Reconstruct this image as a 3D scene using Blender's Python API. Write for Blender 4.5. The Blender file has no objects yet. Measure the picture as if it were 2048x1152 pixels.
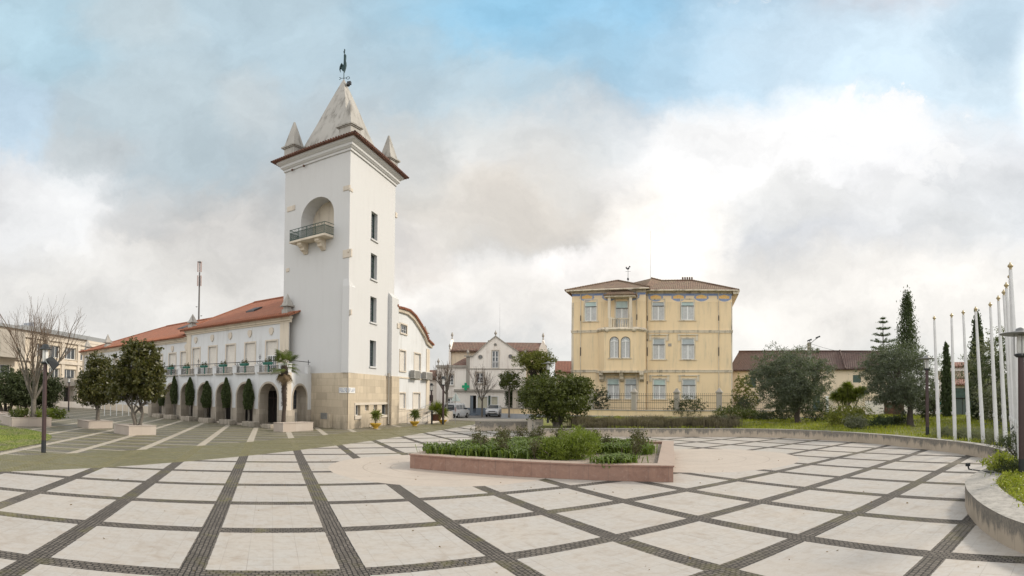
import bpy, bmesh, math, random
import numpy as np
from mathutils import Vector, Matrix
SC = bpy.context.scene
COL = SC.collection
PI = math.pi
# ------------------------------------------------------------ camera (a stitched 109 degree panorama)
F, Y0, PIT, ROL, H = 1074.69, 769.84, .0199, .0068, 2.8

def unroll(x, y, z):
    x, z = x*math.cos(ROL)-z*math.sin(ROL), x*math.sin(ROL)+z*math.cos(ROL)
    y, z = y*math.cos(PIT)-z*math.sin(PIT), y*math.sin(PIT)+z*math.cos(PIT)
    return Vector((x, y, z))

cd = bpy.data.cameras.new('camera')
cam = bpy.data.objects.new('camera', cd)
COL.objects.link(cam)
cd.type = 'PANO'
cd.panorama_type = 'EQUIRECTANGULAR'
cd.longitude_min, cd.longitude_max = -1024/F, 1024/F
cd.latitude_min, cd.latitude_max = -(1152-Y0)/F, Y0/F
cd.clip_start, cd.clip_end = .05, 3000
rx, ry, rz = unroll(1, 0, 0), unroll(0, 0, 1), -unroll(0, 1, 0)
cam.matrix_world = Matrix(((rx.x, ry.x, rz.x, 0), (rx.y, ry.y, rz.y, 0), (rx.z, ry.z, rz.z, H), (0, 0, 0, 1)))
SC.camera = cam

def ray(u, v):
    th, el = (u-1024)/F, (Y0-v)/F
    return unroll(math.sin(th)*math.cos(el), math.cos(th)*math.cos(el), math.sin(el))
def G(u, v, z=0):                      # survey: sight line through the photo to height z
    r = ray(u, v); t = (z-H)/r.z
    return Vector((r.x*t, r.y*t))
def Zat(u, v, p):
    r = ray(u, v)
    return H+r.z/math.hypot(r.x, r.y)*math.hypot(p[0], p[1])
def AZ(u, d, z=0):                     # point at distance d in the direction of column u
    r = ray(u, 791); k = d/math.hypot(r.x, r.y)
    return Vector((r.x*k, r.y*k, z))
# ------------------------------------------------------------ colour management
SC.view_settings.view_transform = 'Standard'
SC.view_settings.look = 'None'
SC.view_settings.exposure = 0.0
SC.view_settings.gamma = 1
SC.render.engine = 'CYCLES'
SC.cycles.max_bounces = 6
SC.cycles.transparent_max_bounces = 8
SC.cycles.use_denoising = True
SUN_AZ, SUN_EL = math.radians(76), math.radians(32)
# ------------------------------------------------------------ node helper
class NT:
    def __init__(s, tree):
        s.t = tree; s.n = tree.nodes; s.l = tree.links
    def new(s, typ, **k):
        nd = s.n.new(typ)
        for a, b in k.items(): setattr(nd, a, b)
        return nd
    def put(s, sock, v):
        if v is None: return
        if isinstance(v, bpy.types.NodeSocket): s.l.new(v, sock)
        else:
            if hasattr(sock.default_value, '__len__'):
                n = len(sock.default_value)
                if not hasattr(v, '__len__'): v = (v,)*3
                v = tuple(v)
                if len(v) < n: v = v+(1,)
                sock.default_value = v[:n]
            else: sock.default_value = v
    def m(s, op, a, b=None, c=None, clamp=False):
        nd = s.new('ShaderNodeMath', operation=op); nd.use_clamp = clamp
        s.put(nd.inputs[0], a); s.put(nd.inputs[1], b)
        if c is not None: s.put(nd.inputs[2], c)
        return nd.outputs[0]
    def vm(s, op, a, b=None, c=None):
        nd = s.new('ShaderNodeVectorMath', operation=op)
        s.put(nd.inputs[0], a); s.put(nd.inputs[1], b)
        if c is not None: s.put(nd.inputs[3 if op == 'SCALE' else 2], c)
        return nd.outputs['Value'] if op in ('DOT_PRODUCT', 'LENGTH', 'DISTANCE') else nd.outputs[0]
    def scale(s, a, f):
        nd = s.new('ShaderNodeVectorMath', operation='SCALE'); s.put(nd.inputs[0], a); s.put(nd.inputs[3], f); return nd.outputs[0]
    def sep(s, v):
        nd = s.new('ShaderNodeSeparateXYZ'); s.put(nd.inputs[0], v); return nd.outputs
    def com(s, x, y, z=0):
        nd = s.new('ShaderNodeCombineXYZ')
        for i, q in enumerate((x, y, z)): s.put(nd.inputs[i], q)
        return nd.outputs[0]
    def noise(s, vec, scale, detail=4, rough=.55, dist=0, out='Fac'):
        nd = s.new('ShaderNodeTexNoise'); s.put(nd.inputs['Vector'], vec)
        nd.inputs['Scale'].default_value = scale; nd.inputs['Detail'].default_value = detail
        nd.inputs['Roughness'].default_value = rough; nd.inputs['Distortion'].default_value = dist
        return nd.outputs[out]
    def mr(s, v, a, b, c=0, d=1, smooth=False):
        nd = s.new('ShaderNodeMapRange'); nd.interpolation_type = 'SMOOTHSTEP' if smooth else 'LINEAR'
        for i, q in enumerate((v, a, b, c, d)): s.put(nd.inputs[i], q)
        return nd.outputs[0]
    def mix(s, f, a, b, mode='MIX'):
        nd = s.new('ShaderNodeMix', data_type='RGBA', blend_type=mode)
        s.put(nd.inputs[0], f); s.put(nd.inputs[6], a); s.put(nd.inputs[7], b)
        return nd.outputs[2]
    def brick(s, vec, bw, rh, mortar, off=.5, c1=(1, 1, 1), c2=(.6, .6, .6), cm=(0, 0, 0), smooth=.1):
        nd = s.new('ShaderNodeTexBrick'); s.put(nd.inputs['Vector'], vec)
        nd.offset = off
        s.put(nd.inputs['Color1'], c1); s.put(nd.inputs['Color2'], c2); s.put(nd.inputs['Mortar'], cm)
        nd.inputs['Scale'].default_value = 1; nd.inputs['Mortar Size'].default_value = mortar
        nd.inputs['Mortar Smooth'].default_value = smooth; nd.inputs['Bias'].default_value = 0
        nd.inputs['Brick Width'].default_value = bw; nd.inputs['Row Height'].default_value = rh
        return nd.outputs
    def bump(s, h, strength=.3, dist=.02):
        nd = s.new('ShaderNodeBump'); nd.inputs['Strength'].default_value = strength; nd.inputs['Distance'].default_value = dist
        s.put(nd.inputs['Height'], h); return nd.outputs[0]

def mat(name, f):
    m_ = bpy.data.materials.new(name); m_.use_nodes = True
    t = NT(m_.node_tree)
    b = m_.node_tree.nodes['Principled BSDF']
    f(t, b); return m_
def setb(t, b, **k):
    for a, v in k.items(): t.put(b.inputs[a.replace('_', ' ')], v)
# ------------------------------------------------------------ world: physical sky seen between cloud banks
w = bpy.data.worlds.new('World'); SC.world = w; w.use_nodes = True
t = NT(w.node_tree)
bg = w.node_tree.nodes['Background']
gen = t.new('ShaderNodeTexCoord').outputs['Generated']
sky = t.new('ShaderNodeTexSky', sky_type='NISHITA'); sky.sun_disc = False
sky.sun_elevation = SUN_EL; sky.sun_rotation = SUN_AZ
sky.altitude = 50; sky.air_density = 1.0; sky.dust_density = 1.5; sky.ozone_density = 1.5
base = t.vm('MULTIPLY', sky.outputs[0], (.125, .15, .17))
up = t.sep(gen)[2]
big = t.scale(t.vm('SUBTRACT', t.noise(gen, 1.6, 3, .5, 0, 'Color'), (.5, .5, .5)), .10)
small = t.scale(t.vm('SUBTRACT', t.noise(t.vm('ADD', gen, big), 7, 8, .62, 0, 'Color'), (.5, .5, .5)), .17)
warp = t.vm('ADD', big, small)
wd = t.vm('NORMALIZE', t.vm('ADD', gen, warp))
REAR_FILL = 1.55
def sr(r, g, b): return tuple(((c/255+.055)/1.055)**2.4 for c in (r, g, b))
col = t.mix(t.mr(up, .0, .75, .92, .72, True), base, (.82, .80, .77))
wx, wy, wz = t.sep(wd)
azm = t.m('ARCTAN2', wx, wy); elv = t.m('ARCSINE', wz)
def ae(u, v):
    r = ray(u, v); return math.atan2(r.x, r.y), math.asin(r.z)
BL = [  # column, row, half width, half height, colour, density, inner share of the falloff
 (-900, 500, 1000, 700, (.80, .79, .77), .9, .3), (3100, 300, 1000, 700, sr(250, 250, 248), .85, .3),
 (500, 120, 620, 330, sr(186, 208, 220), .95, .3), (960, 60, 330, 200, sr(166, 203, 224), .85, .1), (60, 60, 230, 160, sr(176, 208, 224), .8, .2), (20, 240, 110, 110, sr(196, 220, 238), .85, .3), (250, 30, 150, 80, sr(200, 213, 219), .7, .2),
 (340, 250, 260, 190, sr(186, 200, 207), .8, .0), (240, 340, 120, 90, sr(188, 199, 206), .6, .0), (700, 290, 260, 170, sr(193, 202, 207), .85, .1), (560, 420, 200, 110, sr(206, 207, 206), .7, .3),
 (1130, 20, 330, 130, sr(148, 200, 231), .9, .1), (1300, 60, 230, 130, sr(164, 211, 241), .85, .1), (1170, 150, 230, 110, sr(166, 203, 226), .85, .2), (1400, 150, 170, 130, sr(188, 220, 241), .8, .2), (1500, 40, 140, 110, sr(186, 220, 243), .8, .2),
 (980, 230, 270, 120, sr(190, 206, 215), .85, .0), (1190, 270, 190, 90, sr(200, 211, 219), .85, .2),
 (1000, 375, 420, 170, sr(226, 225, 222), .85, .0), (950, 425, 280, 95, sr(223, 216, 206), .65, .0), (1130, 425, 200, 85, sr(222, 216, 208), .7, .0), (1150, 360, 90, 60, sr(214, 214, 212), .6, 0), (1270, 370, 90, 80, sr(224, 222, 220), .7, .0), (830, 330, 100, 110, sr(206, 206, 203), .5, .0),
 (90, 430, 240, 120, sr(238, 239, 240), .9, .25), (430, 470, 260, 110, sr(228, 225, 221), .9, .4), (250, 590, 420, 130, sr(234, 232, 228), .85, .3), (480, 560, 180, 70, sr(230, 227, 222), .7, .2), (500, 200, 90, 90, sr(200, 207, 210), .6, .0), (760, 130, 200, 90, sr(184, 203, 214), .6, 0), (640, 420, 150, 60, sr(192, 194, 194), .6, 0), (170, 300, 110, 50, sr(196, 202, 205), .7, 0), (330, 380, 140, 50, sr(196, 200, 202), .6, 0), (280, 440, 90, 40, sr(205, 207, 208), .7, .2),
 (1640, 130, 260, 150, sr(210, 233, 249), .9, .3), (1880, 170, 260, 170, sr(218, 238, 251), .9, .3), (1980, 60, 150, 110, sr(206, 231, 248), .85, .2),
 (1560, 300, 350, 130, (1.12, 1.11, 1.10), .9, .1), (1380, 310, 80, 90, (1.0, 1.0, 1.0), .85, .3), (1860, 310, 270, 110, (1.03, 1.03, 1.04), .8, .1), (1350, 480, 150, 150, (1.2, 1.14, 1.06), .95, .1),
 (1000, 590, 360, 90, (1.0, .965, .92), .95, .2), (1190, 540, 160, 60, (1.1, 1.06, 1.03), .9, .4), (830, 530, 110, 60, sr(218, 211, 204), .6, .2),
 (1560, 410, 170, 66, sr(237, 237, 235), .65, .0), (1790, 425, 240, 70, sr(240, 240, 239), .6, .0), (1990, 400, 200, 100, sr(230, 233, 235), .65, .0), (1930, 475, 120, 50, sr(226, 228, 229), .7, .2), (1700, 600, 700, 120, sr(252, 248, 242), .85, .3)]
for u, v, ru, rv, c, dens, inn_ in BL:
    a0, e0 = ae(u, v)
    dx = t.m('MULTIPLY', t.m('SUBTRACT', azm, a0), F/ru); dy = t.m('MULTIPLY', t.m('SUBTRACT', elv, e0), F/rv)
    q = t.m('ADD', t.m('MULTIPLY', dx, dx), t.m('MULTIPLY', dy, dy))
    col = t.mix(t.mr(q, inn_*inn_, 1.25, dens, 0, True), col, c)
sd = Vector((math.sin(SUN_AZ)*math.cos(SUN_EL), math.cos(SUN_AZ)*math.cos(SUN_EL), math.sin(SUN_EL)))
ca = t.vm('DOT_PRODUCT', gen, tuple(sd))
col = t.mix(t.mr(ca, math.cos(.34), math.cos(.05), 0, .9, True), col, (4.0, 3.7, 3.3))
# cloud relief, stronger in the lower left cumulus bank, faint in the blue
fine = t.noise(t.vm('ADD', t.vm('MULTIPLY', gen, (1, 1, 1.5)), t.scale(warp, 1.2)), 5.5, 9, .6)
mid = t.noise(t.vm('ADD', t.vm('MULTIPLY', gen, (1, 1, 1.7)), t.scale(warp, .7)), 2.6, 6, .55)
tex = t.m('ADD', t.mr(fine, .32, .68, -.12, .12), t.mr(mid, .35, .65, -.055, .055))
col = t.vm('MULTIPLY', col, t.com(t.m('ADD', 1.0, t.m('MULTIPLY', tex, 1.03)), t.m('ADD', 1.0, tex), t.m('ADD', 1.0, t.m('MULTIPLY', tex, .96))))
# crisp white cumulus rims
edge = t.mr(t.noise(t.vm('ADD', gen, t.scale(warp, 1.0)), 3.4, 9, .6), .54, .585, 0, 1, True)
for u, v, r0, k in ((1760, 130, .30, .9), (1960, 60, .2, .9), (110, 330, .16, .7), (1620, 230, .2, .6)):
    side = t.m('MULTIPLY', edge, t.mr(t.vm('DOT_PRODUCT', gen, tuple(ray(u, v))), math.cos(r0), math.cos(r0*.35), 0, k, True))
    col = t.mix(side, col, (1.0, 1.0, 1.0) if u > 1000 else sr(232, 235, 237))
rear = t.mr(t.vm('DOT_PRODUCT', gen, (-.18, -.98, .1)), -.25, .45, 0, .95, True)
col = t.mix(t.m('MULTIPLY', rear, t.mr(up, .0, .08)), col, (REAR_FILL, REAR_FILL, REAR_FILL))     # unseen sky behind the viewer, brightened as added fill for the facades
below = t.mr(up, -.08, .0, 0, 1)
col = t.mix(below, (.34, .32, .29), col)
t.put(bg.inputs[0], col); bg.inputs[1].default_value = 1.0
# ------------------------------------------------------------ sun, strongly diffused by the clouds
sl = bpy.data.lights.new('sun', 'SUN'); so = bpy.data.objects.new('sun', sl); COL.objects.link(so)
sl.energy = 3.0; sl.angle = math.radians(7); sl.color = (1, .90, .76)
so.rotation_euler = (-sd).to_track_quat('-Z', 'Y').to_euler()
# ------------------------------------------------------------ mesh builder
def V3(p, z=None):
    return Vector((p[0], p[1], p[2] if z is None else z))
class MB:
    def __init__(s, per=0): s.v = []; s.f = []; s.sm = []; s.per = per; s.st = []     # per: every so many pieces become an object of their own
    def add(s, vs, fs, smooth=False):
        b = len(s.v); s.st.append((b, len(s.f))); s.v += [tuple(q) for q in vs]
        s.f += [tuple(b+i for i in f) for f in fs]; s.sm += [smooth]*len(fs); return s
    def quad(s, *p): return s.add(p, [tuple(range(len(p)))])
    def box(s, x0, x1, y0, y1, z0, z1):
        return s.fbox(Fr((0, 0), (1, 0), (0, 1)), x0, x1, y0, y1, z0, z1)
    def fbox(s, fr, s0, s1, o0, o1, z0, z1, tap=0):
        P = [fr.p(a, b, c) for c in (z0, z1) for a, b in ((s0, o0), (s1, o0), (s1, o1), (s0, o1))]
        if tap:
            P[4:] = [fr.p(a, b, z1) for a, b in ((s0+tap, o0+tap), (s1-tap, o0+tap), (s1-tap, o1-tap), (s0+tap, o1-tap))]
        fl = [(0, 1, 2, 3), (4, 5, 6, 7), (0, 1, 5, 4), (1, 2, 6, 5), (2, 3, 7, 6), (3, 0, 4, 7)]
        return s.add(P, s.orient(P, fl))
    def orient(s, P, fl):
        c = sum((Vector(p) for p in P), Vector())/len(P); out = []
        for f in fl:
            q = [Vector(P[i]) for i in f]; n = (q[1]-q[0]).cross(q[2]-q[0])
            fc = sum(q, Vector())/len(q)
            out.append(f if n.dot(fc-c) > 0 else tuple(reversed(f)))
        return out
    def hull(s, bot, top):              # two polygons of equal length, joined
        n = len(bot); P = [Vector(p) for p in bot]+[Vector(p) for p in top]
        fl = [tuple(range(n)), tuple(range(n, 2*n))]+[(i, (i+1) % n, n+(i+1) % n, n+i) for i in range(n)]
        return s.add(P, s.orient(P, fl))
    def tube(s, p0, p1, r0, r1=None, n=8, cap=True, smooth=True):
        p0, p1 = Vector(p0), Vector(p1); r1 = r0 if r1 is None else r1
        d = (p1-p0)
        if d.length < 1e-6: return s
        d.normalize(); a = d.orthogonal().normalized(); b = d.cross(a)
        P = [p+(a*math.cos(2*PI*i/n)+b*math.sin(2*PI*i/n))*r for p, r in ((p0, r0), (p1, r1)) for i in range(n)]
        s.add(P, [(i, (i+1) % n, n+(i+1) % n, n+i) for i in range(n)], smooth)
        if cap: s.add(P, [tuple(reversed(range(n))), tuple(range(n, 2*n))])
        return s
    def path(s, pts, rad, n=8, cap=True):
        pts = [Vector(p) for p in pts]; rings = []; m_ = len(pts)
        rad = rad if hasattr(rad, '__len__') else [rad]*m_
        ref = None
        for i, p in enumerate(pts):
            d = (pts[min(i+1, m_-1)]-pts[max(i-1, 0)]).normalized()
            a = d.orthogonal().normalized() if ref is None else (ref-d*ref.dot(d)).normalized()
            ref = a; b = d.cross(a)
            rings.append([p+(a*math.cos(2*PI*j/n)+b*math.sin(2*PI*j/n))*rad[i] for j in range(n)])
        P = [q for r in rings for q in r]
        s.add(P, [(i*n+j, i*n+(j+1) % n, (i+1)*n+(j+1) % n, (i+1)*n+j) for i in range(m_-1) for j in range(n)], True)
        if cap: s.add(rings[0]+rings[-1], [tuple(reversed(range(n))), tuple(range(n, 2*n))])
        return s
    def lathe(s, c, prof, n=16, smooth=True, rot=0):
        c = Vector(c); P = [c+Vector((r*math.cos(2*PI*i/n+rot), r*math.sin(2*PI*i/n+rot), z)) for r, z in prof for i in range(n)]
        m_ = len(prof)
        s.add(P, [(k*n+i, k*n+(i+1) % n, (k+1)*n+(i+1) % n, (k+1)*n+i) for k in range(m_-1) for i in range(n)], smooth)
        s.add(P[:n]+P[-n:], [tuple(reversed(range(n))), tuple(range(n, 2*n))])
        return s
    def plate(s, fr, pts, o0, o1):      # polygon given in (s,z) with thickness o0..o1
        return s.hull([fr.p(a, o0, b) for a, b in pts], [fr.p(a, o1, b) for a, b in pts])
    def build(s, name, m_, parent=None, uv=True, bevel=0):
        if s.per:
            cuts = s.st[::s.per]+[(len(s.v), len(s.f))]; first = None
            for (va, fa_), (vb, fb2) in zip(cuts, cuts[1:]):
                q = MB(); q.v = s.v[va:vb]; q.f = [tuple(i-va for i in f) for f in s.f[fa_:fb2]]; q.sm = s.sm[fa_:fb2]
                o = q.build(name, m_, parent, uv, bevel); first = first or o
            return first
        me = bpy.data.meshes.new(name)
        off = parent.get('_o', None) if parent is not None else None
        off = tuple(off) if off is not None else (0, 0, 0)
        vs = np.array(s.v, dtype=float).reshape(-1, 3)-np.array(off)
        me.from_pydata(vs.tolist(), [], s.f)
        me.polygons.foreach_set('use_smooth', s.sm)
        if uv and len(s.f) < 60000:
            ul = me.uv_layers.new(name='UVMap'); dat = np.zeros(len(me.loops)*2)
            vw = vs+np.array(off)
            for p in me.polygons:
                n = p.normal; th = math.hypot(n.x, n.y)
                if th < .05: a = np.array((1, 0, 0)); b = np.array((0, 1, 0))
                else:
                    a = np.array((-n.y/th, n.x/th, 0)); b = np.cross(np.array(n), a)
                for li in p.loop_indices:
                    q = vw[me.loops[li].vertex_index]; dat[2*li] = q@a; dat[2*li+1] = q@b
            ul.data.foreach_set('uv', dat)
        me.update()
        o = bpy.data.objects.new(name, me); COL.objects.link(o)
        me.materials.append(m_)
        if parent is not None:
            o.parent = parent; o['_o'] = off
        else: o['_o'] = (0, 0, 0)
        if bevel:
            b = o.modifiers.new('edge', 'BEVEL'); b.width = bevel; b.segments = 2; b.limit_method = 'ANGLE'
        return o
class Fr:                                # facade frame: s along the wall, o outwards, z up
    def __init__(s, A, d, n=None):
        s.A = Vector((A[0], A[1])); s.d = Vector((d[0], d[1])).normalized()
        s.n = Vector((n[0], n[1])).normalized() if n is not None else Vector((-s.d.y, s.d.x))
    def p(s, a, o=0, z=0):
        q = s.A+s.d*a+s.n*o; return Vector((q.x, q.y, z))
    def s_at(s, u, o=0):                 # where the sight line of column u meets the plane
        r = ray(u, 791); A = s.A+s.n*o; D = s.d
        k = (A.x*D.y-A.y*D.x)/(r.x*D.y-r.y*D.x)
        return (Vector((r.x*k, r.y*k))-A).dot(D)
    def z_at(s, u, v, o=0):
        return Zat(u, v, s.p(s.s_at(u, o), o))
def thing(name, label, cat, loc=(0, 0, 0), group=None):
    o = bpy.data.objects.new(name, None); COL.objects.link(o)
    o.location = V3(loc) if len(loc) == 3 else V3(loc, 0); o.empty_display_size = .3
    o['_o'] = tuple(o.location); tag(o, label, cat, group); return o
def tag(o, label=None, cat=None, group=None, kind=None):
    if label: o['label'] = label
    if cat: o['category'] = cat
    if group: o['group'] = group
    if kind: o['kind'] = kind
    return o
def dup(root, loc, rz=0, label=None, sc=1, group=None):
    r = root.copy(); COL.objects.link(r)
    r.location = V3(loc) if len(loc) == 3 else V3(loc, 0); r.rotation_euler = (0, 0, rz); r.scale = (sc,)*3
    if label: r['label'] = label
    if group: r['group'] = group
    kids(root, r); return r
def kids(a, b):
    for ch in [x for x in a.children]:
        c = ch.copy(); COL.objects.link(c); c.parent = b; kids(ch, c)
def wallo(mb, fr, s0, s1, z0, z1, ops, depth=.25, o=0, floor=True):
    """wall face with openings (a,b,c,d,kind); kind 'r' rectangle, 'a' round arch (d = crown)"""
    S = sorted({s0, s1, *[q for op in ops for q in op[:2]]}); Zs = sorted({z0, z1, *[q for op in ops for q in op[2:4]]})
    def q4(a, b, c, d, oo=o): 
        P = [fr.p(a, oo, c), fr.p(b, oo, c), fr.p(b, oo, d), fr.p(a, oo, d)]
        n = (P[1]-P[0]).cross(P[2]-P[0])
        mb.quad(*(P if n.x*fr.n.x+n.y*fr.n.y > 0 else P[::-1]))
    for i in range(len(S)-1):
        for j in range(len(Zs)-1):
            cs, cz = (S[i]+S[i+1])/2, (Zs[j]+Zs[j+1])/2
            if any(a < cs < b and c < cz < d for a, b, c, d, *_ in ops): continue
            q4(S[i], S[i+1], Zs[j], Zs[j+1])
    for a, b, c, d, *k in ops:
        k = k[0] if k else 'r'
        if k == 'r': loop = [(a, c), (b, c), (b, d), (a, d)]
        else:
            r = (b-a)/2; m_ = (a+b)/2; sp = d-r; N = 14
            arc = [(m_+r*math.cos(PI*i/N), sp+r*math.sin(PI*i/N)) for i in range(N+1)]
            loop = [(a, c), (b, c)]+arc
            for i in range(N):
                (x0, y0), (x1, y1) = arc[i], arc[i+1]
                P = [fr.p(x0, o, y0), fr.p(x1, o, y1), fr.p(x1, o, d), fr.p(x0, o, d)]
                if abs(y0-d) < 1e-6: P = P[:3]
                if abs(y1-d) < 1e-6: P = [P[0], P[1], P[3]]
                n = (P[1]-P[0]).cross(P[2]-P[0])
                mb.quad(*(P if n.x*fr.n.x+n.y*fr.n.y > 0 else P[::-1]))
        cx = sum(q[0] for q in loop)/len(loop); cz = sum(q[1] for q in loop)/len(loop)
        for i in range(len(loop)):
            if i == 0 and not floor: continue
            (x0, y0), (x1, y1) = loop[i], loop[(i+1) % len(loop)]
            if abs(x0-x1)+abs(y0-y1) < 1e-6: continue
            P = [fr.p(x0, o, y0), fr.p(x1, o, y1), fr.p(x1, o-depth, y1), fr.p(x0, o-depth, y0)]
            n = (P[1]-P[0]).cross(P[2]-P[0]); ct = fr.p(cx, o-depth/2, cz); fc = (P[0]+P[2])/2
            mb.quad(*(P if n.dot(ct-fc) > 0 else P[::-1]))
def polyoff(pts, d):                      # offset a closed convex polygon outwards
    n = len(pts); c = sum((Vector(p) for p in pts), Vector((0, 0)))/n; L = []
    for i in range(n):
        a, b = Vector(pts[i]), Vector(pts[(i+1) % n]); t_ = (b-a).normalized(); nn = Vector((t_.y, -t_.x))
        if nn.dot((a+b)/2-c) < 0: nn = -nn
        L.append((a+nn*d, t_))
    out = []
    for i in range(n):
        (p, r), (q, s_) = L[i-1], L[i]
        k = ((q.x-p.x)*s_.y-(q.y-p.y)*s_.x)/(r.x*s_.y-r.y*s_.x); out.append(p+r*k)
    return out
def ring(mb, poly, z0, z1, d0, d1=None):
    d1 = d0 if d1 is None else d1
    a, b = polyoff(poly, d0), polyoff(poly, d1)
    mb.hull([V3(p, z0) for p in a], [V3(p, z1) for p in b])
# ------------------------------------------------------------ materials
def geo(t): return t.new('ShaderNodeNewGeometry').outputs
def pos(t): return geo(t)['Position']
def uvc(t): return t.new('ShaderNodeTexCoord').outputs['UV']
def objc(t): return t.new('ShaderNodeTexCoord').outputs['Object']
def plaster(name, c, stain=(.32, .30, .27), amt=.35, streak=.5, low=0, rough=.85):
    def f(t, b):
        p = pos(t)
        n1 = t.noise(p, .35, 5, .6); n2 = t.noise(t.vm('MULTIPLY', p, (1, 1, .12)), 2.2, 6, .65); n3 = t.noise(p, 14, 4, .6)
        k = t.m('MULTIPLY', t.mr(n2, .46, .70, 0, 1, True), t.mr(n1, .30, .62, 0, 1))
        col = t.mix(t.m('MULTIPLY', k, streak), c, stain)
        col = t.mix(t.m('MULTIPLY', t.mr(n1, .4, .75), amt), col, tuple(.75*a+.25*s for a, s in zip(c, stain)))
        if low:
            z = t.sep(p)[2]
            k2 = t.m('MULTIPLY', t.mr(t.m('ADD', z, t.m('MULTIPLY', n1, 1.2)), .3, 1.6, 1, 0), t.mr(n3, .3, .6))
            col = t.mix(t.m('MULTIPLY', k2, low), col, stain)
        col = t.mix(t.mr(n3, .3, .7, 0, .12), col, tuple(a*.75 for a in c))
        setb(t, b, Base_Color=col, Roughness=rough, Normal=t.bump(n3, .25, .015))
    return mat(name, f)
def blocks(name, c, bw=.9, rh=.45, stain=(.16, .15, .12), amt=.5, low=.6, mort=.012, c2=None):
    def f(t, b):
        u = uvc(t); p = pos(t)
        br = t.brick(u, bw, rh, mort, .5, (1, 1, 1), (0, 0, 0), (.5, .5, .5), .3)
        v = t.sep(br['Color'])[0]
        n1 = t.noise(p, .7, 5, .6); n2 = t.noise(t.vm('MULTIPLY', p, (1, 1, .25)), 2.5, 6, .65); n3 = t.noise(p, 22, 4, .6)
        col = t.mix(v, tuple(a*.86 for a in c), c2 or tuple(min(1, a*1.1) for a in c))
        col = t.mix(t.m('MULTIPLY', t.mr(n2, .48, .75, 0, 1, True), amt), col, tuple(.5*a+.5*s for a, s in zip(c, stain)))
        z = t.sep(p)[2]
        k2 = t.m('MULTIPLY', t.mr(t.m('ADD', z, t.m('MULTIPLY', n1, 1.6)), .6, 2.0, 1, 0), t.mr(n2, .3, .6))
        col = t.mix(t.m('MULTIPLY', k2, low), col, stain)
        col = t.mix(t.m('MULTIPLY', br['Fac'], .45), col, tuple(a*.45 for a in c))
        col = t.mix(t.mr(n3, .3, .7, 0, .2), col, tuple(a*.7 for a in c))
        setb(t, b, Base_Color=col, Roughness=.8, Normal=t.bump(t.m('SUBTRACT', n3, t.m('MULTIPLY', br['Fac'], .8)), .35, .02))
    return mat(name, f)
def roof(name, c1, c2, lich=(.2, .18, .12), la=.3, per=.24, crs=.38):
    def f(t, b):
        u = t.sep(uvc(t)); p = pos(t)
        x = t.m('DIVIDE', u[0], per); y = t.m('DIVIDE', u[1], crs)
        fx = t.m('FRACT', x); fy = t.m('FRACT', y)
        wave = t.m('ABSOLUTE', t.m('SINE', t.m('MULTIPLY', x, PI)))
        cell = t.new('ShaderNodeTexWhiteNoise', noise_dimensions='2D')
        t.put(cell.inputs['Vector'], t.com(t.m('FLOOR', x), t.m('FLOOR', y)))
        n1 = t.noise(p, .6, 5, .6); n2 = t.noise(p, 6, 4, .6)
        col = t.mix(cell.outputs[0], c1, c2)
        col = t.mix(t.m('MULTIPLY', t.mr(n1, .4, .7), la), col, lich)
        col = t.mix(t.m('MULTIPLY', t.mr(n2, .5, .75), la), col, lich)
        gap = t.m('MAXIMUM', t.mr(wave, .0, .3, .75, 0), t.mr(fy, .0, .2, .8, 0))
        col = t.mix(gap, col, tuple(a*.35 for a in c2))
        h = t.m('ADD', wave, t.m('MULTIPLY', fy, .5))
        setb(t, b, Base_Color=col, Roughness=.85, Normal=t.bump(h, .9, .07))
    return mat(name, f)
def plain(name, c, rough=.6, metal=0, var=.15, sc=8, bumpd=.1, spec=.5, coat=0, rnd=0):
    def f(t, b):
        p = objc(t); n = t.noise(p, sc, 5, .6)
        col = t.mix(t.mr(n, .3, .7), tuple(a*(1-var) for a in c), tuple(min(1, a*(1+var)) for a in c))
        if rnd:
            oi = t.new('ShaderNodeObjectInfo').outputs['Random']
            col = t.mix(t.m('MULTIPLY', oi, rnd), col, tuple(a*.5 for a in c))
        setb(t, b, Base_Color=col, Roughness=t.mr(n, .2, .8, rough*.85, min(1, rough*1.15)), Metallic=metal, Normal=t.bump(n, bumpd, .01))
        b.inputs['Specular IOR Level'].default_value = spec; b.inputs['Coat Weight'].default_value = coat
    return mat(name, f)
def leaf(name, c1, c2, c3=None, rough=.5, sc=1.2, spec=.4):
    def f(t, b):
        p = objc(t); n = t.noise(p, sc, 4, .6); n2 = t.noise(p, sc*9, 3, .6)
        col = t.mix(t.mr(n, .35, .65), c1, c2)
        col = t.mix(t.mr(n2, .3, .7, 0, .8), col, c3 or tuple(a*1.6 for a in c2))
        setb(t, b, Base_Color=col, Roughness=rough)
        b.inputs['Specular IOR Level'].default_value = spec
        tr = t.new('ShaderNodeBsdfTranslucent'); t.put(tr.inputs[0], t.vm('MULTIPLY', col, (1.1, 1.3, .5)))
        ms = t.new('ShaderNodeMixShader'); ms.inputs[0].default_value = .28
        t.l.new(b.outputs[0], ms.inputs[1]); t.l.new(tr.outputs[0], ms.inputs[2])
        t.l.new(ms.outputs[0], t.n['Material Output'].inputs[0])
    return mat(name, f)
def glassm(name, c=(.03, .035, .04), rough=.06):
    def f(t, b):
        n = t.noise(pos(t), .9, 2)
        setb(t, b, Base_Color=t.mix(n, c, tuple(a*2.2 for a in c)), Roughness=rough, Normal=t.bump(n, .05, .05))
        b.inputs['Specular IOR Level'].default_value = .7
    return mat(name, f)
M = {}
M['white'] = plaster('white_tower_render', (.53, .53, .525), (.34, .325, .305), .2, .14)
M['white_w'] = plaster('white_render', (.59, .60, .605), (.34, .33, .30), .25, .55)
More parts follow.
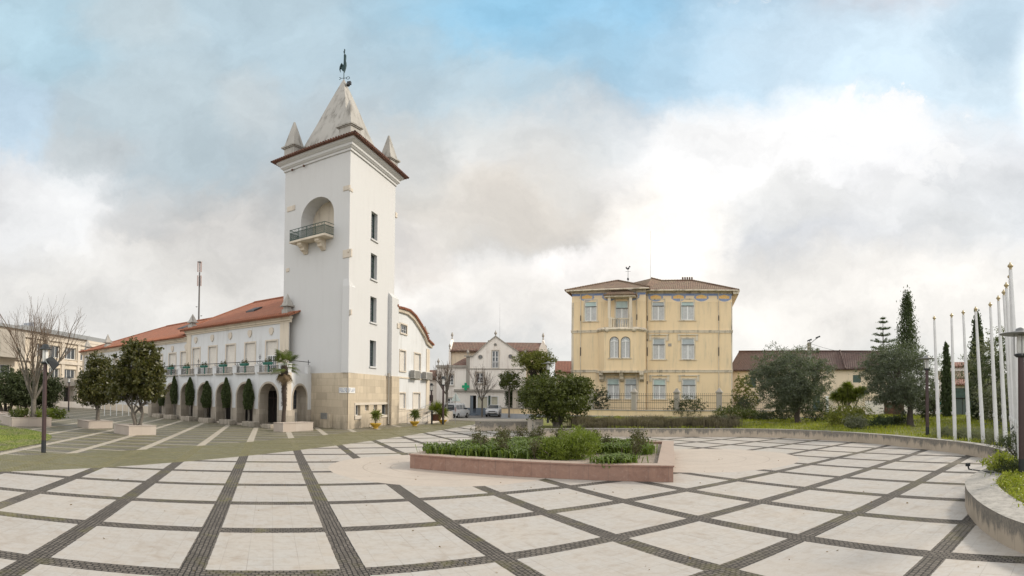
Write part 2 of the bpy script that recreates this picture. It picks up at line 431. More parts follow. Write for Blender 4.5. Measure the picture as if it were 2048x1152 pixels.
M['white_old'] = plaster('old_white_render', (.84, .785, .71), (.46, .38, .33), .25, .6, .4)
M['creamw'] = plaster('cream_wall', (.74, .62, .46), (.42, .36, .28), .4, .6, .3)
M['cream'] = plaster('cream_stone', (.60, .53, .43), (.25, .22, .18), .5, .6, .3)
M['beige'] = plaster('beige_render', (.55, .49, .40), (.27, .23, .19), .5, .7, .4)
M['spire'] = plaster('weathered_spire', (.37, .355, .325), (.12, .11, .095), .8, 1.5)
M['yellow'] = plaster('yellow_render', (.79, .62, .39), (.44, .39, .28), .35, .65)
M['trimy'] = plaster('villa_trim', (.66, .58, .45), (.13, .12, .10), .7, 1.5)
M['stone'] = blocks('limestone_blocks', (.49, .415, .31), 1.15, .58, (.15, .13, .10), .6, .8)
M['pier'] = blocks('stained_piers', (.40, .35, .285), .7, .5, (.11, .10, .08), .85, .9)
M['trim'] = plaster('stone_trim', (.56, .50, .42), (.28, .25, .21), .4, .6)
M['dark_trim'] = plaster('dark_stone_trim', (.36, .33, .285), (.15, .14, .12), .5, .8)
M['plinth'] = plaster('blue_grey_plinth', (.34, .36, .39), (.52, .50, .46), .8, .9)
M['bluegrey'] = plaster('dark_blue_plinth', (.13, .16, .20), (.22, .22, .22), .5, .5)
M['roof_new'] = roof('orange_tiles', (.40, .15, .08), (.30, .11, .06), (.24, .13, .08), .4)
M['roof_tower'] = roof('dark_red_tiles', (.20, .085, .055), (.14, .06, .045), (.12, .09, .07), .4)
M['roof_old'] = roof('old_brown_tiles', (.22, .115, .08), (.13, .07, .055), (.2, .17, .12), .5)
M['roof_villa'] = roof('villa_tiles', (.26, .16, .105), (.155, .095, .07), (.26, .21, .13), .65)
M['roof_long'] = roof('maroon_tiles', (.125, .072, .058), (.085, .05, .042), (.13, .10, .082), .4)
M['roof_red'] = roof('red_tiles', (.27, .115, .08), (.20, .085, .06), (.22, .14, .1), .3)
M['glass'] = glassm('window_glass')
M['glass_pale'] = glassm('curtained_glass', (.21, .235, .235), .12)
M['curtain'] = plain('grey_curtain', (.52, .52, .51), .9, 0, .15, 5)
M['pane_green'] = glassm('greenish_glass', (.23, .30, .28), .1)
M['shutter'] = plain('roller_shutter', (.60, .565, .51), .6, 0, .06, 3)
M['frame_w'] = plain('white_frame_paint', (.72, .72, .70), .5, 0, .05)
M['frame_d'] = plain('dark_frame_paint', (.05, .045, .045), .5)
M['frame_g'] = plain('green_frame_paint', (.02, .06, .045), .4)
M['iron'] = plain('black_iron', (.025, .028, .03), .5, .3)
M['bronze'] = plain('verdigris_copper', (.008, .035, .038), .55, .3, .3, 3)
M['post'] = plain('maroon_post_paint', (.045, .024, .024), .45, 0, .2, 4)
M['polew'] = plain('white_pole_paint', (.60, .60, .60), .4, 0, .08, 3)
M['brass'] = plain('gilt_finial', (.42, .34, .20), .45, .5)
M['disc'] = plain('grey_lamp_disc', (.16, .16, .155), .5)
M['lampglass'] = plain('lamp_glass', (.62, .62, .60), .2, 0, .05)
M['steel'] = plain('galvanised_steel', (.35, .36, .36), .4, .7)
M['acw'] = plain('white_casing', (.58, .56, .52), .5)
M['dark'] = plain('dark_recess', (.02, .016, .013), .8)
M['door'] = plain('dark_wood_door', (.035, .02, .015), .5)
M['doorg'] = plain('green_painted_door', (.06, .10, .085), .6, 0, .3, 2)
M['rust'] = plain('rusty_brown_gate', (.10, .045, .028), .7, 0, .35, 3)
M['planter_green'] = plain('green_window_box', (.015, .12, .09), .5)
M['yellow_pot'] = plain('yellow_glaze', (.48, .30, .03), .45, 0, .15)
M['terracotta'] = plain('terracotta', (.13, .055, .035), .8)
M['soil'] = plain('bark_mulch', (.085, .055, .04), 1, 0, .6, 30, .8)
M['mulch_red'] = plain('red_bark_mulch', (.12, .035, .025), 1, 0, .6, 30, .8)
M['bark'] = plain('grey_bark', (.13, .115, .095), .95, 0, .35, 9, .9)
M['bark_dark'] = plain('dark_bark', (.07, .055, .045), .95, 0, .35, 9, .9)
M['twig'] = plain('brown_twigs', (.12, .085, .06), .9, 0, .3, 6)
M['twig_g'] = plain('greenish_twigs', (.13, .115, .065), .9, 0, .3, 6)
M['palm_trunk'] = plain('fibrous_palm_trunk', (.05, .036, .026), 1, 0, .5, 20, 1)
M['magnolia'] = leaf('magnolia_leaves', (.028, .045, .012), (.05, .068, .018), (.14, .11, .03), .38, .9, .45)
M['laurel'] = leaf('laurel_leaves', (.022, .034, .007), (.05, .07, .011), (.12, .13, .02), .45, 1.1)
M['olive'] = leaf('olive_leaves', (.055, .07, .04), (.085, .10, .065), (.15, .165, .12), .6, .8)
M['cypress'] = leaf('cypress_leaves', (.028, .045, .018), (.045, .065, .024), (.07, .09, .03), .7, 2)
M['thuja'] = leaf('topiary_leaves', (.030, .045, .015), (.045, .065, .02), (.08, .10, .03), .7, 2)
M['evergreen'] = leaf('dark_evergreen', (.018, .028, .010), (.032, .045, .015), (.07, .085, .03), .6, 1)
M['umbrella'] = leaf('yellow_green_leaves', (.075, .085, .015), (.12, .13, .02), (.2, .2, .035), .6, 1)
M['araucaria'] = leaf('araucaria_needles', (.04, .06, .03), (.06, .085, .035), None, .7, 2)
M['yucca'] = leaf('yucca_leaves', (.07, .10, .016), (.12, .15, .022), (.20, .21, .035), .5, 2)
M['palm'] = leaf('palm_leaves', (.045, .07, .018), (.08, .11, .025), (.17, .19, .05), .45, 2)
M['palm_dead'] = leaf('dead_palm_leaves', (.12, .085, .05), (.17, .12, .07), None, .8, 2)
M['lily'] = leaf('lily_leaves', (.045, .08, .010), (.085, .13, .016), (.20, .25, .05), .4, 1.5)
M['fennel'] = leaf('fennel_leaves', (.065, .10, .010), (.11, .15, .016), (.21, .24, .03), .5, 2)
M['rose'] = leaf('rose_leaves', (.055, .045, .018), (.055, .065, .02), (.10, .10, .035), .55, 3)
M['lavender'] = leaf('lavender_stems', (.10, .085, .055), (.14, .115, .075), (.20, .165, .12), .8, 2)
M['lavg'] = leaf('grey_green_shrub', (.11, .12, .08), (.15, .155, .10), (.19, .19, .13), .8, 2)
M['weed'] = leaf('meadow_grass', (.06, .10, .010), (.21, .24, .014), (.38, .36, .03), .6, .28)
M['lawn'] = leaf('lawn_blades', (.065, .115, .012), (.09, .15, .018), (.12, .18, .03), .6, .3)
M['clover'] = leaf('clover_leaves', (.14, .18, .015), (.22, .25, .025), (.34, .34, .05), .55, 1)
M['flower_dark'] = leaf('hebe_leaves', (.03, .045, .02), (.05, .07, .03), None, .6, 2)
def pinkstone(t, b):
    u = uvc(t); p = pos(t)
    br = t.brick(u, .66, 3, .006, .0, (1, 1, 1), (0, 0, 0), (.5, .5, .5), .2)
    n1 = t.noise(p, 2.2, 7, .65, 1.2); n2 = t.noise(p, 9, 6, .65)
    c = t.mix(t.mr(n1, .35, .68), (.27, .155, .11), (.185, .10, .072))
    c = t.mix(t.mr(n2, .55, .75, 0, .7), c, (.33, .24, .20))
    c = t.mix(t.m('MULTIPLY', t.sep(br['Color'])[0], .25), c, (.33, .22, .17))
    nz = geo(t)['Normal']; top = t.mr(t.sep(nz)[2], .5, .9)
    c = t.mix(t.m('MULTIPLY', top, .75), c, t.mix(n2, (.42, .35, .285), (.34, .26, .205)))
    c = t.mix(t.m('MULTIPLY', br['Fac'], .6), c, (.10, .075, .065))
    dr = t.noise(t.vm('MULTIPLY', p, (1, 1, .1)), 7, 5, .7)
    c = t.mix(t.mr(dr, .6, .8, 0, .6), c, (.12, .085, .07))
    setb(t, b, Base_Color=c, Roughness=.5, Normal=t.bump(t.m('SUBTRACT', n2, br['Fac']), .25, .012))
M['pink'] = mat('pink_marble_cladding', pinkstone)
def planterstone(t, b):
    u = uvc(t); p = pos(t)
    br = t.brick(u, .62, 2, .006, .0, (1, 1, 1), (0, 0, 0), (.5, .5, .5), .2)
    n1 = t.noise(p, 1.5, 6, .65); n2 = t.noise(p, 12, 6, .65)
    c = t.mix(n1, (.44, .39, .335), (.37, .32, .275)); c = t.mix(t.sep(br['Color'])[0], c, t.vm('MULTIPLY', c, (.9, .86, .84)))
    c = t.mix(t.m('MULTIPLY', br['Fac'], .4), c, (.2, .17, .15)); c = t.mix(t.mr(n2, .4, .7, 0, .3), c, (.36, .31, .27))
    setb(t, b, Base_Color=c, Roughness=.6, Normal=t.bump(n2, .2, .01))
M['planter'] = mat('pale_marble_cladding', planterstone)
def wallstone(t, b):                       # low curved wall: pale below, black lichen running down from the coping
    u = t.sep(uvc(t)); p = pos(t); z = t.sep(p)[2]
    n1 = t.noise(t.vm('MULTIPLY', p, (1, 1, .3)), 4.5, 7, .7); n2 = t.noise(p, 15, 6, .65); n3 = t.noise(p, 1.0, 4, .6)
    c = t.mix(t.mr(n3, .3, .7), (.46, .385, .30), (.37, .31, .24))
    line = t.m('ADD', z, t.m('MULTIPLY', t.m('SUBTRACT', n1, .5), -1.25))
    line = t.m('ADD', line, t.m('MULTIPLY', t.m('SUBTRACT', n3, .5), -.5))
    k = t.m('MULTIPLY', t.mr(line, .20, .46, 0, .95, True), t.mr(n2, .25, .6, .55, 1))
    nz = t.sep(geo(t)['Normal'])[2]; top = t.mr(nz, .6, .9)
    k = t.m('MULTIPLY', k, t.mr(top, 0, 1, 1, .0))
    c = t.mix(k, c, t.mix(n1, (.085, .08, .072), (.20, .19, .165)))
    ct = t.mix(t.mr(n1, .35, .7), (.33, .31, .275), (.14, .135, .12))
    c = t.mix(top, c, t.mix(t.mr(n2, .4, .7, 0, .6), ct, (.38, .36, .33)))
    jx = t.m('FRACT', t.m('DIVIDE', u[0], .62)); j = t.mr(t.m('ABSOLUTE', t.m('SUBTRACT', jx, .5)), .485, .5, 0, .5)
    c = t.mix(j, c, (.13, .12, .11))
    setb(t, b, Base_Color=c, Roughness=.85, Normal=t.bump(t.m('SUBTRACT', n2, j), .4, .02))
M['curb'] = mat('stained_low_wall', wallstone)
# ------------------------------------------------------------ paving
LO = Vector((-8.7654, 4.23388)); LW = Vector((2.14928, 1.19644)); LN = Vector((-1.1914, 2.47772))
det = LW.x*LN.y-LN.x*LW.y
def latt(t):
    p = pos(t); s_ = t.sep(p); x = t.m('SUBTRACT', s_[0], LO.x); y = t.m('SUBTRACT', s_[1], LO.y)
    w_ = t.m('ADD', t.m('MULTIPLY', x, LN.y/det), t.m('MULTIPLY', y, -LN.x/det))
    n_ = t.m('ADD', t.m('MULTIPLY', x, -LW.y/det), t.m('MULTIPLY', y, LW.x/det))
    return p, w_, n_
def cell(t, q, per=1.0):
    d = t.m('DIVIDE', q, per) if per != 1 else q
    return t.m('MULTIPLY', t.m('ABSOLUTE', t.m('SUBTRACT', d, t.m('ROUND', d))), per)
def setts(t, x, y, bw, rh, p, moss, warp=.015, ca=(.075, .062, .05), cb=(.155, .134, .112), jd=(.012, .010, .008), jm=(.095, .09, .012)):
    wn = t.noise(p, 6, 2, .5, 0, 'Color'); v = t.vm('ADD', t.com(x, y), t.scale(t.vm('SUBTRACT', wn, (.5, .5, .5)), warp*4))
    br = t.brick(v, bw, rh, .014, .5, (1, 1, 1), (0, 0, 0), (.5, .5, .5), .6)
    n = t.noise(p, 30, 4, .6)
    c = t.mix(t.sep(br['Color'])[0], ca, cb); c = t.mix(t.mr(t.noise(p, 1.3, 4, .6), .4, .65, 0, .45), c, tuple(a*.62 for a in ca))
    c = t.mix(t.mr(n, .35, .7, 0, .6), c, (.12, .108, .092))
    joint = t.mix(moss, jd, jm)
    c = t.mix(t.m('MULTIPLY', moss, .5), c, (.125, .115, .03))
    c = t.mix(br['Fac'], c, joint)
    return c, br['Fac']
def pav(t, b):
    p, w_, n_ = latt(t)
    aw = t.m('MULTIPLY', cell(t, w_), 2.455); an = t.m('MULTIPLY', cell(t, n_), 2.745)
    jit = t.m('MULTIPLY', t.m('SUBTRACT', t.noise(p, 9, 3), .5), .03)
    bw_ = t.mr(t.m('ADD', aw, jit), .193, .203, 1, 0); bn_ = t.mr(t.m('ADD', an, jit), .193, .203, 1, 0)
    X = t.m('MULTIPLY', w_, 2.46); Y = t.m('MULTIPLY', n_, 2.75)
    mossn = t.noise(p, .45, 4, .6); mossf = t.noise(p, 3.2, 4, .7)
    s_ = t.sep(p)
    moss = t.m('MULTIPLY', t.mr(mossn, .50, .60, 0, 1, True), t.mr(mossf, .40, .57, 0, 1))
    moss = t.m('MULTIPLY', moss, t.mr(s_[0], -9, 2, 1, .45))
    c1, h1 = setts(t, Y, X, .105, .078, p, moss); c2, h2 = setts(t, X, Y, .105, .0975, p, moss)
    cs = t.mix(bw_, c2, c1); hs = t.m('ADD', t.m('MULTIPLY', h1, bw_), t.m('MULTIPLY', h2, t.m('SUBTRACT', 1, bw_)))
    band = t.m('MAXIMUM', bw_, bn_)
    # marble slabs
    tl = t.brick(t.com(X, Y), .41, .458, .006, .0, (1, 1, 1), (0, 0, 0), (.5, .5, .5), .1)
    tv = t.sep(tl['Color'])[0]
    n1 = t.noise(p, .5, 6, .62, .8); n2 = t.noise(p, 5.5, 7, .7, .5); n3 = t.noise(p, 40, 4, .6)
    pc = t.new('ShaderNodeTexWhiteNoise', noise_dimensions='2D'); t.put(pc.inputs['Vector'], t.com(t.m('FLOOR', w_), t.m('FLOOR', n_)))
    mb = t.mix(t.mr(n1, .35, .65), (.50, .455, .40), (.485, .47, .445))
    mb = t.mix(t.m('MULTIPLY', tv, .45), mb, (.50, .50, .49)); mb = t.mix(t.m('MULTIPLY', pc.outputs[0], .35), mb, (.44, .43, .42))
    mb = t.mix(t.mr(n2, .48, .74, 0, .6), mb, (.38, .32, .255)); mb = t.mix(t.mr(n3, .5, .8, 0, .3), mb, (.35, .30, .25))
    vein = t.noise(t.vm('MULTIPLY', t.com(X, Y), (1, 4, 1)), 2.2, 7, .7, 1.5); mb = t.mix(t.mr(vein, .54, .68, 0, .5), mb, (.42, .36, .31))
    spot = t.noise(p, 2.6, 2, .5); mb = t.mix(t.mr(spot, .76, .80, 0, .8), mb, (.22, .2, .17))
    jm = t.m('MULTIPLY', tl['Fac'], t.mr(n1, .38, .62, .06, .6)); mb = t.mix(jm, mb, (.20, .165, .135)); blot = t.noise(p, 1.1, 6, .7, 1.2); mb = t.mix(t.mr(blot, .52, .70, 0, .65), mb, (.34, .285, .23))
    # pinkish circles around two corners of the flower bed
    def disc(cx, cy):
        dx = t.m('SUBTRACT', s_[0], cx); dy = t.m('SUBTRACT', s_[1], cy); return t.m('SQRT', t.m('ADD', t.m('MULTIPLY', dx, dx), t.m('MULTIPLY', dy, dy)))
    d1, d2 = disc(-2.55, 20.6), disc(8.2, 22.6)
    # the circle follows the slab edges in steps
    dm = t.m('MINIMUM', d1, d2)
    inn = t.mr(dm, 4.45, 4.47, 1, 0)
    mb = t.vm('MULTIPLY', mb, (.82, .80, .77))
    pk = t.mix(t.mr(n1, .35, .65), (.51, .445, .38), (.455, .40, .345)); pk = t.mix(t.mr(n2, .5, .78, 0, .5), pk, (.47, .38, .32))
    rg = t.mr(t.m('ABSOLUTE', t.m('SUBTRACT', cell(t, dm, 1.05), 0)), .008, .03, .55, 0); pk = t.mix(t.m('MULTIPLY', rg, t.mr(dm, 3.6, 3.7, 1, 0)), pk, (.22, .16, .12)); pk = t.vm('MULTIPLY', pk, (.86, .85, .83))
    mb = t.mix(inn, mb, pk); band = t.m('MULTIPLY', band, t.m('SUBTRACT', 1, inn))
    plaza = t.mix(band, mb, cs)
    # cobbled carriageway between the two squares
    wob = t.m('MULTIPLY', t.m('SINE', t.m('MULTIPLY', X, 3.4)), .12)
    c3, h3 = setts(t, X, t.m('ADD', Y, wob), .13, .12, p, t.mr(mossf, .3, .6, .4, 1), .03, (.15, .13, .085), (.25, .22, .145), (.04, .035, .015), (.125, .12, .02))
    # far square: cobbles with marble strips
    bands = t.mr(t.m('FRACT', t.m('DIVIDE', n_, .667)), .45, .55, 0, 1, True)
    c4, h4 = setts(t, X, Y, .14, .13, p, t.m('MULTIPLY', t.mr(mossn, .35, .6, .5, 1), t.mr(bands, 0, 1, .15, 1)), .02, (.135, .12, .095), (.225, .20, .16), (.04, .035, .02), (.13, .125, .02))
    st1 = t.mr(t.m('MULTIPLY', cell(t, w_), 2.46), .19, .20, 1, 0); st2 = t.mr(t.m('MULTIPLY', cell(t, n_, .667), 2.75), .055, .095, 1, 0)
    strips = t.m('MAXIMUM', st1, t.m('MULTIPLY', st2, t.mr(t.noise(p, .3, 2), .35, .5, .75, 1)))
    far = t.mix(strips, c4, t.mix(n2, (.40, .355, .285), (.30, .27, .215)))
    k1 = t.m('SUBTRACT', n_, t.m('ADD', t.m('MULTIPLY', w_, .955), 3.78))
    k1 = t.m('ADD', k1, t.m('MULTIPLY', t.m('POWER', t.m('ABSOLUTE', t.m('SUBTRACT', w_, 3)), 2), -.012))
    k2 = t.m('SUBTRACT', n_, t.m('ADD', t.m('MULTIPLY', w_, 1.0), 6.25))
    e1 = t.mr(k1, -.004, .004); e2 = t.mr(k2, -.004, .004)
    c = t.mix(e1, plaza, c3); c = t.mix(e2, c, far)
    hh = t.m('MULTIPLY', band, t.m('MULTIPLY', hs, -1)); hh = t.m('SUBTRACT', hh, t.m('MULTIPLY', band, .35))
    hh = t.mix(e1, t.com(hh, hh, hh), t.com(t.m('MULTIPLY', h3, -1), 0, 0)); hh = t.mix(e2, hh, t.com(t.m('MULTIPLY', h4, -.8), 0, 0))
    h = t.m('ADD', t.sep(hh)[0], t.m('MULTIPLY', n2, .12))
    dirt = t.noise(p, .22, 5, .65); c = t.mix(t.mr(dirt, .55, .8, 0, .35), c, (.36, .31, .25))
    rough = t.mix(band, t.mr(n2, .3, .7, .42, .62), (.85, .85, .85))
    setb(t, b, Base_Color=c, Roughness=rough, Normal=t.bump(h, .7, .02))
M['paving'] = mat('plaza_paving', pav)
def asphalt(t, b):
    p = pos(t); n = t.noise(p, 40, 3); n2 = t.noise(p, .4, 5, .6)
    c = t.mix(n, (.10, .095, .09), (.17, .16, .15)); c = t.mix(t.mr(n2, .4, .7, 0, .5), c, (.22, .20, .18))
    setb(t, b, Base_Color=c, Roughness=.9, Normal=t.bump(n, .3, .01))
M['asphalt'] = mat('asphalt', asphalt)
def pavement(t, b):
    p = pos(t); s_ = t.sep(p); n = t.noise(p, 8, 5); n2 = t.noise(p, .5, 5, .6)
    br = t.brick(p, .4, .4, .01, .0)
    c = t.mix(n, (.34, .30, .25), (.44, .40, .34)); c = t.mix(t.mr(n2, .4, .7, 0, .5), c, (.27, .25, .19)); c = t.mix(t.m('MULTIPLY', br['Fac'], .4), c, (.15, .13, .11))
    setb(t, b, Base_Color=c, Roughness=.85, Normal=t.bump(n, .2, .01))
M['pavement'] = mat('pavement', pavement)
def earth(t, b):
    p = pos(t); n = t.noise(p, 18, 5, .65); n2 = t.noise(p, .35, 5, .6)
    c = t.mix(n, (.10, .085, .05), (.20, .17, .11)); c = t.mix(t.mr(n2, .35, .6), c, t.mix(n, (.14, .17, .018), (.22, .24, .03)))
    setb(t, b, Base_Color=c, Roughness=1, Normal=t.bump(n, .8, .04))
M['earth'] = mat('grassy_earth', earth)
def gravel(t, b):
    p = pos(t); vo = t.new('ShaderNodeTexVoronoi'); t.put(vo.inputs['Vector'], p); vo.inputs['Scale'].default_value = 22
    n = t.noise(p, 3, 5, .65)
    c = t.mix(t.sep(vo.outputs['Color'])[0], (.16, .13, .10), (.34, .28, .23)); c = t.mix(t.mr(n, .5, .7), c, (.12, .10, .055))
    setb(t, b, Base_Color=c, Roughness=1, Normal=t.bump(vo.outputs['Distance'], .8, .03))
M['gravel'] = mat('stony_soil', gravel)
def frieze(t, b):                          # painted tile frieze: blue band with ochre garlands
    u = t.sep(uvc(t)); n = t.noise(uvc(t), 6, 4, .6); x = t.m('FRACT', t.m('DIVIDE', u[0], 2.9))
    z = t.sep(pos(t))[2]; h = t.mr(z, VZ[0], VZ[1], 0, 1)
    d = t.m('ABSOLUTE', t.m('SUBTRACT', x, .5)); wv = t.m('MULTIPLY', t.m('SUBTRACT', n, .5), .12)
    c = t.mix(t.mr(t.m('ADD', h, wv), .72, .76), M_Y, t.mix(n, (.08, .14, .36), (.22, .30, .48)))
    blu = t.m('MULTIPLY', t.mr(t.m('ADD', d, wv), .30, .33, 1, 0), t.mr(t.m('SUBTRACT', h, t.m('MULTIPLY', t.m('MULTIPLY', d, d), 3.5)), .04, .09))
    c = t.mix(blu, c, t.mix(n, (.10, .16, .36), (.34, .40, .50)))
    och = t.m('MULTIPLY', t.mr(t.m('ADD', d, wv), .22, .25, 1, 0), t.m('MULTIPLY', t.mr(h, .38, .42), t.mr(t.m('ADD', h, t.m('MULTIPLY', d, .8)), .86, .9, 1, 0)))
    c = t.mix(och, c, t.mix(t.mr(n, .4, .6), (.80, .40, .07), (.74, .55, .22)))
    c = t.mix(t.mr(n, .6, .75, 0, .5), c, (.58, .50, .38))
    setb(t, b, Base_Color=c, Roughness=.35)
VZ = [0, 1]; M_Y = (.79, .62, .39)
# ------------------------------------------------------------ ground
def sheet(name, pts, z, m_, kind='structure'):
    mb = MB(); mb.quad(*[V3(p, z) for p in pts]); o = mb.build(name, m_); tag(o, kind=kind); return o
def smooth(pts, k=4):                      # Catmull-Rom
    out = []; P = [Vector(p[:2]) for p in pts]
    for i in range(len(P)-1):
        a, b, c, d = P[max(i-1, 0)], P[i], P[i+1], P[min(i+2, len(P)-1)]
        for j in range(k):
            t_ = j/k; out.append(.5*((2*b)+(c-a)*t_+(2*a-5*b+4*c-d)*t_**2+(3*b-a-3*c+d)*t_**3))
    return out+[P[-1]]
sheet('ground', [(-700, -300), (700, -300), (700, 900), (-700, 900)], -.02, M['pavement'])
sheet('plaza_paving', [(-62, -14), (40, -14), (40, 33), (16, 52), (1, 52), (-2, 57), (-9, 60), (-30, 62), (-62, 62)], -.006, M['paving'])
far = [(2, 36.6), (6, 36.6), (9.06, 36), (11.64, 35.2), (14.6, 34.0), (16.8, 32.2), (18.2, 29.9), (19.2, 26.6), (19.5, 23.6), (19.37, 21.56), (19.1, 18.63), (18.75, 16.93), (18.1, 15.13), (17.2, 13.5), (15.6, 11.9), (13.6, 10.75),
       (11.9, 10.1), (10.5, 9.35), (9.55, 8.5), (8.9, 7.75), (8.4, 7.1), (7.95, 6.4), (7.6, 5.75), (7.3, 4.9), (7.1, 3.9), (7.05, 2), (7.3, -2)]
inner = smooth(far, 4)
def offset(pl, ds):
    out = []
    for i, p in enumerate(pl):
        d = (pl[min(i+1, len(pl)-1)]-pl[max(i-1, 0)]).normalized()
        out.append(p+Vector((-d.y, d.x))*ds[i])
    return out
wid = []
for i in range(len(inner)):
    k = i/4; wid.append(.42 if k < 11 else (.42+(k-11)*.07 if k < 16 else .80))
outer = offset(inner, wid)
WH = .56
mb = MB(); n = len(inner)
for i in range(n-1):
    a, b, c, d = inner[i], inner[i+1], outer[i+1], outer[i]
    mb.quad(V3(a, 0), V3(b, 0), V3(b, WH), V3(a, WH)) if False else mb.quad(V3(b, -.02), V3(a, -.02), V3(a, WH), V3(b, WH))
    mb.quad(V3(a, WH), V3(d, WH), V3(c, WH), V3(b, WH)); mb.quad(V3(d, WH), V3(d, .2), V3(c, .2), V3(c, WH))
for f in range(len(mb.f)):
    q = [Vector(mb.v[i]) for i in mb.f[f]]; nn = (q[1]-q[0]).cross(q[2]-q[0])
    j = f//3; want = Vector((0, 0, 1)) if f % 3 == 1 else (V3(inner[j]-outer[j], 0) if f % 3 == 0 else V3(outer[j]-inner[j], 0))
    if nn.dot(want) < 0: mb.f[f] = tuple(reversed(mb.f[f]))
cw = mb.build('low_wall', M['curb'])
tag(cw, 'low curved marble retaining wall streaked with black lichen around the paved square', 'wall')
# raised garden behind the wall (gently rising soil)
mb = MB(); GZ = .44
gar = [V3(p, GZ) for p in outer[2:]]
back = [V3(p, GZ) for p in [(60, -2), (75, 20), (62, 44), (47, 54), (30, 61.5), (16, 62.6), (2.5, 60), (2, 50), (2, 40)]]
mb.quad(*(gar+back)); 
o = mb.build('garden_ground', M['earth']); 
bm = bmesh.new(); bm.from_mesh(o.data); bmesh.ops.triangulate(bm, faces=bm.faces[:]); 
for f in bm.faces:
    if f.normal.z < 0: f.normal_flip()
bm.to_mesh(o.data); bm.free(); tag(o, kind='structure')
# kerb wall along the back of the garden
mb = MB(); bk = smooth([(48, 52.6), (40, 55.6), (32, 58.2), (24, 59.8), (20, 60.2)], 3)
bo = offset(bk, [.3]*len(bk))
for i in range(len(bk)-1): mb.hull([V3(bk[i], 0), V3(bk[i+1], 0), V3(bo[i+1], 0), V3(bo[i], 0)], [V3(bk[i], .8), V3(bk[i+1], .8), V3(bo[i+1], .8), V3(bo[i], .8)])
tag(mb.build('kerb_wall', M['curb']), 'thin pale kerb wall at the back of the lawn behind the olive trees', 'wall')
sheet('road', [(-60, 60), (-10, 62), (40, 64), (90, 58), (90, 66), (40, 74), (-6, 74.5), (-60, 74)], -.012, M['asphalt'])
mb = MB(); mb.hull([V3(p, -.03) for p in ((-13, 58.5), (2, 58.5), (3, 62.9), (-13.5, 62.9))], [V3(p, .1) for p in ((-13, 58.5), (2, 58.5), (3, 62.9), (-13.5, 62.9))]); tag(mb.build('pavement', M['pavement']), kind='structure')
sheet('road_left', [(-120, 45), (-60, 62), (-52, 70), (-60, 74), (-120, 70)], -.004, M['asphalt'])
# round lawn on the left
LC = Vector((-30.6, 12.8)); LR = 11.3
lawn_e = smooth([(-19.0, 10.5), (-19.4, 13.87), (-20.38, 15.89), (-21.22, 17.78), (-23.63, 20.59), (-26.3, 22.1), (-30.45, 23.2), (-36, 23.2)], 4)+[Vector((-60, 22)), Vector((-60, 4)), Vector((-19, 4))]
sheet('lawn_ground', lawn_e, .012, M['earth'])
# ------------------------------------------------------------ tower
C0 = Vector((-12.85, 40.65)); L0 = Vector((-19.82, 43.49)); R0 = Vector((-11.16, 49.66)); B0 = L0+R0-C0
d1 = (L0-C0).normalized(); d2 = (R0-C0).normalized()
n1 = Vector((-d1.y, d1.x)); n1 = n1 if n1.y < 0 else -n1
n2 = Vector((d2.y, -d2.x)); n2 = n2 if n2.x > 0 else -n2
wl, wr = (L0-C0).length, (R0-C0).length
TW = thing('tower', 'tall white square tower with a pointed pyramid roof and an arched balcony', 'tower', (C0.x, C0.y, 0))
fl, fr = Fr(C0, d1, n1), Fr(C0, d2, n2)
poly = [C0, R0, B0, L0]; HT = 23.6
fb_ = Fr(B0, (R0-B0), -n1); fs = Fr(L0, d2, -n2)
bs0, bs1 = fl.s_at(663), fl.s_at(597)
bzt = fl.z_at(634, 393); bzf = fl.z_at(663, 471)
mb = MB()
wallo(mb, fl, 0, wl, 4.5, HT, [(bs0, bs1, bzf, bzt, 'a')], 1.5)
tw_win = [(425, 480), (508, 559), (594, 645), (681, 733)]
ws0, ws1 = fr.s_at(738.5), fr.s_at(751)
ops = [(ws0, ws1, fr.z_at(744, b), fr.z_at(744, a)) for a, b in tw_win]
wallo(mb, fr, 0, wr, 4.5, HT, ops, .42)
wallo(mb, fb_, 0, wl, 0, HT, [], 0); wallo(mb, fs, 0, wr, 0, HT, [], 0)
TB = mb.build('wall', M['white'], TW)
# niche back
mb = MB(); mb.quad(fl.p(bs0-.05, -1.49, bzf-.05), fl.p(bs1+.05, -1.49, bzf-.05), fl.p(bs1+.05, -1.49, bzt+.05), fl.p(bs0-.05, -1.49, bzt+.05))
mb.build('niche_wall', M['beige'], TW)
# lower stone cladding
sb0 = fl.s_at(632); 
lw = [(fr.s_at(620+a/7.877), fr.s_at(620+b/7.877), fr.z_at(620+a/7.877, 740+d/7.877), fr.z_at(620+a/7.877, 740+c/7.877)) for a, b, c, d in ((695, 775, 547, 720), (850, 908, 547, 640), (985, 1042, 547, 637), (1115, 1206, 547, 708))]
zt = sum(q[3] for q in lw)/4; lw = [(a, b, c, zt) for a, b, c, d in lw]
mb = MB(); wallo(mb, fl, -.12, wl+.1, -.02, 4.5, [], 0, .12); wallo(mb, fr, -.12, wr-.05, -.02, 4.5, lw, .4, .12)
for f_, s_ in ((fl, wl+.1), (fr, wr-.05)):
    mb.quad(f_.p(-.12, .12, 4.5), f_.p(s_, .12, 4.5), f_.p(s_, 0, 4.5), f_.p(-.12, 0, 4.5))
mb.build('stone_base', M['stone'], TW)
mb = MB()
mb.fbox(fr, lw[0][0]-.15, lw[3][1]+.15, .1, .17, zt+.0, zt+.2)
mb.fbox(fr, lw[0][0]-.15, lw[0][0], .1, .16, lw[0][2]-.25, zt); mb.fbox(fr, lw[3][1], lw[3][1]+.12, .1, .16, lw[3][2]-.1, zt)
mb.fbox(fr, lw[0][0]-.15, lw[0][1]+.1, .1, .2, lw[0][2]-.3, lw[0][2]); mb.fbox(fr, lw[3][0]-.1, lw[3][1]+.12, .1, .2, lw[3][2]-.22, lw[3][2])
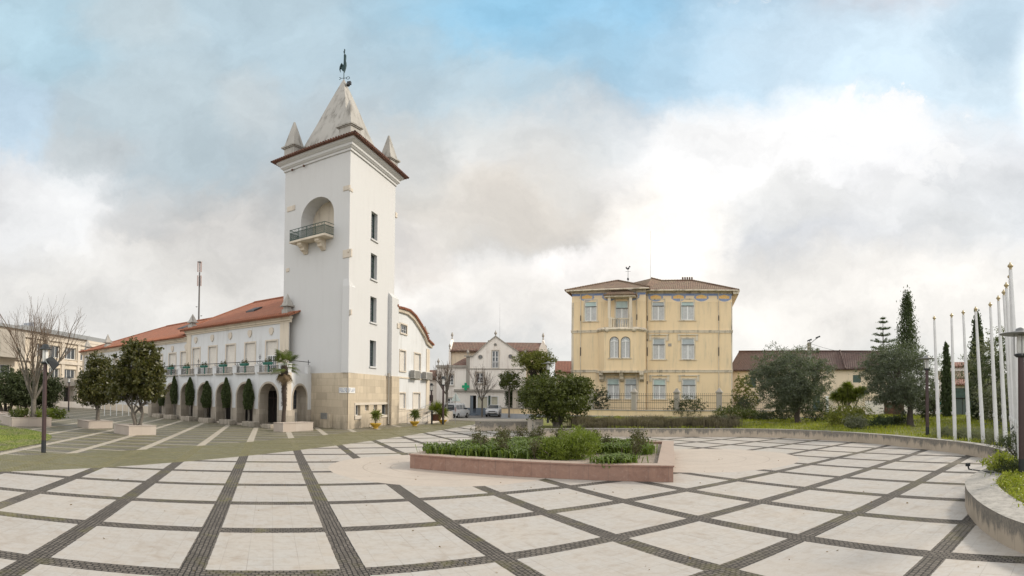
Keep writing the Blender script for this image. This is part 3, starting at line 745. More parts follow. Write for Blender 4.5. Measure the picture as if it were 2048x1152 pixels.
mb.build('window_surround', M['trim'], TW)
# buttress at the right corner and thin corner strip
mb = MB(2); bz = fr.z_at(780, 587)
mb.fbox(fr, wr-1.35, wr+.25, -.1, .38, 4.5, bz-.45); mb.hull([fr.p(wr-1.35, -.1, bz-.45), fr.p(wr+.25, -.1, bz-.45), fr.p(wr+.25, .38, bz-.45), fr.p(wr-1.35, .38, bz-.45)], [fr.p(wr-1.35, -.1, bz), fr.p(wr+.25, -.1, bz), fr.p(wr+.25, .0, bz), fr.p(wr-1.35, .0, bz)])
cz = fr.z_at(696, 560)
mb.hull([fr.p(-.16, -.5, 4.5), fr.p(1.0, -.0, 4.5), fr.p(1.0, .14, 4.5), fr.p(-.16, .14, 4.5)], [fr.p(-.1, -.5, cz-.5), fr.p(1.0, -.0, cz-.5), fr.p(1.0, .11, cz-.5), fr.p(-.1, .11, cz-.5)])
mb.hull([fr.p(-.1, -.5, cz-.5), fr.p(1.0, -.0, cz-.5), fr.p(1.0, .11, cz-.5), fr.p(-.1, .11, cz-.5)], [fr.p(-.0, -.5, cz+.1), fr.p(1.0, -.0, cz-.35), fr.p(1.0, .01, cz-.35), fr.p(-.0, .01, cz+.1)])
mb.build('buttress', M['white'], TW)
mb = MB(); mb.fbox(fr, wr-1.5, wr+.3, -.1, .5, -.02, 4.5); mb.build('buttress_base', M['stone'], TW)
mb = MB(); mb.tube(fr.p(wr-1.75, .3, .1), fr.p(wr-1.75, .3, 4.5), .06); mb.fbox(fr, wr-1.87, wr-1.63, .2, .4, 4.4, 4.75); mb.build('drainpipe', M['dark_trim'], TW)
for (u, v, us, onl, hh) in ((577, 417, 1.0, 1, .5), (688, 376, .7, 1, .45), (691, 507, .9, 1, .7), (572, 540, .4, 1, .35), (693, 625, .8, 1, .45), (697, 380, .5, 0, .3), (696, 502, .5, 0, .3), (788, 430, .45, 0, .55), (787, 652, .5, 0, .5)):
    q = fl if onl else fr; s_ = q.s_at(u); z_ = q.z_at(u, v); mb = MB()
    mb.fbox(q, s_-us/2, s_+us/2, -.1, .06+(.42 if not onl and u > 786 and v > 500 else 0), z_-hh/2, z_+hh/2); mb.build('quoin', M['trim'], TW, bevel=.03)
def windowunit(par, f_, a, b, c, d, o=0, nx=2, ny=3, fm='frame_g', gm='glass', fw=.06, dep=.32, sill=.12, surround=None, name='window', bars=.03, arch=False, transom=None, curt=False, sillm='trim'):
    mb = MB(); o0 = o-dep
    if not arch:
        for q in ((a, a+fw, c, d), (b-fw, b, c, d), (a+fw, b-fw, c, c+fw), (a+fw, b-fw, d-fw, d)): mb.fbox(f_, q[0], q[1], o0, o0+.07, q[2], q[3])
        top = d-fw
    else:
        r = (b-a)/2; m_ = (a+b)/2; sp = d-r; top = sp
        mb.fbox(f_, a, a+fw, o0, o0+.07, c, sp); mb.fbox(f_, b-fw, b, o0, o0+.07, c, sp); mb.fbox(f_, a, b, o0, o0+.07, c, c+fw); mb.fbox(f_, a, b, o0, o0+.09, sp-fw*.8, sp+fw*.8)
        pts = [f_.p(m_+(r-fw/2)*math.cos(PI*i/12), o0+.035, sp+(r-fw/2)*math.sin(PI*i/12)) for i in range(13)]; mb.path(pts, fw*.5, 5)
        for i in range(1, 6): mb.tube(f_.p(m_, o0+.035, sp), f_.p(m_+r*math.cos(PI*i/6), o0+.035, sp+r*math.sin(PI*i/6)), bars*.5, n=4)
    for i in range(1, nx): x = a+(b-a)*i/nx; w_ = bars*(1.8 if nx == 2 or i*2 == nx else 1); mb.fbox(f_, x-w_/2, x+w_/2, o0+.005, o0+.06, c+fw, top if not transom else min(top, transom))
    for j in range(1, ny): z_ = c+(min(top, transom or top)-c)*j/ny; mb.fbox(f_, a+fw, b-fw, o0+.008, o0+.055, z_-bars/2, z_+bars/2)
    if transom: mb.fbox(f_, a+fw, b-fw, o0, o0+.08, transom-.05, transom+.05)
    wf = mb.build(name, M[fm], par)
    mb = MB(); q = .02
    if arch: mb.hull([f_.p(a, o0-.02, c), f_.p(b, o0-.02, c)]+[f_.p(m_+r*math.cos(PI*i/12), o0-.02, sp+r*math.sin(PI*i/12)) for i in range(13)], [f_.p(a, o0+.01, c), f_.p(b, o0+.01, c)]+[f_.p(m_+r*math.cos(PI*i/12), o0+.01, sp+r*math.sin(PI*i/12)) for i in range(13)])
    else: mb.fbox(f_, a+q, b-q, o0-.02, o0+.02, c+q, d-q)
    mb.build('pane', M[gm], wf)
    if curt:
        mb = MB(); w_ = (b-a)/2; top2 = (transom or top)-.06
        for k in (0, 1):
            x0, x1 = a+fw*1.6+k*w_*.96, a+w_-fw*.6+k*w_*.96; nn = 7
            for i in range(nn): xa, xb = x0+(x1-x0)*i/nn, x0+(x1-x0)*(i+1)/nn; mb.fbox(f_, xa+.003, xb-.003, o0+.021, o0+.024+.01*(i % 2), c+fw*1.3, top2)
        mb.build('curtain', M['curtain'], wf)
    if sill:
        mb = MB(); mb.fbox(f_, a-sill, b+sill, o-.02 if sill else 0, o+.12, c-.13, c-.0); mb.build('sill', M[sillm], wf)
    if surround:
        mb = MB(); s_ = surround
        mb.fbox(f_, a-s_, a, o-.02, o+.05, c, d+s_); mb.fbox(f_, b, b+s_, o-.02, o+.05, c, d+s_); mb.fbox(f_, a, b, o-.02, o+.05, d, d+s_)
        mb.build('surround', M[sillm], wf)
    return wf
for q in ops: windowunit(TW, fr, *q[:4], 0, 2, 5, 'frame_g', dep=.38, sill=.1, sillm='white')
for i, q in enumerate(lw): windowunit(TW, fr, *q, .12, 2 if i in (1, 2) else 1, 3 if i in (1, 2) else 1, 'frame_w', 'glass', .05, .3, 0)
# cornice, tile eave, spire
mb = MB(); ring(mb, poly, HT-.02, HT+.22, .12); ring(mb, poly, HT+.22, HT+.36, .2, .34); ring(mb, poly, HT+.36, HT+.62, .36); ring(mb, poly, HT+.62, HT+.78, .4, .62); ring(mb, poly, HT+.78, HT+1.0, .64)
mb.build('cornice', M['white'], TW)
mb = MB(); ez = HT+1.0; E1 = polyoff(poly, .98); E2 = polyoff(poly, -.55)
mb.hull([V3(p, ez) for p in E1], [V3(p, ez+.08) for p in E1]); mb.hull([V3(p, ez+.081) for p in E1], [V3(p, ez+.55) for p in E2])
for i in range(4):
    a, b = E1[i], E1[(i+1) % 4]; L_ = (b-a).length; k = int(L_/.27); c_, e_ = E2[i], E2[(i+1) % 4]
    for j in range(k+1):
        q = a+(b-a)*j/k; q2 = a+(b-a)*max(.06, min(.94, j/k)); inw = ((c_-a)*(1-j/k)+(e_-b)*(j/k)).normalized()
        mb.tube(V3(q-inw*.07, ez+.07), V3(q+inw*.9, ez+.34), .1, .09, 6)
mb.build('tile_eave', M['roof_tower'], TW)
mb = MB(); S1 = polyoff(poly, -.75); ap = sum(poly, Vector((0, 0)))/4; AZT = Zat(684, 159, ap)
S2 = [ap+(p-ap)*.012 for p in S1]; sz = ez+.4
mb.hull([V3(p, sz) for p in S1], [V3(ap+(p-ap)*.60, sz+(AZT-sz)*.385) for p in S1]); mb.hull([V3(ap+(p-ap)*.60, sz+(AZT-sz)*.385) for p in S1], [V3(p, AZT) for p in S2])
mb.build('spire', M['spire'], TW)
for i, p in enumerate(poly):
    q = ap+(p-ap)*.86; fq = Fr(q, d1, n1); mb = MB(); s_ = .62; w0 = ez+.1
    z1_ = ez+1.55
    mb.fbox(fq, -s_, s_, -s_, s_, w0, z1_); mb.fbox(fq, -s_-.1, s_+.1, -s_-.1, s_+.1, z1_, z1_+.1); mb.fbox(fq, -s_-.2, s_+.2, -s_-.2, s_+.2, z1_+.1, z1_+.26)
    mb.fbox(fq, -s_-.02, s_+.02, -s_-.02, s_+.02, z1_+.26, z1_+3.1, tap=.58); mb.build('pinnacle', M['spire'], TW)
mb = MB(); q = V3(ap, AZT)+Vector((.45, -.2, -.75)); mb.box(q.x-.05, q.x+.3, q.y-.1, q.y+.2, q.z-.1, q.z+.25); mb.tube(q, q+Vector((.1, -.15, -.35)), .14, .17); mb.build('floodlight', M['iron'], TW)
for uu in (fl.s_at(604), fl.s_at(581)):
    mb = MB(); mb.box(*[x for p in (fl.p(uu, .2, 0),) for x in (p.x-.07, p.x+.07, p.y-.07, p.y+.07)], HT-.2, HT-.02); mb.build('bird_box', M['rust'], TW)
# weather vane
WV = thing('weather_vane', 'dark green copper cockerel weather vane on the tip of the tower', 'weather vane', (ap.x, ap.y, AZT))
f_ = Fr(ap, rx.xy)
mb = MB(); mb.tube(V3(ap, AZT-.15), V3(ap, Zat(684, 98, ap)), .045, .03, 6); mb.build('rod', M['bronze'], WV)
def zz(v): return Zat(684, v, ap)
def px(u): return (u-684.6)/F*ap.length*1.0
roo = [(684.6, 144), (683, 141), (680.5, 140), (678.6, 134), (678.3, 130), (676.6, 137), (676.9, 143.5), (675.6, 139), (676.2, 133), (678, 129), (680, 126.5), (682, 128.5), (683.6, 131.5), (684, 126), (684.2, 111.5), (685.5, 110), (687.6, 109.5), (687.9, 113), (687.6, 119), (687.2, 121.5), (688.4, 125), (688.9, 130), (688, 136), (686.4, 141), (685.4, 144)]
mb = MB(); mb.plate(f_, [(px(a), zz(b)) for a, b in roo], -.11, .11); mb.build('cockerel', M['bronze'], WV, bevel=.05)
mb = MB(); mb.plate(f_, [(px(a), zz(b)) for a, b in ((683.6, 106.5), (683, 103), (684.3, 101.5), (686, 98.5), (686.2, 101), (685.4, 103), (686, 105), (685, 107))], -.06, .06); mb.build('finial_bird', M['bronze'], WV)
mb = MB(); z_ = zz(155.8); mb.tube(f_.p(px(677.5), 0, z_), f_.p(px(691), 0, z_-.05), .03, n=5)
mb.path([f_.p(px(693.3)+.16*math.cos(k), 0, z_-.08+.16*math.sin(k)) for k in np.linspace(0, 2*PI, 13)], .03, 5)
mb.path([f_.p(px(674.5), 0, z_+.16), f_.p(px(677), 0, z_+.12), f_.p(px(678), 0, z_), f_.p(px(677), 0, z_-.12), f_.p(px(674.5), 0, z_-.14)], .03, 5); mb.build('compass_letters', M['bronze'], WV)
# balcony
BA = thing('balcony', 'small stone balcony with dark green iron railing high on the white tower', 'balcony', tuple(fl.p((bs0+bs1)/2, 0, bzf)))
be0, be1 = bs0-.0, bs1+.25; pr = 1.15
mb = MB(); mb.fbox(fl, be0-.02, be1, .02, pr, bzf-.22, bzf-.02); mb.build('slab', M['cream'], BA, bevel=.03)
for k in (.26, .76):
    s_ = be0+(be1-be0)*k; mb = MB()
    mb.plate(Fr(fl.p(s_, 0, 0), n1, d1), [(.0, bzf-.22), (.95, bzf-.22), (.95, bzf-.42), (.75, bzf-.6), (.6, bzf-.62), (.55, bzf-.85), (.3, bzf-.95), (.1, bzf-1.15), (.02, bzf-1.15)], -.22, .22); mb.build('corbel', M['cream'], BA)
def grille(mb, f_, s0, s1, o, z0, z1, step=.11, r=.014):
    w_ = s1-s0; h_ = z1-z0; n = max(2, int((w_+h_)/step))
    for i in range(n):
        q = i*step
        a = (s0+q, z0) if q < w_ else (s1, z0+q-w_); b = (s0, z0+q) if q < h_ else (s0+q-h_, z1)
        if abs(a[0]-b[0]) > .02: mb.tube(f_.p(a[0], o, a[1]), f_.p(b[0], o, b[1]), r, n=3, cap=False); mb.tube(f_.p(s0+s1-a[0], o, a[1]), f_.p(s0+s1-b[0], o, b[1]), r, n=3, cap=False)
mb = MB(); rh = 1.0; fq = Fr(fl.p(be0, 0, 0), n1, d1); fq2 = Fr(fl.p(be1, 0, 0), n1, d1)
z0 = bzf
for a, b, ff in ((be0+.05, be1-.05, fl),):
    for z_ in (z0+.05, z0+.72, z0+rh): mb.tube(fl.p(a, pr-.05, z_), fl.p(b, pr-.05, z_), .03, n=5)
    for k in range(5): s_ = a+(b-a)*k/4; mb.tube(fl.p(s_, pr-.05, z0-.02), fl.p(s_, pr-.05, z0+rh), .025, n=5)
    grille(mb, fl, a, b, pr-.05, z0+.05, z0+.72, .1, .012)
    for k in range(9):
        s_ = a+(b-a)*(k+.5)/9; mb.path([fl.p(s_+.1*math.cos(x), pr-.05, z0+.86+.1*math.sin(x)) for x in np.linspace(0, 2*PI, 9)], .014, 3, False)
for ff, s_ in ((fq, 0), (fq2, 0)):
    for z_ in (z0+.05, z0+.72, z0+rh): mb.tube(ff.p(.0, 0, z_), ff.p(pr-.05, 0, z_), .03, n=5)
    grille(mb, ff, 0, pr-.05, 0, z0+.05, z0+.72, .1, .012)
mb.build('railing', M['frame_g'], BA)
# plaques and letter box block on the base
PLQ = thing('street_plaque', 'white tile street name plaque wrapped round the tower corner', 'plaque', tuple(fl.p(.4, .12, 3.3)))
za, zb_ = fl.z_at(690, 786), fl.z_at(690, 775)
for f_, s0, s1 in ((fl, -.1, fl.s_at(680)), (fr, -.1, fr.s_at(707))):
    mb = MB(); mb.fbox(f_, s0, s1, .125, .155, za, zb_); pl = mb.build('tile_panel', M['frame_w'], PLQ)
    mb = MB()
    for k in (.25, .5, .75):
        n = 7
        for j in range(n):
            if (j*3+int(k*8)) % 5 == 0: continue
            x = s0+(s1-s0)*(.08+.84*j/n); mb.fbox(f_, x, x+(s1-s0)*.07, .156, .159, za+(zb_-za)*k-.03, za+(zb_-za)*k+.03)
    for q in (s0+.02, s1-.05): mb.fbox(f_, q, q+.03, .156, .16, za+.02, zb_-.02)
    mb.build('lettering', plain('plaque_blue', (.08, .12, .25), .4) if 'pb' not in M else M['pb'], pl)
s0, s1 = fl.s_at(668), fl.s_at(648); mb = MB(); mb.fbox(fl, s0, s1, .12, .5, 0, fl.z_at(660, 827), tap=.0)
SB = thing('stone_pedestal', 'low stone block with a grey plaque against the tower foot', 'pedestal', tuple(fl.p(s0, .12, 0)))
mb.build('block', M['stone'], SB, bevel=.03); mb = MB(); mb.fbox(fl, s0+.25, s1-.12, .505, .52, .75, 1.25); mb.build('plaque', M['steel'], SB)
# ------------------------------------------------------------ town hall wing
K0 = Vector((-17.6, 38.6))-d1*.5
fa = Fr(K0, d1, n1)                    # arcade plane, s=0 at the corner (arches begin .84)
U0 = Vector((-18.71, 42.39)); fu = Fr(U0, d1, n1)
WG = thing('town_hall', 'long white two storey arcaded town hall with an orange tiled roof left of the tower', 'building', tuple(fa.p(0, 0, 0)))
TZ = 4.45; SE = 21.9
ar = [(.84+3.0*k+.02, .84+3.0*k+2.50, -.01, 3.74, 'a') for k in range(7)]
mb = MB(); wallo(mb, fa, 0, SE, 0, TZ, ar, .04, 0, False)
fe = Fr(K0, d2, n2); ew = 3.7; eo = [(.75, 3.05, -.01, 3.62, 'a')]
wallo(mb, fe, 0, ew, 0, TZ, eo, .04, 0, False)
fend = Fr(fa.p(SE, 0, 0), d2, -n2); wallo(mb, fend, 0, 3.1, 0, TZ, [], 0)
mb.build('arcade_wall', M['white_w'], WG)
mb = MB(18)                             # stone jambs and soffits of each arch
def jamb(mb, f_, a, b, d, o0, o1, th=.16):
    r = (b-a)/2; m_ = (a+b)/2; sp = d-r; N = 16
    outl = [(a, 0)]+[(m_-(r)*math.cos(PI*i/N), sp+r*math.sin(PI*i/N)) for i in range(N+1)]+[(b, 0)]
    inn = [(a+th, 0)]+[(m_-(r-th)*math.cos(PI*i/N), sp+(r-th)*math.sin(PI*i/N)) for i in range(N+1)]+[(b-th, 0)]
    for i in range(len(outl)-1):
        A, B_, C_, D_ = outl[i], outl[i+1], inn[i+1], inn[i]
        mb.hull([f_.p(q[0], o0, q[1]) for q in (A, B_, C_, D_)], [f_.p(q[0], o1, q[1]) for q in (A, B_, C_, D_)])
for a, b, c, d, k in ar: jamb(mb, fa, a, b, d, -.95, .035)
jamb(mb, fe, *eo[0][:2], eo[0][3], -.9, .035)
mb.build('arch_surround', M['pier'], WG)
mb = MB(1)
xs = [0]+[q for a in ar for q in a[:2]]+[SE]
for i in range(0, len(xs), 2): mb.fbox(fa, xs[i]-(.05 if i == 0 else 0), xs[i+1], -.9, .05, -.02, 1.46)
mb.fbox(fe, .0, .75, -.5, .05, -.02, 1.46); mb.fbox(fe, 3.05, ew, -.5, .05, -.02, 1.46)
mb.build('dado', M['pier'], WG)
mb = MB(); mb.fbox(fa, .85, SE-.15, -3.1, -.04, 3.95, TZ-.004); mb.fbox(fe, .1, 3.3, -.75, -.05, 3.95, TZ-.004); mb.fbox(fa, .85, SE-.03, -3.1, -.04, -.05, .16)
mb.build('gallery_slab', M['beige'], WG)
mb = MB(); ob = [(1.1+3*k, 3.0+3*k, .16, 3.0) for k in range(7)]; wallo(mb, fa, .9, SE, .1, 4, ob, .3, -3.05); mb.build('gallery_wall', M['dark_trim'], WG)  # dark material puts the shade inside the arcade into the wall colour
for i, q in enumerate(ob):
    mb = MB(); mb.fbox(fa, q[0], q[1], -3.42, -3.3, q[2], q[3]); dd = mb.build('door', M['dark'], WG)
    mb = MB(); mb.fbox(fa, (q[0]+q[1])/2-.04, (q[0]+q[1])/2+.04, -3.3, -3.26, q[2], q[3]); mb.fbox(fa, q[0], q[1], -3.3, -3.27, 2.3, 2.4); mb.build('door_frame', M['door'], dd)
# end bay: barred window behind the palm
mb = MB(); fei = Fr(fe.p(0, -.9, 0), d2, n2); wallo(mb, fei, .6, 3.2, 0, 4, [(.95, 2.85, 1.5, 3.1)], .12); mb.build('bay_wall', M['beige'], WG)
wf = windowunit(WG, fei, .95, 2.85, 1.5, 3.1, 0, 4, 4, 'frame_d', 'glass', .07, .1, 0, bars=.05)
mb = MB(); mb.fbox(fei, .95, 2.85, 0, .05, .3, 1.2); mb.build('panel', M['dark_trim'], WG)
# coloured strip at the corner and capping of the terrace
mb = MB(); mb.fbox(fe, -.04, .62, -.02, .05, 1.46, TZ+.0); mb.fbox(fa, -.035, .1, -.02, .06, 1.46, TZ); mb.build('corner_strip', M['trim'], WG)
mb = MB(2)
for k in range(8):
    a = -.06 if k == 0 else .84+3.0*(k-1)+2.48; b = .88 if k == 0 else min(.84+3.0*k+.04, SE)
    mb.fbox(fa, a, b, -.34, .0+.006, TZ-.002, 5.1); mb.fbox(fa, a-.03, b+.03, -.37, .04, 5.1, 5.16)
mb.fbox(fe, .35, .7, -.34, .006, TZ, 5.1); mb.fbox(fe, .32, .73, -.37, .04, 5.1, 5.16); mb.fbox(fe, 3.1, 3.5, -.34, .006, TZ, 5.1); mb.fbox(fe, 3.07, 3.53, -.37, .04, 5.1, 5.16)
mb.build('parapet_pier', M['white_w'], WG)
def planter_box(p, f_):
    pass
gboxes = []
for k in range(7):
    a, b = .84+3.0*k+.04, .84+3.0*k+2.48; mb = MB(); mb.fbox(fa, a-.08, b+.08, -.2, .16, TZ-.07, TZ+.05)
    mb.build('balcony_sill', M['dark_trim'], WG)
    mb = MB()
    for z_ in (TZ+.12, 5.02): mb.tube(fa.p(a, -.05, z_), fa.p(b, -.05, z_), .018, n=4)
    grille(mb, fa, a, b, -.05, TZ+.12, 5.02, .14, .013)
    mb.build('railing', M['iron'], WG)
mb = MB(); mb.tube(fa.p(.3, -.05, 5.42), fa.p(SE, -.05, 5.42), .028, n=5); mb.tube(fe.p(.3, -.1, 5.42), fe.p(3.6, -.1, 5.42), .028, n=5)
for k in range(8):
    s_ = max(.3, .34+3.0*k)
    for q in (-.22, 0, .22): mb.path([fa.p(s_+q*.4, -.1, 5.16), fa.p(s_+q*1.6, -.1, 5.3), fa.p(s_+q*1.1, -.1, 5.45), fa.p(s_+q*.5, -.1, 5.36)], .022, 4)
    if k in (1, 4): mb.tube(fa.p(s_, -.1, 5.16), fa.p(s_, -.1, 6.0), .02, n=4); mb.path([fa.p(s_+.12*math.cos(x), -.1, 5.75+.12*math.sin(x)) for x in np.linspace(0, 2*PI, 9)], .02, 4)
mb.tube(fe.p(3.3, -.1, 5.16), fe.p(3.3, -.1, 5.6), .03); mb.build('handrail', M['iron'], WG)
# upper storey
S1_, S2_ = 16.06, 46.5
wins = [(1.53+3.0*k, 2.98+3.0*k-.03*k, TZ, 7.45) for k in range(5)]
w2 = [(16.35, 17.45, TZ, 7.2)]+[(18.52+3.0*k, 19.98+3.0*k, TZ, 7.14) for k in range(9)]
mb = MB(); wallo(mb, fu, 0, S1_, TZ-.1, 9.0, wins, .22); wallo(mb, fu, S1_, S2_, TZ-.1, 8.4, w2, .22, -.12)
wallo(mb, fu, SE-1.9, S2_, 0, TZ-.1, [(fu.s_at(188), fu.s_at(178), 0, 2.6)], .3, -.12)
fx = Fr(fu.p(S2_, -.12, 0), d2, -n2); wallo(mb, fx, 0, 16, 0, 8.4, [], 0)
mb.build('upper_wall', M['white_w'], WG)
mb = MB(); mb.fbox(fu, fu.s_at(188), fu.s_at(178), -.38, -.3, 0, 2.6); mb.build('door', M['planter_green'] if 0 else plain('teal_door', (.03, .07, .09), .5), WG)
mb = MB(1)
for s0, s1, h_ in ((.05, 1.13, 9.0), (15.22, 16.06, 9.0)): mb.fbox(fu, s0, s1, -.05, .07, TZ, h_)
mb.fbox(fu, 45.9, 46.56, -.15, -.03, 0, 8.4); mb.fbox(fu, SE-1.9, S2_, -.16, -.06, 0, .9); mb.build('pilaster', M['cream'], WG)
mb = MB(); 
for s0, s1, z_, o in ((-.2, S1_+.1, 8.95, 0), (S1_+.1, S2_+.3, 8.3, -.12)):
    mb.fbox(fu, s0, s1, o-.1, o+.1, z_, z_+.16); mb.fbox(fu, s0, s1, o-.1, o+.22, z_+.16, z_+.34); mb.fbox(fu, s0-.1, s1+.02, o-.1, o+.36, z_+.34, z_+.52)
mb.build('cornice', M['cream'], WG)
for i, (a, b, c, d) in enumerate(wins+w2):
    o = 0 if i < 5 else -.12
    mb = MB(); mb.fbox(fu, a-.14, a, o-.02, o+.05, c, d+.14); mb.fbox(fu, b, b+.14, o-.02, o+.05, c, d+.14); mb.fbox(fu, a, b, o-.02, o+.05, d, d+.14)
    wf = mb.build('window', M['trim'], WG)
    opn = {0: .42, 5: .55, 6: .45}.get(i, 1.0)
    zs = c+(d-c)*(1-opn) if opn < 1 else c+.02
    mb = MB(); nb = int((d-zs)/.06)
    for j in range(nb): mb.fbox(fu, a+.01, b-.01, o-.14, o-.115-(.008 if j % 2 else 0), zs+j*(d-zs)/nb, zs+(j+1)*(d-zs)/nb-.004)
    mb.build('shutter', M['shutter'], wf)
    if opn < 1: windowunit(WG, fu, a, b, c, zs, o, 6, 4, 'frame_w', 'glass', .07, .16, 0, name='french_door', bars=.035)
for i in range(10):
    s_ = 2.3+3.0*i if i < 5 else 16.7+(i-5)*3.0+(-.35 if i == 5 else -.45); z_ = 8.35 if i < 5 else 7.7; o = 0 if i < 5 else -.12
    mb = MB(); mb.plate(fu, [(s_-.24, z_+.28), (s_-.3, z_), (s_-.16, z_-.28), (s_, z_-.38), (s_+.16, z_-.28), (s_+.3, z_), (s_+.24, z_+.28), (s_, z_+.36)], o-.02, o+.1); mb.build('medallion', M['trim'], WG, bevel=.03)
# roof of the wing
def eave(mb, f_, s0, s1, o, z, step=.25, slope=.5, ln=.7):
    k = int((s1-s0)/step)
    for j in range(k+1): x = s0+(s1-s0)*j/k; mb.tube(f_.p(x, o+.04, z), f_.p(x, o-ln, z+ln*slope), .075, .07, 6)
mb = MB(); D = 16.2; e0, e1 = 9.5, 8.85; R1, R2 = 13.35, 12.3; fd = lambda s_, o, z_: fu.p(s_, o, z_)
def slab(mb, P, th=.12):
    P = [Vector(p) for p in P]; n = (P[1]-P[0]).cross(P[2]-P[0]).normalized(); n = n if n.z > 0 else -n
    mb.hull([p-n*th for p in P], P)
slab(mb, [fd(-.55, .6, e0), fd(16.6, .6, e0), fd(14.3, -8.1, R1), fd(-2, -8.1, R1)]); slab(mb, [fd(16.6, .6, e0), fd(16.6, -16.8, e0), fd(14.3, -8.1, R1)])
slab(mb, [fd(-2, -8.1, R1), fd(14.3, -8.1, R1), fd(16.6, -16.8, e0), fd(.5, -16.8, e0)]); slab(mb, [fd(-.55, -2, e0+.9), fd(-2, -8.1, R1), fd(.5, -16.8, e0)])
slab(mb, [fd(16.2, .45, e1), fd(S2_+.5, .45, e1), fd(34, -8.1, R2), fd(16.2, -8.1, R2)]); slab(mb, [fd(S2_+.5, .45, e1), fd(S2_+.5, -16.5, e1), fd(34, -8.1, R2)]); slab(mb, [fd(16.2, -8.1, R2), fd(34, -8.1, R2), fd(S2_+.5, -16.5, e1), fd(16.2, -16.5, e1)])
eave(mb, fu, -.5, 16.5, .6, e0+.02); eave(mb, fu, 16.7, S2_+.4, .45, e1+.02)
mb.tube(fd(-2, -8.1, R1+.03), fd(14.3, -8.1, R1+.03), .14, n=6); mb.tube(fd(14.3, -8.1, R1), fd(16.6, .6, e0), .12, n=6); mb.tube(fd(16.3, -8.1, R2+.03), fd(34, -8.1, R2+.03), .14, n=6); mb.tube(fd(34, -8.1, R2), fd(S2_+.5, .45, e1), .12, n=6)
RF = mb.build('roof', M['roof_new'], WG)
def skylight(s_, t_, w_, h_, e, Rr, o):
    P = lambda a, q, up_=0: fd(a, o-(8.7-(.6-o))*q if 0 else o-8.7*q, e+(Rr-e)*q+up_)
    mb = MB(); mb.hull([P(s_, t_, 0), P(s_+w_, t_, 0), P(s_+w_, t_+h_, 0), P(s_, t_+h_, 0)], [P(s_, t_, .16), P(s_+w_, t_, .16), P(s_+w_, t_+h_, .16), P(s_, t_+h_, .16)])
    k = mb.build('skylight', M['frame_d'], RF); mb = MB(); mb.hull([P(s_+.1, t_+.02, .15), P(s_+w_-.1, t_+.02, .15), P(s_+w_-.1, t_+h_-.02, .15), P(s_+.1, t_+h_-.02, .15)], [P(s_+.1, t_+.02, .18), P(s_+w_-.1, t_+.02, .18), P(s_+w_-.1, t_+h_-.02, .18), P(s_+.1, t_+h_-.02, .18)]); mb.build('pane', M['frame_d'], k)
skylight(1.1, .42, 1.3, .13, e0, R1, .6); skylight(8.4, .42, 1.3, .13, e0, R1, .6); skylight(19.2, .42, 1.2, .13, e1, R2, .45); skylight(23.5, .55, 1.5, .2, e1, R2, .45)
def pinn(f_, s_, o, z0, z1, w_=.45, m_='spire'):
    mb = MB(); h_ = z1-z0; q = w_
    mb.fbox(f_, s_-q*.8, s_+q*.8, o-q*.8, o+q*.8, z0-.4, z0+h_*.22); mb.fbox(f_, s_-q*.55, s_+q*.55, o-q*.55, o+q*.55, z0+h_*.22, z0+h_*.36); mb.fbox(f_, s_-q, s_+q, o-q, o+q, z0+h_*.36, z0+h_*.42); mb.fbox(f_, s_-q*.85, s_+q*.85, o-q*.85, o+q*.85, z0+h_*.42, z1, tap=q*.82)
    mb.build('pinnacle', M[m_], WG)
pinn(fu, .45, -.15, e0+.25, 11.55); pinn(fu, 15.25, -.15, e0+.25, 11.3)
for u, vt, vb in ((211, 664, 690), (171, 676, 700)): s_ = fu.s_at(u); pinn(fu, s_, -.2, e1+.1, fu.z_at(u, vt)-.3, .5)
# gable end beyond the tower
fg = Fr(R0+d2*.3, d2, n2); SG = fg.s_at(857.3)
zed, zap = fg.z_at(857, 697), fg.z_at(798, 624)
prof = [(fg.s_at(u), fg.z_at(u, v)) for u, v in ((790, 623), (798, 624.5), (812, 629), (824, 640), (836, 658), (846, 675), (851, 688), (857.3, 694))]
gw = [(796.5, 810, 741.5, 701.5), (827.5, 840, 743.5, 707.5), (792, 810, 816.5, 786.5), (826, 839.5, 817, 786.5), (799, 812, 666.8, 649.5)]
gops = [(fg.s_at(a), fg.s_at(b), fg.z_at((a+b)/2, c), fg.z_at((a+b)/2, d)) for a, b, c, d in gw]
gops[0] = (gops[0][1]-1.5,)+gops[0][1:]; gops[2] = (gops[2][1]-1.5,)+gops[2][1:]
mb = MB(); wallo(mb, fg, -.3, SG, 0, zed-.05, gops[:4], .2)
zs_ = zed-.05; oo = gops[4]
def col_(a, b, za_, zb2, z0_):
    mb.quad(fg.p(a, 0, z0_), fg.p(b, 0, z0_), fg.p(b, 0, zb2), fg.p(a, 0, za_))
pf = [(-.3, zap)]+[p for p in prof if p[0] > -.3]
xs = sorted({*[p[0] for p in pf], oo[0], oo[1]})
def pz(x):
    for (a, za_), (b, zb2) in zip(pf, pf[1:]):
        if a <= x <= b+1e-6: return za_+(zb2-za_)*(x-a)/(b-a)
    return pf[-1][1]
for a, b in zip(xs, xs[1:]):
    if oo[0] <= (a+b)/2 <= oo[1]: col_(a, b, oo[2], oo[2], zs_); col_(a, b, pz(a), pz(b), oo[3])
    else: col_(a, b, pz(a), pz(b), zs_)
mb.quad(fg.p(oo[0], -.2, oo[2]), fg.p(oo[1], -.2, oo[2]), fg.p(oo[1], -.2, oo[3]), fg.p(oo[0], -.2, oo[3]))
mb.fbox(fg, SG-.05, SG, -8, -.02, 0, zed-.4)
mb.build('gable_wall', M['white_w'], WG)
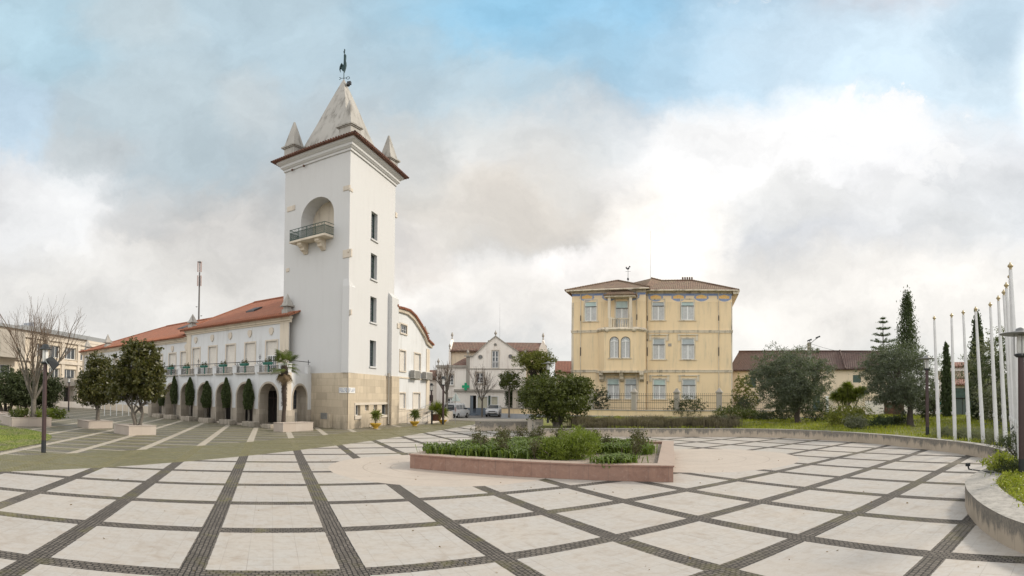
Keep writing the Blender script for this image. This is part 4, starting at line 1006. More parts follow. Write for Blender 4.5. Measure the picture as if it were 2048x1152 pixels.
for i, (a, b, c, d) in enumerate(gops):
    if i < 4:
        mb = MB(); mb.fbox(fg, a-.13, a, -.02, .05, c, d+.13); mb.fbox(fg, b, b+.13, -.02, .05, c, d+.13); mb.fbox(fg, a, b, -.02, .05, d, d+.13); mb.fbox(fg, a-.15, b+.15, -.02, .1, c-.12, c); wf = mb.build('window', M['trim'], WG)
        mb = MB(); nb = int((d-c)/.07)
        for j in range(nb): mb.fbox(fg, a, b, -.14, -.115-(.008 if j % 2 else 0), c+j*(d-c)/nb, c+(j+1)*(d-c)/nb-.004)
        mb.build('shutter', M['shutter'], wf)
    else: windowunit(WG, fg, a, b, c, d, 0, 3, 2, 'frame_w', 'glass', .08, .15, .1, .14)
mb = MB(); sc_ = fg.z_at(820, 758); mb.fbox(fg, -.3, SG, 0, .07, sc_, sc_+.16); mb.fbox(fg, SG-.95, SG+.06, -.2, .08, 0, zed-.1)
ds = fg.z_at(820, 818.5); mb.fbox(fg, -.3, SG-.95, 0, .06, -.02, ds-.12); mb.fbox(fg, -.3, SG-.95, 0, .1, ds-.12, ds); mb.build('stone_band', M['cream'], WG)
mb = MB()
pv = pf+[(SG+.55, pf[-1][1]-.12)]
for (a, za_), (b, zb2) in zip(pv, pv[1:]): mb.hull([fg.p(a, -.1, za_-.0), fg.p(b, -.1, zb2-.0), fg.p(b, .22, zb2), fg.p(a, .22, za_)], [fg.p(a, -.1, za_+.28), fg.p(b, -.1, zb2+.28), fg.p(b, .28, zb2+.28), fg.p(a, .28, za_+.28)])
mb.build('gable_cornice', M['cream'], WG)
mb = MB()
for (a, za_), (b, zb2) in zip(pv, pv[1:]): slab(mb, [fg.p(a, .42, za_+.42), fg.p(b, .42, zb2+.42), fg.p(b, -7.5, zb2+.42), fg.p(a, -7.5, za_+.42)], .12)
L_ = 0
for (a, za_), (b, zb2) in zip(pv, pv[1:]):
    k = max(1, int(math.hypot(b-a, zb2-za_)/.26))
    for j in range(k): q = j/k; x, z_ = a+(b-a)*q, za_+(zb2-za_)*q; mb.tube(fg.p(x, .48, z_+.42), fg.p(x, 0, z_+.46), .09, n=6)
mb.tube(fg.p(SG+.6, .42, pf[-1][1]+.3), fg.p(SG+.6, -7.5, pf[-1][1]+.3), .1, n=6)
mb.build('gable_roof', M['roof_new'], WG)
s_ = fg.s_at(849, -.6); pinn(fg, s_, -.6, fg.z_at(849, 676, -.6), fg.z_at(849, 651.5, -.6), .42)
for u0, u1, va, vb in ((818, 833, 757, 741), (842, 857, 759, 744.5)):
    a, b = fg.s_at(u0), fg.s_at(u1); c, d = fg.z_at((u0+u1)/2, va), fg.z_at((u0+u1)/2, vb); b = a+(b-a)*.8
    ac = thing('air_conditioner', 'boxy wall mounted air conditioning unit '+('below the nearer shutter of the gable' if u0 < 830 else 'at the far corner of the gable wall'), 'air conditioner', tuple(fg.p(a, .1, c)), 'air conditioning units on the gable')
    mb = MB(); mb.fbox(fg, a, b, .12, .62, c, d); mb.build('casing', M['acw'], ac, bevel=.02)
    mb = MB(); 
    for j in range(9): mb.fbox(fg, a+.05, b-.05, .62, .635, c+.05+(d-c-.1)*j/9, c+.05+(d-c-.1)*(j+.5)/9)
    for j in range(6): mb.fbox(fg, a-.012, a, .17+.07*j, .2+.07*j, c+.05, d-.05)
    mb.build('grille', M['iron'], ac); mb = MB(1); mb.fbox(fg, a+.1, a+.16, .0, .6, c-.08, c); mb.fbox(fg, b-.16, b-.1, .0, .6, c-.08, c); mb.build('bracket', M['iron'], ac)
# ------------------------------------------------------------ yellow villa
def pframe(u0, dist, flip=False):          # facade square to the sight line of column u0
    c = AZ(u0, dist); n = -c.xy.normalized(); d = Vector((-n.y, n.x)); return Fr(c.xy, d if d.x > 0 else -d, n)
fv = pframe(1380, 68); fw_ = Fr(fv.p(0, 1.0).xy, fv.d, fv.n)
VS0, VS1, VSM = fw_.s_at(1143), fv.s_at(1464.5), fw_.s_at(1291)
VZT = fv.z_at(1380, 590)
VL = thing('villa', 'three storey yellow villa with a brown hip roof and a blue tile frieze', 'villa', tuple(fv.p((VS0+VS1)/2, 0, 0)))
def op(f_, u0, u1, va, vb, k='r', o=0):
    u = (u0+u1)/2; return (f_.s_at(u0, o), f_.s_at(u1, o), f_.z_at(u, vb, o), f_.z_at(u, va, o), k)
vL = [op(fw_, 1169.3, 1192.2, 601, 642), op(fw_, 1231, 1255.4, 598, 660), op(fw_, 1215, 1238, 757.6, 797.5), op(fw_, 1250.5, 1274.8, 757.6, 797.5)]
vR = [op(fv, *q) for q in ((1304.4, 1328.2, 600, 640), (1362.5, 1387.8, 599.5, 640), (1305.8, 1329.4, 677, 718.4), (1363.6, 1388.4, 677, 718.4), (1306.6, 1330.8, 758.5, 798), (1365, 1390.8, 758.5, 798))]
zt2 = fv.z_at(1380, 581.5)
mb = MB(); wallo(mb, fw_, VS0, VSM, 0, zt2-.02, vL, .3); wallo(mb, fv, VSM, VS1, 0, zt2, vR, .3)
fq = Fr(fw_.p(VSM).xy, -fv.n, fv.d); wallo(mb, fq, 0, 1.0, 0, zt2, [])
fq = Fr(fv.p(VS1).xy, -fv.n, fv.d); wallo(mb, fq, 0, 13, 0, zt2, []); fq = Fr(fw_.p(VS0).xy, -fv.n, -fv.d); wallo(mb, fq, 0, 14, 0, zt2, [])
fq = Fr(fv.p(VS1, -13).xy, -fv.d, -fv.n); wallo(mb, fq, 0, VS1-VS0, 0, zt2, [])
mb.build('wall', M['yellow'], VL)
VZ[0], VZ[1] = fv.z_at(1380, 604), fv.z_at(1380, 587)
M['frieze'] = mat('tile_frieze', frieze)
mb = MB(); mb.fbox(fw_, VS0, VSM, -.02, .012, VZ[0], VZ[1]); mb.fbox(fv, VSM, VS1, -.02, .012, VZ[0], VZ[1])
for q in vL[:2]+vR[:2]: pass
mb.build('frieze', M['frieze'], VL)
mb = MB()
for f_, a, b in ((fw_, VS0-.06, VSM+.06), (fv, VSM, VS1+.06)):
    mb.fbox(f_, a, b, -.1, .07, VZ[1], zt2-.2); mb.fbox(f_, a-.1, b+(.1 if f_ is fv else 0), -.1, .3, zt2-.2, zt2-.02)
    for v in (663.5, 743): z_ = fv.z_at(1380, v); mb.fbox(f_, a-.02, b+.02, -.05, .10, z_-.12, z_+.12); mb.fbox(f_, a-.05, b+.05, -.05, .16, z_+.12, z_+.2)
mb.fbox(fv, VS1-.12, VS1+.03, -.2, .03, 0, VZ[0]); mb.fbox(fw_, VS0-.03, VS0+.25, -.2, .03, 0, VZ[0]); mb.fbox(fw_, VS0, VSM, 0, .05, 0, 1.1); mb.fbox(fv, VSM, VS1, 0, .05, 0, 1.1)
mb.build('moulding', M['trimy'], VL)
for i, (f_, q) in enumerate([(fw_, q) for q in vL]+[(fv, q) for q in vR]):
    a, b, c, d, _ = q; windowunit(VL, f_, a, b, c, d, 0, 2, 1, 'frame_w', ('pane_green', 'pane_green', 'pane_green', 'glass_pale', 'glass_pale', 'pane_green', 'glass_pale', 'glass_pale', 'pane_green', 'glass_pale')[i], .08, .1, 0 if i == 1 else .3, .16, bars=.09, transom=c+(d-c)*.70, curt=True, sillm='trimy')
    mb = MB(); w_ = .075
    mb.fbox(f_, a-w_, a, -.05, .03, c, d+w_); mb.fbox(f_, b, b+w_, -.05, .03, c, d+w_); mb.fbox(f_, a, b, -.05, .03, d, d+w_); mb.fbox(f_, a, b, -.12, .02, c+(d-c)*.70-.04, c+(d-c)*.70+.04); mb.build('window_reveal', M['frame_d'], VL)
    if i in (2, 3, 6, 7, 8, 9):
        mb = MB(); mb.fbox(f_, a-.55, b+.55, 0, .14, d+.42, d+.56); mb.fbox(f_, a-.5, a-.2, 0, .1, d-.3, d+.4); mb.fbox(f_, b+.2, b+.5, 0, .1, d-.3, d+.4); mb.build('lintel', M['trimy'], VL)
# oriel with paired arched windows
za, zb2 = fw_.z_at(1243, 742), fw_.z_at(1243, 664); o0, o1, o2, o3 = (fw_.s_at(u) for u in (1195, 1209, 1276, 1290)); OP = 1.15
pts = [fw_.p(o0, 0), fw_.p(o1+.1, OP), fw_.p(o2-.1, OP), fw_.p(o3, 0)]
fo = Fr(pts[1].xy, fw_.d, fw_.n); ol = (pts[2]-pts[1]).length
aw = [op(fo, 1220, 1236.4, 674, 715.4, 'a'), op(fo, 1242.5, 1259.2, 674, 715.4, 'a')]
mb = MB(); wallo(mb, fo, 0, ol, za, zb2, aw, .2)
for a, b in ((pts[0], pts[1]), (pts[2], pts[3])):
    d_ = (b-a).xy; nn = Vector((d_.y, -d_.x)); nn = nn if nn.y < 0 else -nn; f_ = Fr(a.xy, d_, nn); wallo(mb, f_, 0, d_.length, za, zb2, [])
OR = mb.build('oriel', M['yellow'], VL)
for q in aw: windowunit(VL, fo, *q[:4], 0, 2, 1, 'frame_w', 'glass_pale', .07, .1, .25, None, arch=True, bars=.07, curt=True, sillm='trimy')
for q in aw:
    mb = MB(); a, b, c, d = q[:4]; r = (b-a)/2; m_ = (a+b)/2; sp = d-r
    mb.path([fo.p(a-.03, .0, c)]+[fo.p(m_-(r+.03)*math.cos(PI*i/12), .0, sp+(r+.03)*math.sin(PI*i/12)) for i in range(13)]+[fo.p(b+.03, .0, c)], .045, 4); mb.build('window_reveal', M['frame_d'], VL)
PP = [p.xy for p in pts]
mb = MB(); mb2 = MB(); big = lambda k: [V3(fw_.p(o0-k, 0), 0), V3(fw_.p(o1+.1-k*.6, OP+k), 0), V3(fw_.p(o2-.1+k*.6, OP+k), 0), V3(fw_.p(o3+k, 0), 0)]
L_ = lambda P, z: [V3(p, z) for p in P]
mb.hull(L_(big(.22), za-.25), L_(big(.25), za)); mb2.hull(L_(big(.12), zb2), L_(big(.3), zb2+.22)); mb2.hull(L_(big(.3), zb2+.22), L_(big(.0), zb2+.5)); mb2.build('oriel_coping', M['trimy'], VL)
mb.build('oriel_moulding', M['trimy'], VL)
for u in (1202.5, 1243, 1283.5):
    s_ = fw_.s_at(u, .5); mb = MB(); f_ = Fr(fw_.p(s_).xy, fw_.n, fw_.d)
    mb.plate(f_, [(0, za-.25), (.95, za-.25), (.95, za-.5), (.65, za-.75), (.6, za-1.05), (.3, za-1.25), (0, za-1.4)], -.24, .24); mb.build('corbel', M['trimy'], VL)
# little balcony with canopy
bz = fw_.z_at(1243, 659, 1.1); bt = fw_.z_at(1243, 636, 1.1); b0, b1 = fw_.s_at(1217, 1.1), fw_.s_at(1265, 1.1)
mb = MB(); mb.fbox(fw_, b0, b1, -.02, 1.3, bz-.1, bz+.1); mb.fbox(fw_, b0+.1, b1-.1, 1.0, 1.25, bt-.14, bt)
for s_ in (b0, b1-.45): mb.fbox(fw_, s_, s_+.45, .85, 1.3, bz, bt+.1)
for s_ in (b0-.35, b1+.05): mb.lathe(fw_.p(s_+.15, 1.15, bz-.05), [(0, -.28), (.28, -.2), (.33, 0), (.28, .2), (0, .28)], 10)
mb.build('balcony_frame', M['trimy'], VL)
for k in range(7):
    s_ = b0+.62+(b1-b0-1.24)*k/6; mb = MB(); h_ = bt-bz-.2
    mb.lathe(fw_.p(s_, 1.12, bz+.08), [(.09, 0), (.09, .06*h_), (.05, .12*h_), (.1, .3*h_), (.11, .42*h_), (.06, .62*h_), (.05, .8*h_), (.09, .9*h_), (.09, h_)], 8); mb.build('baluster', M['trimy'], VL)
ct = fw_.z_at(1240, 594, 1.1); cb = fw_.z_at(1240, 585, 1.1)
for s_ in (fw_.s_at(1218, 1.05), fw_.s_at(1261, 1.05)): mb = MB(); mb.fbox(fw_, s_-.17, s_+.17, .88, 1.22, bt, ct); mb.build('column', M['trimy'], VL)
c0, c1 = fw_.s_at(1209, 1.3), fw_.s_at(1270, 1.3); mb = MB(); mb.fbox(fw_, c0, c1, 0, 1.45, ct, ct+.2); mb.build('canopy_beam', M['trimy'], VL)
mb = MB(); m_ = (c0+c1)/2; ch = fw_.z_at(1240, 579)
slab(mb, [fw_.p(c0-.15, 1.6, ct+.24), fw_.p(c1+.15, 1.6, ct+.24), fw_.p(m_+.8, .0, ch), fw_.p(m_-.8, .0, ch)], .1); slab(mb, [fw_.p(c0-.15, 1.6, ct+.24), fw_.p(c0-.15, 0, ct+.24), fw_.p(m_-.8, 0, ch)], .1); slab(mb, [fw_.p(c1+.15, 1.6, ct+.24), fw_.p(c1+.15, 0, ct+.24), fw_.p(m_+.8, 0, ch)], .1)
eave(mb, fw_, c0-.1, c1+.1, 1.58, ct+.26, .28, .4, .4); mb.build('canopy_roof', M['roof_villa'], VL)
# roofs
ez_ = zt2; R_ = lambda u, v, o: fv.p(fv.s_at(u, o), o, fv.z_at(u, v, o))
mb = MB(); A = fw_.p(VS0-.75, .75, ez_); B_ = fw_.p(VSM+.55, .75, ez_+.15); Cc = fw_.p(VS0-.75, -15, ez_); pk = R_(1235, 561.5, -4.5); pk2 = R_(1246, 562, -11)
slab(mb, [A, B_, pk]); slab(mb, [A, pk, pk2, Cc]); slab(mb, [B_, fw_.p(VSM+.55, -9, ez_+.15), pk])
A1, A2, A3 = R_(1302, 556.7, -5.5), R_(1324, 562, -6.5), R_(1383, 561, -6.5); F1, F2, F3 = fv.p(VSM-.2, .7, ez_), fv.p(VS1+.8, .7, ez_), fv.p(VS1+.8, -13.8, ez_)
slab(mb, [F1, F2, A3, A2, A1]) if 0 else (slab(mb, [F1, F2, A3]), slab(mb, [F1, A3, A2]), slab(mb, [F1, A2, A1]))
slab(mb, [F2, F3, A3]); slab(mb, [A1, A2, A3, F3]) if 0 else (slab(mb, [A1, A2, fv.p(VSM, -13.8, ez_)]), slab(mb, [A2, A3, F3]), slab(mb, [A2, F3, fv.p(VSM, -13.8, ez_)]), slab(mb, [F1, A1, R_(1262, 566, -8)]))
eave(mb, fw_, VS0-.6, VSM+.4, .72, ez_+.03, .27, .3, .5); eave(mb, fv, VSM+.3, VS1+.7, .68, ez_+.03, .27, .3, .5)
for a, b in ((A, pk), (B_, pk), (F2, A3), (A2, A3), (A1, A2)):
    k = max(2, int((b-a).length/.4))
    for j in range(k): p0, p1 = a+(b-a)*j/k, a+(b-a)*(j+1.12)/k; mb.tube(p0+Vector((0, 0, .06)), p1+Vector((0, 0, .05)), .13, .1, 6)
VR = mb.build('roof', M['roof_villa'], VL)
mb = MB(); mb.tube(fw_.p(VS0-.6, .82, ez_-.1), fw_.p(VSM+.5, .82, ez_+.02), .1, n=6); mb.tube(fv.p(VSM, .78, ez_-.08), fv.p(VS1+.7, .78, ez_-.08), .1, n=6); mb.tube(fv.p(VS1+.85, .7, ez_-.08), fv.p(VS1+.85, -13, ez_-.08), .1, n=6)
mb.fbox(fv, VS1+.1, VS1+.8, -13, .7, ez_-.5, ez_-.12)
mb.build('gutter', M['trimy'], VL)
for f_, u in ((fw_, 1161), (fw_, 1273.5), (fv, 1294.5), (fv, 1437.5)):
    s_ = f_.s_at(u); mb = MB(); mb.tube(f_.p(s_, .1, .4), f_.p(s_, .1, VZ[1]), .055, n=6)
    for k in range(9): z_ = 1+k*1.6; mb.tube(f_.p(s_, .1, z_), f_.p(s_, .1, z_+.12), .075, n=6)
    mb.build('drainpipe', M['trimy'], VL)
    mb = MB(2)
    for k, (z_, h_) in enumerate(((7.9, 1.2), (12.4, .7), (4.2, .5), (9.8, .3))):
        if k < (2 if u != 1294.5 else 4): mb.tube(f_.p(s_, .105, z_), f_.p(s_, .105, z_+h_), .062, n=6)
    mb.build('dark_pipe_section', M['frame_d'], VL)
q = fv.s_at(1339.5); mb = MB(); mb.fbox(fv, q-.22, q+.22, 0, .03, fv.z_at(1339.5, 692.5), fv.z_at(1339.5, 687)); mb.build('vent', M['dark_trim'], VL)
mb = MB(); q = R_(1374, 560, -6.5); f_ = Fr(q.xy, fv.d, fv.n)
for i in range(5):
    for j in range(2): x = -.6+.32*i; mb.tube(f_.p(x, 0, q.z+.05+.28*j), f_.p(x, -.5, q.z+.05+.28*j), .13, n=6)
mb.build('tile_chimney', M['roof_villa'], VR)
VV = thing('small_weather_vane', 'small cockerel weather vane on the yellow villa roof', 'weather vane', tuple(R_(1255.5, 566, -5)))
q = R_(1255.5, 566, -5); f_ = Fr(q.xy, fv.d, fv.n); z9 = lambda v: Zat(1255.5, v, q); mb = MB(); mb.tube(V3(q, q.z-.3), V3(q, z9(534)), .04, .025, 5); mb.tube(f_.p(-.35, 0, z9(543)), f_.p(.35, 0, z9(543)), .02, n=4); mb.lathe(V3(q, z9(558)), [(.05, -.2), (.17, 0), (.05, .2)], 8); mb.build('rod', M['iron'], VV)
mb = MB(); c_ = z9(537); mb.plate(f_, [(.0, c_-.2), (.18, c_-.05), (.2, c_+.2), (.34, c_+.16), (.3, c_+.34), (.16, c_+.38), (.05, c_+.1), (-.1, c_+.05), (-.25, c_+.28), (-.36, c_+.1), (-.2, c_-.1)], -.03, .03); mb.build('cockerel', M['iron'], VV)
def aerial(u, v0, v1, p, label):
    mb = MB(); mb.tube(V3(p, Zat(u, v0, p)), V3(p, Zat(u, v1, p)), .03, .015, 4); tag(mb.build('lightning_rod', M['steel']), label, 'lightning rod')
aerial(1300.5, 560, 462, R_(1300.5, 560, -6), 'long thin lightning rod rising from the yellow villa roof')
# ------------------------------------------------------------ boundary wall with railings
PLw, PRw = G(1003, 815.5, 1.3), G(1648, 821, 1.3); ff = Fr(PLw, PRw-PLw, (0, -1)); ff.n = Vector((ff.d.y, -ff.d.x)); FL_ = (PRw-PLw).length
BW = thing('garden_wall', 'low yellow garden wall with blue grey plinth and iron railings before the villa', 'wall', tuple(ff.p(0, 0, 0)))
mb = MB(); mb.fbox(ff, 0, FL_, -.35, 0, .55, 1.22); mb.build('wall', M['yellow'], BW)
mb = MB(); mb.fbox(ff, -.02, FL_, -.4, .05, -.02, .62); mb.build('plinth', M['plinth'], BW)
mb = MB(); mb.fbox(ff, -.05, FL_, -.42, .07, 1.22, 1.32); mb.build('coping', M['dark_trim'], BW)
fs0 = ff.s_at(1181)
pil = [1181, 1267.4, 1353, 1438]
for u in pil:
    s_ = ff.s_at(u); mb = MB(); h_ = 3.15
    mb.fbox(ff, s_-.26, s_+.26, -.44, .08, 1.32, h_); mb.fbox(ff, s_-.36, s_+.36, -.54, .18, h_, h_+.12); mb.fbox(ff, s_-.3, s_+.3, -.48, .12, h_+.12, h_+.5, tap=.24); mb.build('pillar', M['dark_trim'], BW, bevel=.02)
mb = MB(); k = int((FL_-fs0)/.21)
for i in range(k): 
    s_ = fs0+.3+.21*i; mb.tube(ff.p(s_, -.18, 1.32), ff.p(s_, -.18, 3.0), .014, n=4); mb.lathe(ff.p(s_, -.18, 3.0), [(.014, 0), (.03, .05), (.003, .16)], 4)
for z_ in (1.5, 2.85, 2.1): mb.fbox(ff, fs0, FL_, -.2, -.16, z_-.02, z_+.02)
mb.build('railing', M['iron'], BW)
s_ = ff.s_at(1029.5); mb = MB(); mb.fbox(ff, s_-.26, s_+.26, -.44, .08, 1.32, 3.3)
mb.lathe(ff.p(s_, -.18, 3.3), [(.26, 0), (.25, .15), (.17, .28), (0, .35)], 12); mb.build('round_topped_pillar', M['trim'], BW)
# ------------------------------------------------------------ white house with pharmacy cross
fh = pframe(985, 75); PH = thing('gabled_house', 'old white gabled house with a green cross sign and a dark blue plinth', 'house', tuple(fh.p(0, 0, 0)))
S = fh.s_at; Zz = lambda v, u=985: fh.z_at(u, v)
hl, hm, hr = S(873), S(932), S(1052)
hops = [op(fh, *q) for q in ((952.4, 966.4, 745.8, 766.4), (1011, 1025, 745.8, 766.4), (895, 907, 749, 770.5), (894.6, 907.8, 796, 815), (940, 952.4, 791, 829), (954.5, 975.5, 792, 816), (976.5, 981, 791, 816), (982, 996, 792, 816), (983.4, 996.6, 701.2, 736))]
gy0 = Zz(713); mb = MB()
wallo(mb, fh, hl, hm, 0, Zz(735), hops[2:4], .2); lowt = Zz(740)
wallo(mb, fh, hm, hr, 0, lowt, [hops[i] for i in (0, 1, 4, 5, 6, 7)], .2)
gp = [(S(u), Zz(v)) for u, v in ((932, 713), (945.8, 712.5), (952.4, 707), (975.5, 684.7), (990.3, 673.2), (1006, 684.5), (1035.6, 703.8), (1044, 712), (1052, 713))]
oo = hops[8]; xs = sorted({*[p[0] for p in gp], oo[0], oo[1]})
def pz2(x):
    for (a, za_), (b, zb_) in zip(gp, gp[1:]):
        if a-1e-6 <= x <= b+1e-6: return za_+(zb_-za_)*(x-a)/(b-a)
    return gp[-1][1]
for a, b in zip(xs, xs[1:]):
    if oo[0] <= (a+b)/2 <= oo[1]:
        mb.quad(fh.p(a, 0, lowt), fh.p(b, 0, lowt), fh.p(b, 0, oo[2]), fh.p(a, 0, oo[2])); mb.quad(fh.p(a, 0, oo[3]), fh.p(b, 0, oo[3]), fh.p(b, 0, pz2(b)), fh.p(a, 0, pz2(a)))
    else: mb.quad(fh.p(a, 0, lowt), fh.p(b, 0, lowt), fh.p(b, 0, pz2(b)), fh.p(a, 0, pz2(a)))
mb.quad(fh.p(oo[0], -.2, oo[2]), fh.p(oo[1], -.2, oo[2]), fh.p(oo[1], -.2, oo[3]), fh.p(oo[0], -.2, oo[3]))
mb.fbox(fh, hl, hl+.02, -9, -.02, 0, Zz(736)); mb.fbox(fh, hr-.02, hr, -9, -.02, 0, Zz(713)); mb.fbox(fh, hm, hm+.02, -9, -.02, Zz(736), Zz(713))
mb.build('wall', M['white_old'], PH)
mb = MB(); mb.fbox(fh, hl-.1, hm, -.1, .22, Zz(736), Zz(731)); mb.fbox(fh, hm, hr, -.05, .08, Zz(738.8), Zz(737)); mb.fbox(fh, S(908), hr, -.05, .3, Zz(783), Zz(779)); mb.fbox(fh, hm-.0, hm+.5, -.05, .06, Zz(779), Zz(713)); mb.fbox(fh, hm-.3, S(946), -.1, .25, Zz(713.5), Zz(711.5)); mb.fbox(fh, S(1042), hr+.3, -.1, .25, Zz(713.5), Zz(711.5))
for (a, za_), (b, zb_) in zip(gp[1:], gp[2:8]): mb.hull([fh.p(a, -.2, za_-.02), fh.p(b, -.2, zb_-.02), fh.p(b, .15, zb_-.02), fh.p(a, .15, za_-.02)], [fh.p(a, -.2, za_+.16), fh.p(b, -.2, zb_+.16), fh.p(b, .15, zb_+.16), fh.p(a, .15, za_+.16)])
mb.build('cornice', M['dark_trim'], PH)
mb = MB(); mb.fbox(fh, S(928), S(940), -.05, .07, 0, Zz(816)); mb.fbox(fh, S(952.6), hr, -.05, .07, 0, Zz(816)); mb.build('plinth', M['bluegrey'], PH)
for i, q in enumerate(hops):
    a, b, c, d, _ = q
    if i in (0, 1, 2, 3, 8):
        windowunit(PH, fh, a, b, c, d, 0, 2, 3, 'frame_w', 'glass', .12, .15, .12, .2 if i < 2 else .12, bars=.08, sillm='trim')
    elif i in (4, 6):
        mb = MB(); mb.fbox(fh, a, b, -1.2 if i == 4 else -.3, -1.1 if i == 4 else -.2, c, d); dd = mb.build('door', M['doorg' if i == 6 else 'dark'], PH)
        if i == 4:
            mb = MB()
            for k in range(3): mb.fbox(fh, a, b, -.9+.3*k, -.0+.28, c*0-.02+.0, .9-.3*k) if k == 2 else mb.fbox(fh, a, b, -.9+.3*k-.3, -.6+.3*k, -.02, .9-.3*k)
            mb.build('steps', M['bluegrey'], PH); mb = MB(); mb.fbox(fh, a+.02, (a+b)/2, -.15, -.08, c+.0, d); mb.build('door_leaf', plain('blue_grey_door', (.16, .19, .22), .5), PH)
    else:
        mb = MB(); mb.fbox(fh, a, b, -.22, -.16, c, d); mb.build('shop_window', plain('cream_blind', (.50, .47, .36), .4), PH); 
        mb = MB(); [mb.fbox(fh, x-.06, x+.06, -.16, .03, c, d) for x in (a, b)]; mb.fbox(fh, a, b, -.16, .03, d-.1, d+.02); mb.build('shop_frame', M['frame_w'], PH)
for u, v, r in ((960.3, 714, .27), (1020.3, 712.4, .27), (990, 689, .16)):
    c_ = fh.p(S(u), .02, Zz(v)); mb = MB(); n_ = V3(fh.n, 0)
    mb.tube(c_, c_+n_*.02, r*.9, n=14); wf = mb.build('round_window', M['glass'], PH)
    mb = MB(); mb.path([c_+n_*.03+V3(fh.d, 0)*math.cos(x)*r+Vector((0, 0, math.sin(x)*r)) for x in np.linspace(0, 2*PI, 15)], .06, 4); mb.tube(c_+V3(fh.d, 0)*-r+n_*.03, c_+V3(fh.d, 0)*r+n_*.03, .025, n=4); mb.tube(c_+Vector((0, 0, -r))+n_*.03, c_+Vector((0, 0, r))+n_*.03, .025, n=4); mb.build('frame', M['dark_trim'], wf)
mb = MB(); b_ = hops[8]; mb.fbox(fh, b_[0], b_[1], .05, .12, b_[2]+.9, b_[2]+.96); [mb.tube(fh.p(b_[0]+(b_[1]-b_[0])*k/8, .08, b_[2]), fh.p(b_[0]+(b_[1]-b_[0])*k/8, .08, b_[2]+.9), .02, n=4) for k in range(9)]; mb.build('railing', M['frame_w'], PH)
mb = MB(); pk = (gp[4][0], gp[4][1]); bk_ = -12
slab(mb, [fh.p(gp[1][0]-.2, -.2, gp[1][1]), fh.p(pk[0], -.2, pk[1]), fh.p(pk[0], bk_, pk[1]), fh.p(gp[1][0]-.2, bk_, gp[1][1])]); slab(mb, [fh.p(gp[7][0], -.2, gp[7][1]), fh.p(pk[0], -.2, pk[1]), fh.p(pk[0], bk_, pk[1]), fh.p(gp[7][0], bk_, gp[7][1])])
slab(mb, [fh.p(S(898), -.5, Zz(733)), fh.p(hm, -.5, Zz(733)), fh.p(hm, -4, Zz(712)), fh.p(S(926), -4, Zz(712))])
RH = mb.build('roof', M['roof_old'], PH)
mb = MB(); c_ = fh.p(S(978), -3, Zz(690)); mb.fbox(fh, S(975), S(981), -4, -3.2, Zz(686), Zz(676)); mb.fbox(fh, S(974.6), S(981.4), -4.1, -3.1, Zz(677.5), Zz(676)); mb.build('chimney', M['dark_trim'], RH)
for u, v in ((990.3, 674), (935, 712), (876, 731), (1050, 712)):
    mb = MB(); mb.lathe(fh.p(S(u), 0, Zz(v)), [(.1, 0), (.07, .3), (.2, .45), (.2, .6), (.08, .75), (.02, 1.0)], 8); mb.build('finial', M['dark_trim'], PH)
# rear block with transverse roof
fr2 = pframe(985, 85); S3 = fr2.s_at; Z3 = lambda v, u=985, o=0: fr2.z_at(u, v, o)
RB = thing('rear_house', 'rear wing with a brown tiled roof showing behind the white gabled house', 'house', tuple(fr2.p(0, 0, 0)))
a_, b_ = S3(898), S3(1094); ev = Z3(703); rg = Z3(684, 985, -4)
mb = MB(); mb.fbox(fr2, S3(902), S3(1078), -9.5, -.02, 0, ev); mb.build('wall', M['creamw'], RB)
mb = MB(); slab(mb, [fr2.p(S3(900), .5, ev), fr2.p(S3(1090), .5, ev), fr2.p(S3(1090), -4.5, rg), fr2.p(S3(900), -4.5, rg)]); slab(mb, [fr2.p(S3(900), -10, ev), fr2.p(S3(1090), -10, ev), fr2.p(S3(1090), -4.5, rg), fr2.p(S3(900), -4.5, rg)]); eave(mb, fr2, S3(901), S3(1088), .5, ev+.03, .3, .5, .5); mb.build('roof', M['roof_old'], RB)
for u0, u1 in ((897, 901.5), (1089, 1093)):
    mb = MB(); x0, x1 = S3(u0), S3(u1); f_ = Fr(fr2.p(x0).xy, -fr2.n, fr2.d); mb.plate(f_, [(-.3, 0), (9.6, 0), (9.6, ev+.2), (4.5, rg+.5), (-.3, ev+.2)], 0, x1-x0); g_ = mb.build('gable', M['white_old'], RB)
    mb = MB(2); mb.lathe(f_.p(4.5, .15, rg+.5), [(.12, 0), (.08, .4), (.22, .6), (.2, .8), (.03, 1.2)], 8); mb.lathe(f_.p(-.2, .15, ev+.3), [(.12, 0), (.08, .3), (.2, .5), (.03, .9)], 8); mb.build('finial', M['dark_trim'], g_)
f_ = Fr(fr2.p(S3(1077)).xy, fr2.d, fr2.n); mb = MB(); w_ = S3(1094)-S3(1077)
mb.plate(f_, [(0, 0), (w_, 0), (w_, Z3(700)), (w_*.45, Z3(680)), (0, Z3(697))], -.1, .8); g_ = mb.build('front_gable', M['white_old'], RB)
mb = MB(); mb.fbox(f_, w_*.3, w_*.6, .8, .84, Z3(712), Z3(706)); mb.build('window', M['glass'], g_)
aerial(998.5, 676, 606, fr2.p(S3(998.5), 0, 0), 'thin lightning rod above the white gabled house')
mb = MB(); c_ = fh.p(S(931.4), .35, Zz(773.5)); f_ = Fr(c_.xy, fh.d, fh.n); k = .17; z_ = c_.z
mb.plate(f_, [(-k, z_-3*k), (k, z_-3*k), (k, z_-k), (3*k, z_-k), (3*k, z_+k), (k, z_+k), (k, z_+3*k), (-k, z_+3*k), (-k, z_+k), (-3*k, z_+k), (-3*k, z_-k), (-k, z_-k)], -.08, .08)
mb.fbox(f_, -.03, .03, -.35, -.08, z_-.03, z_+.03)
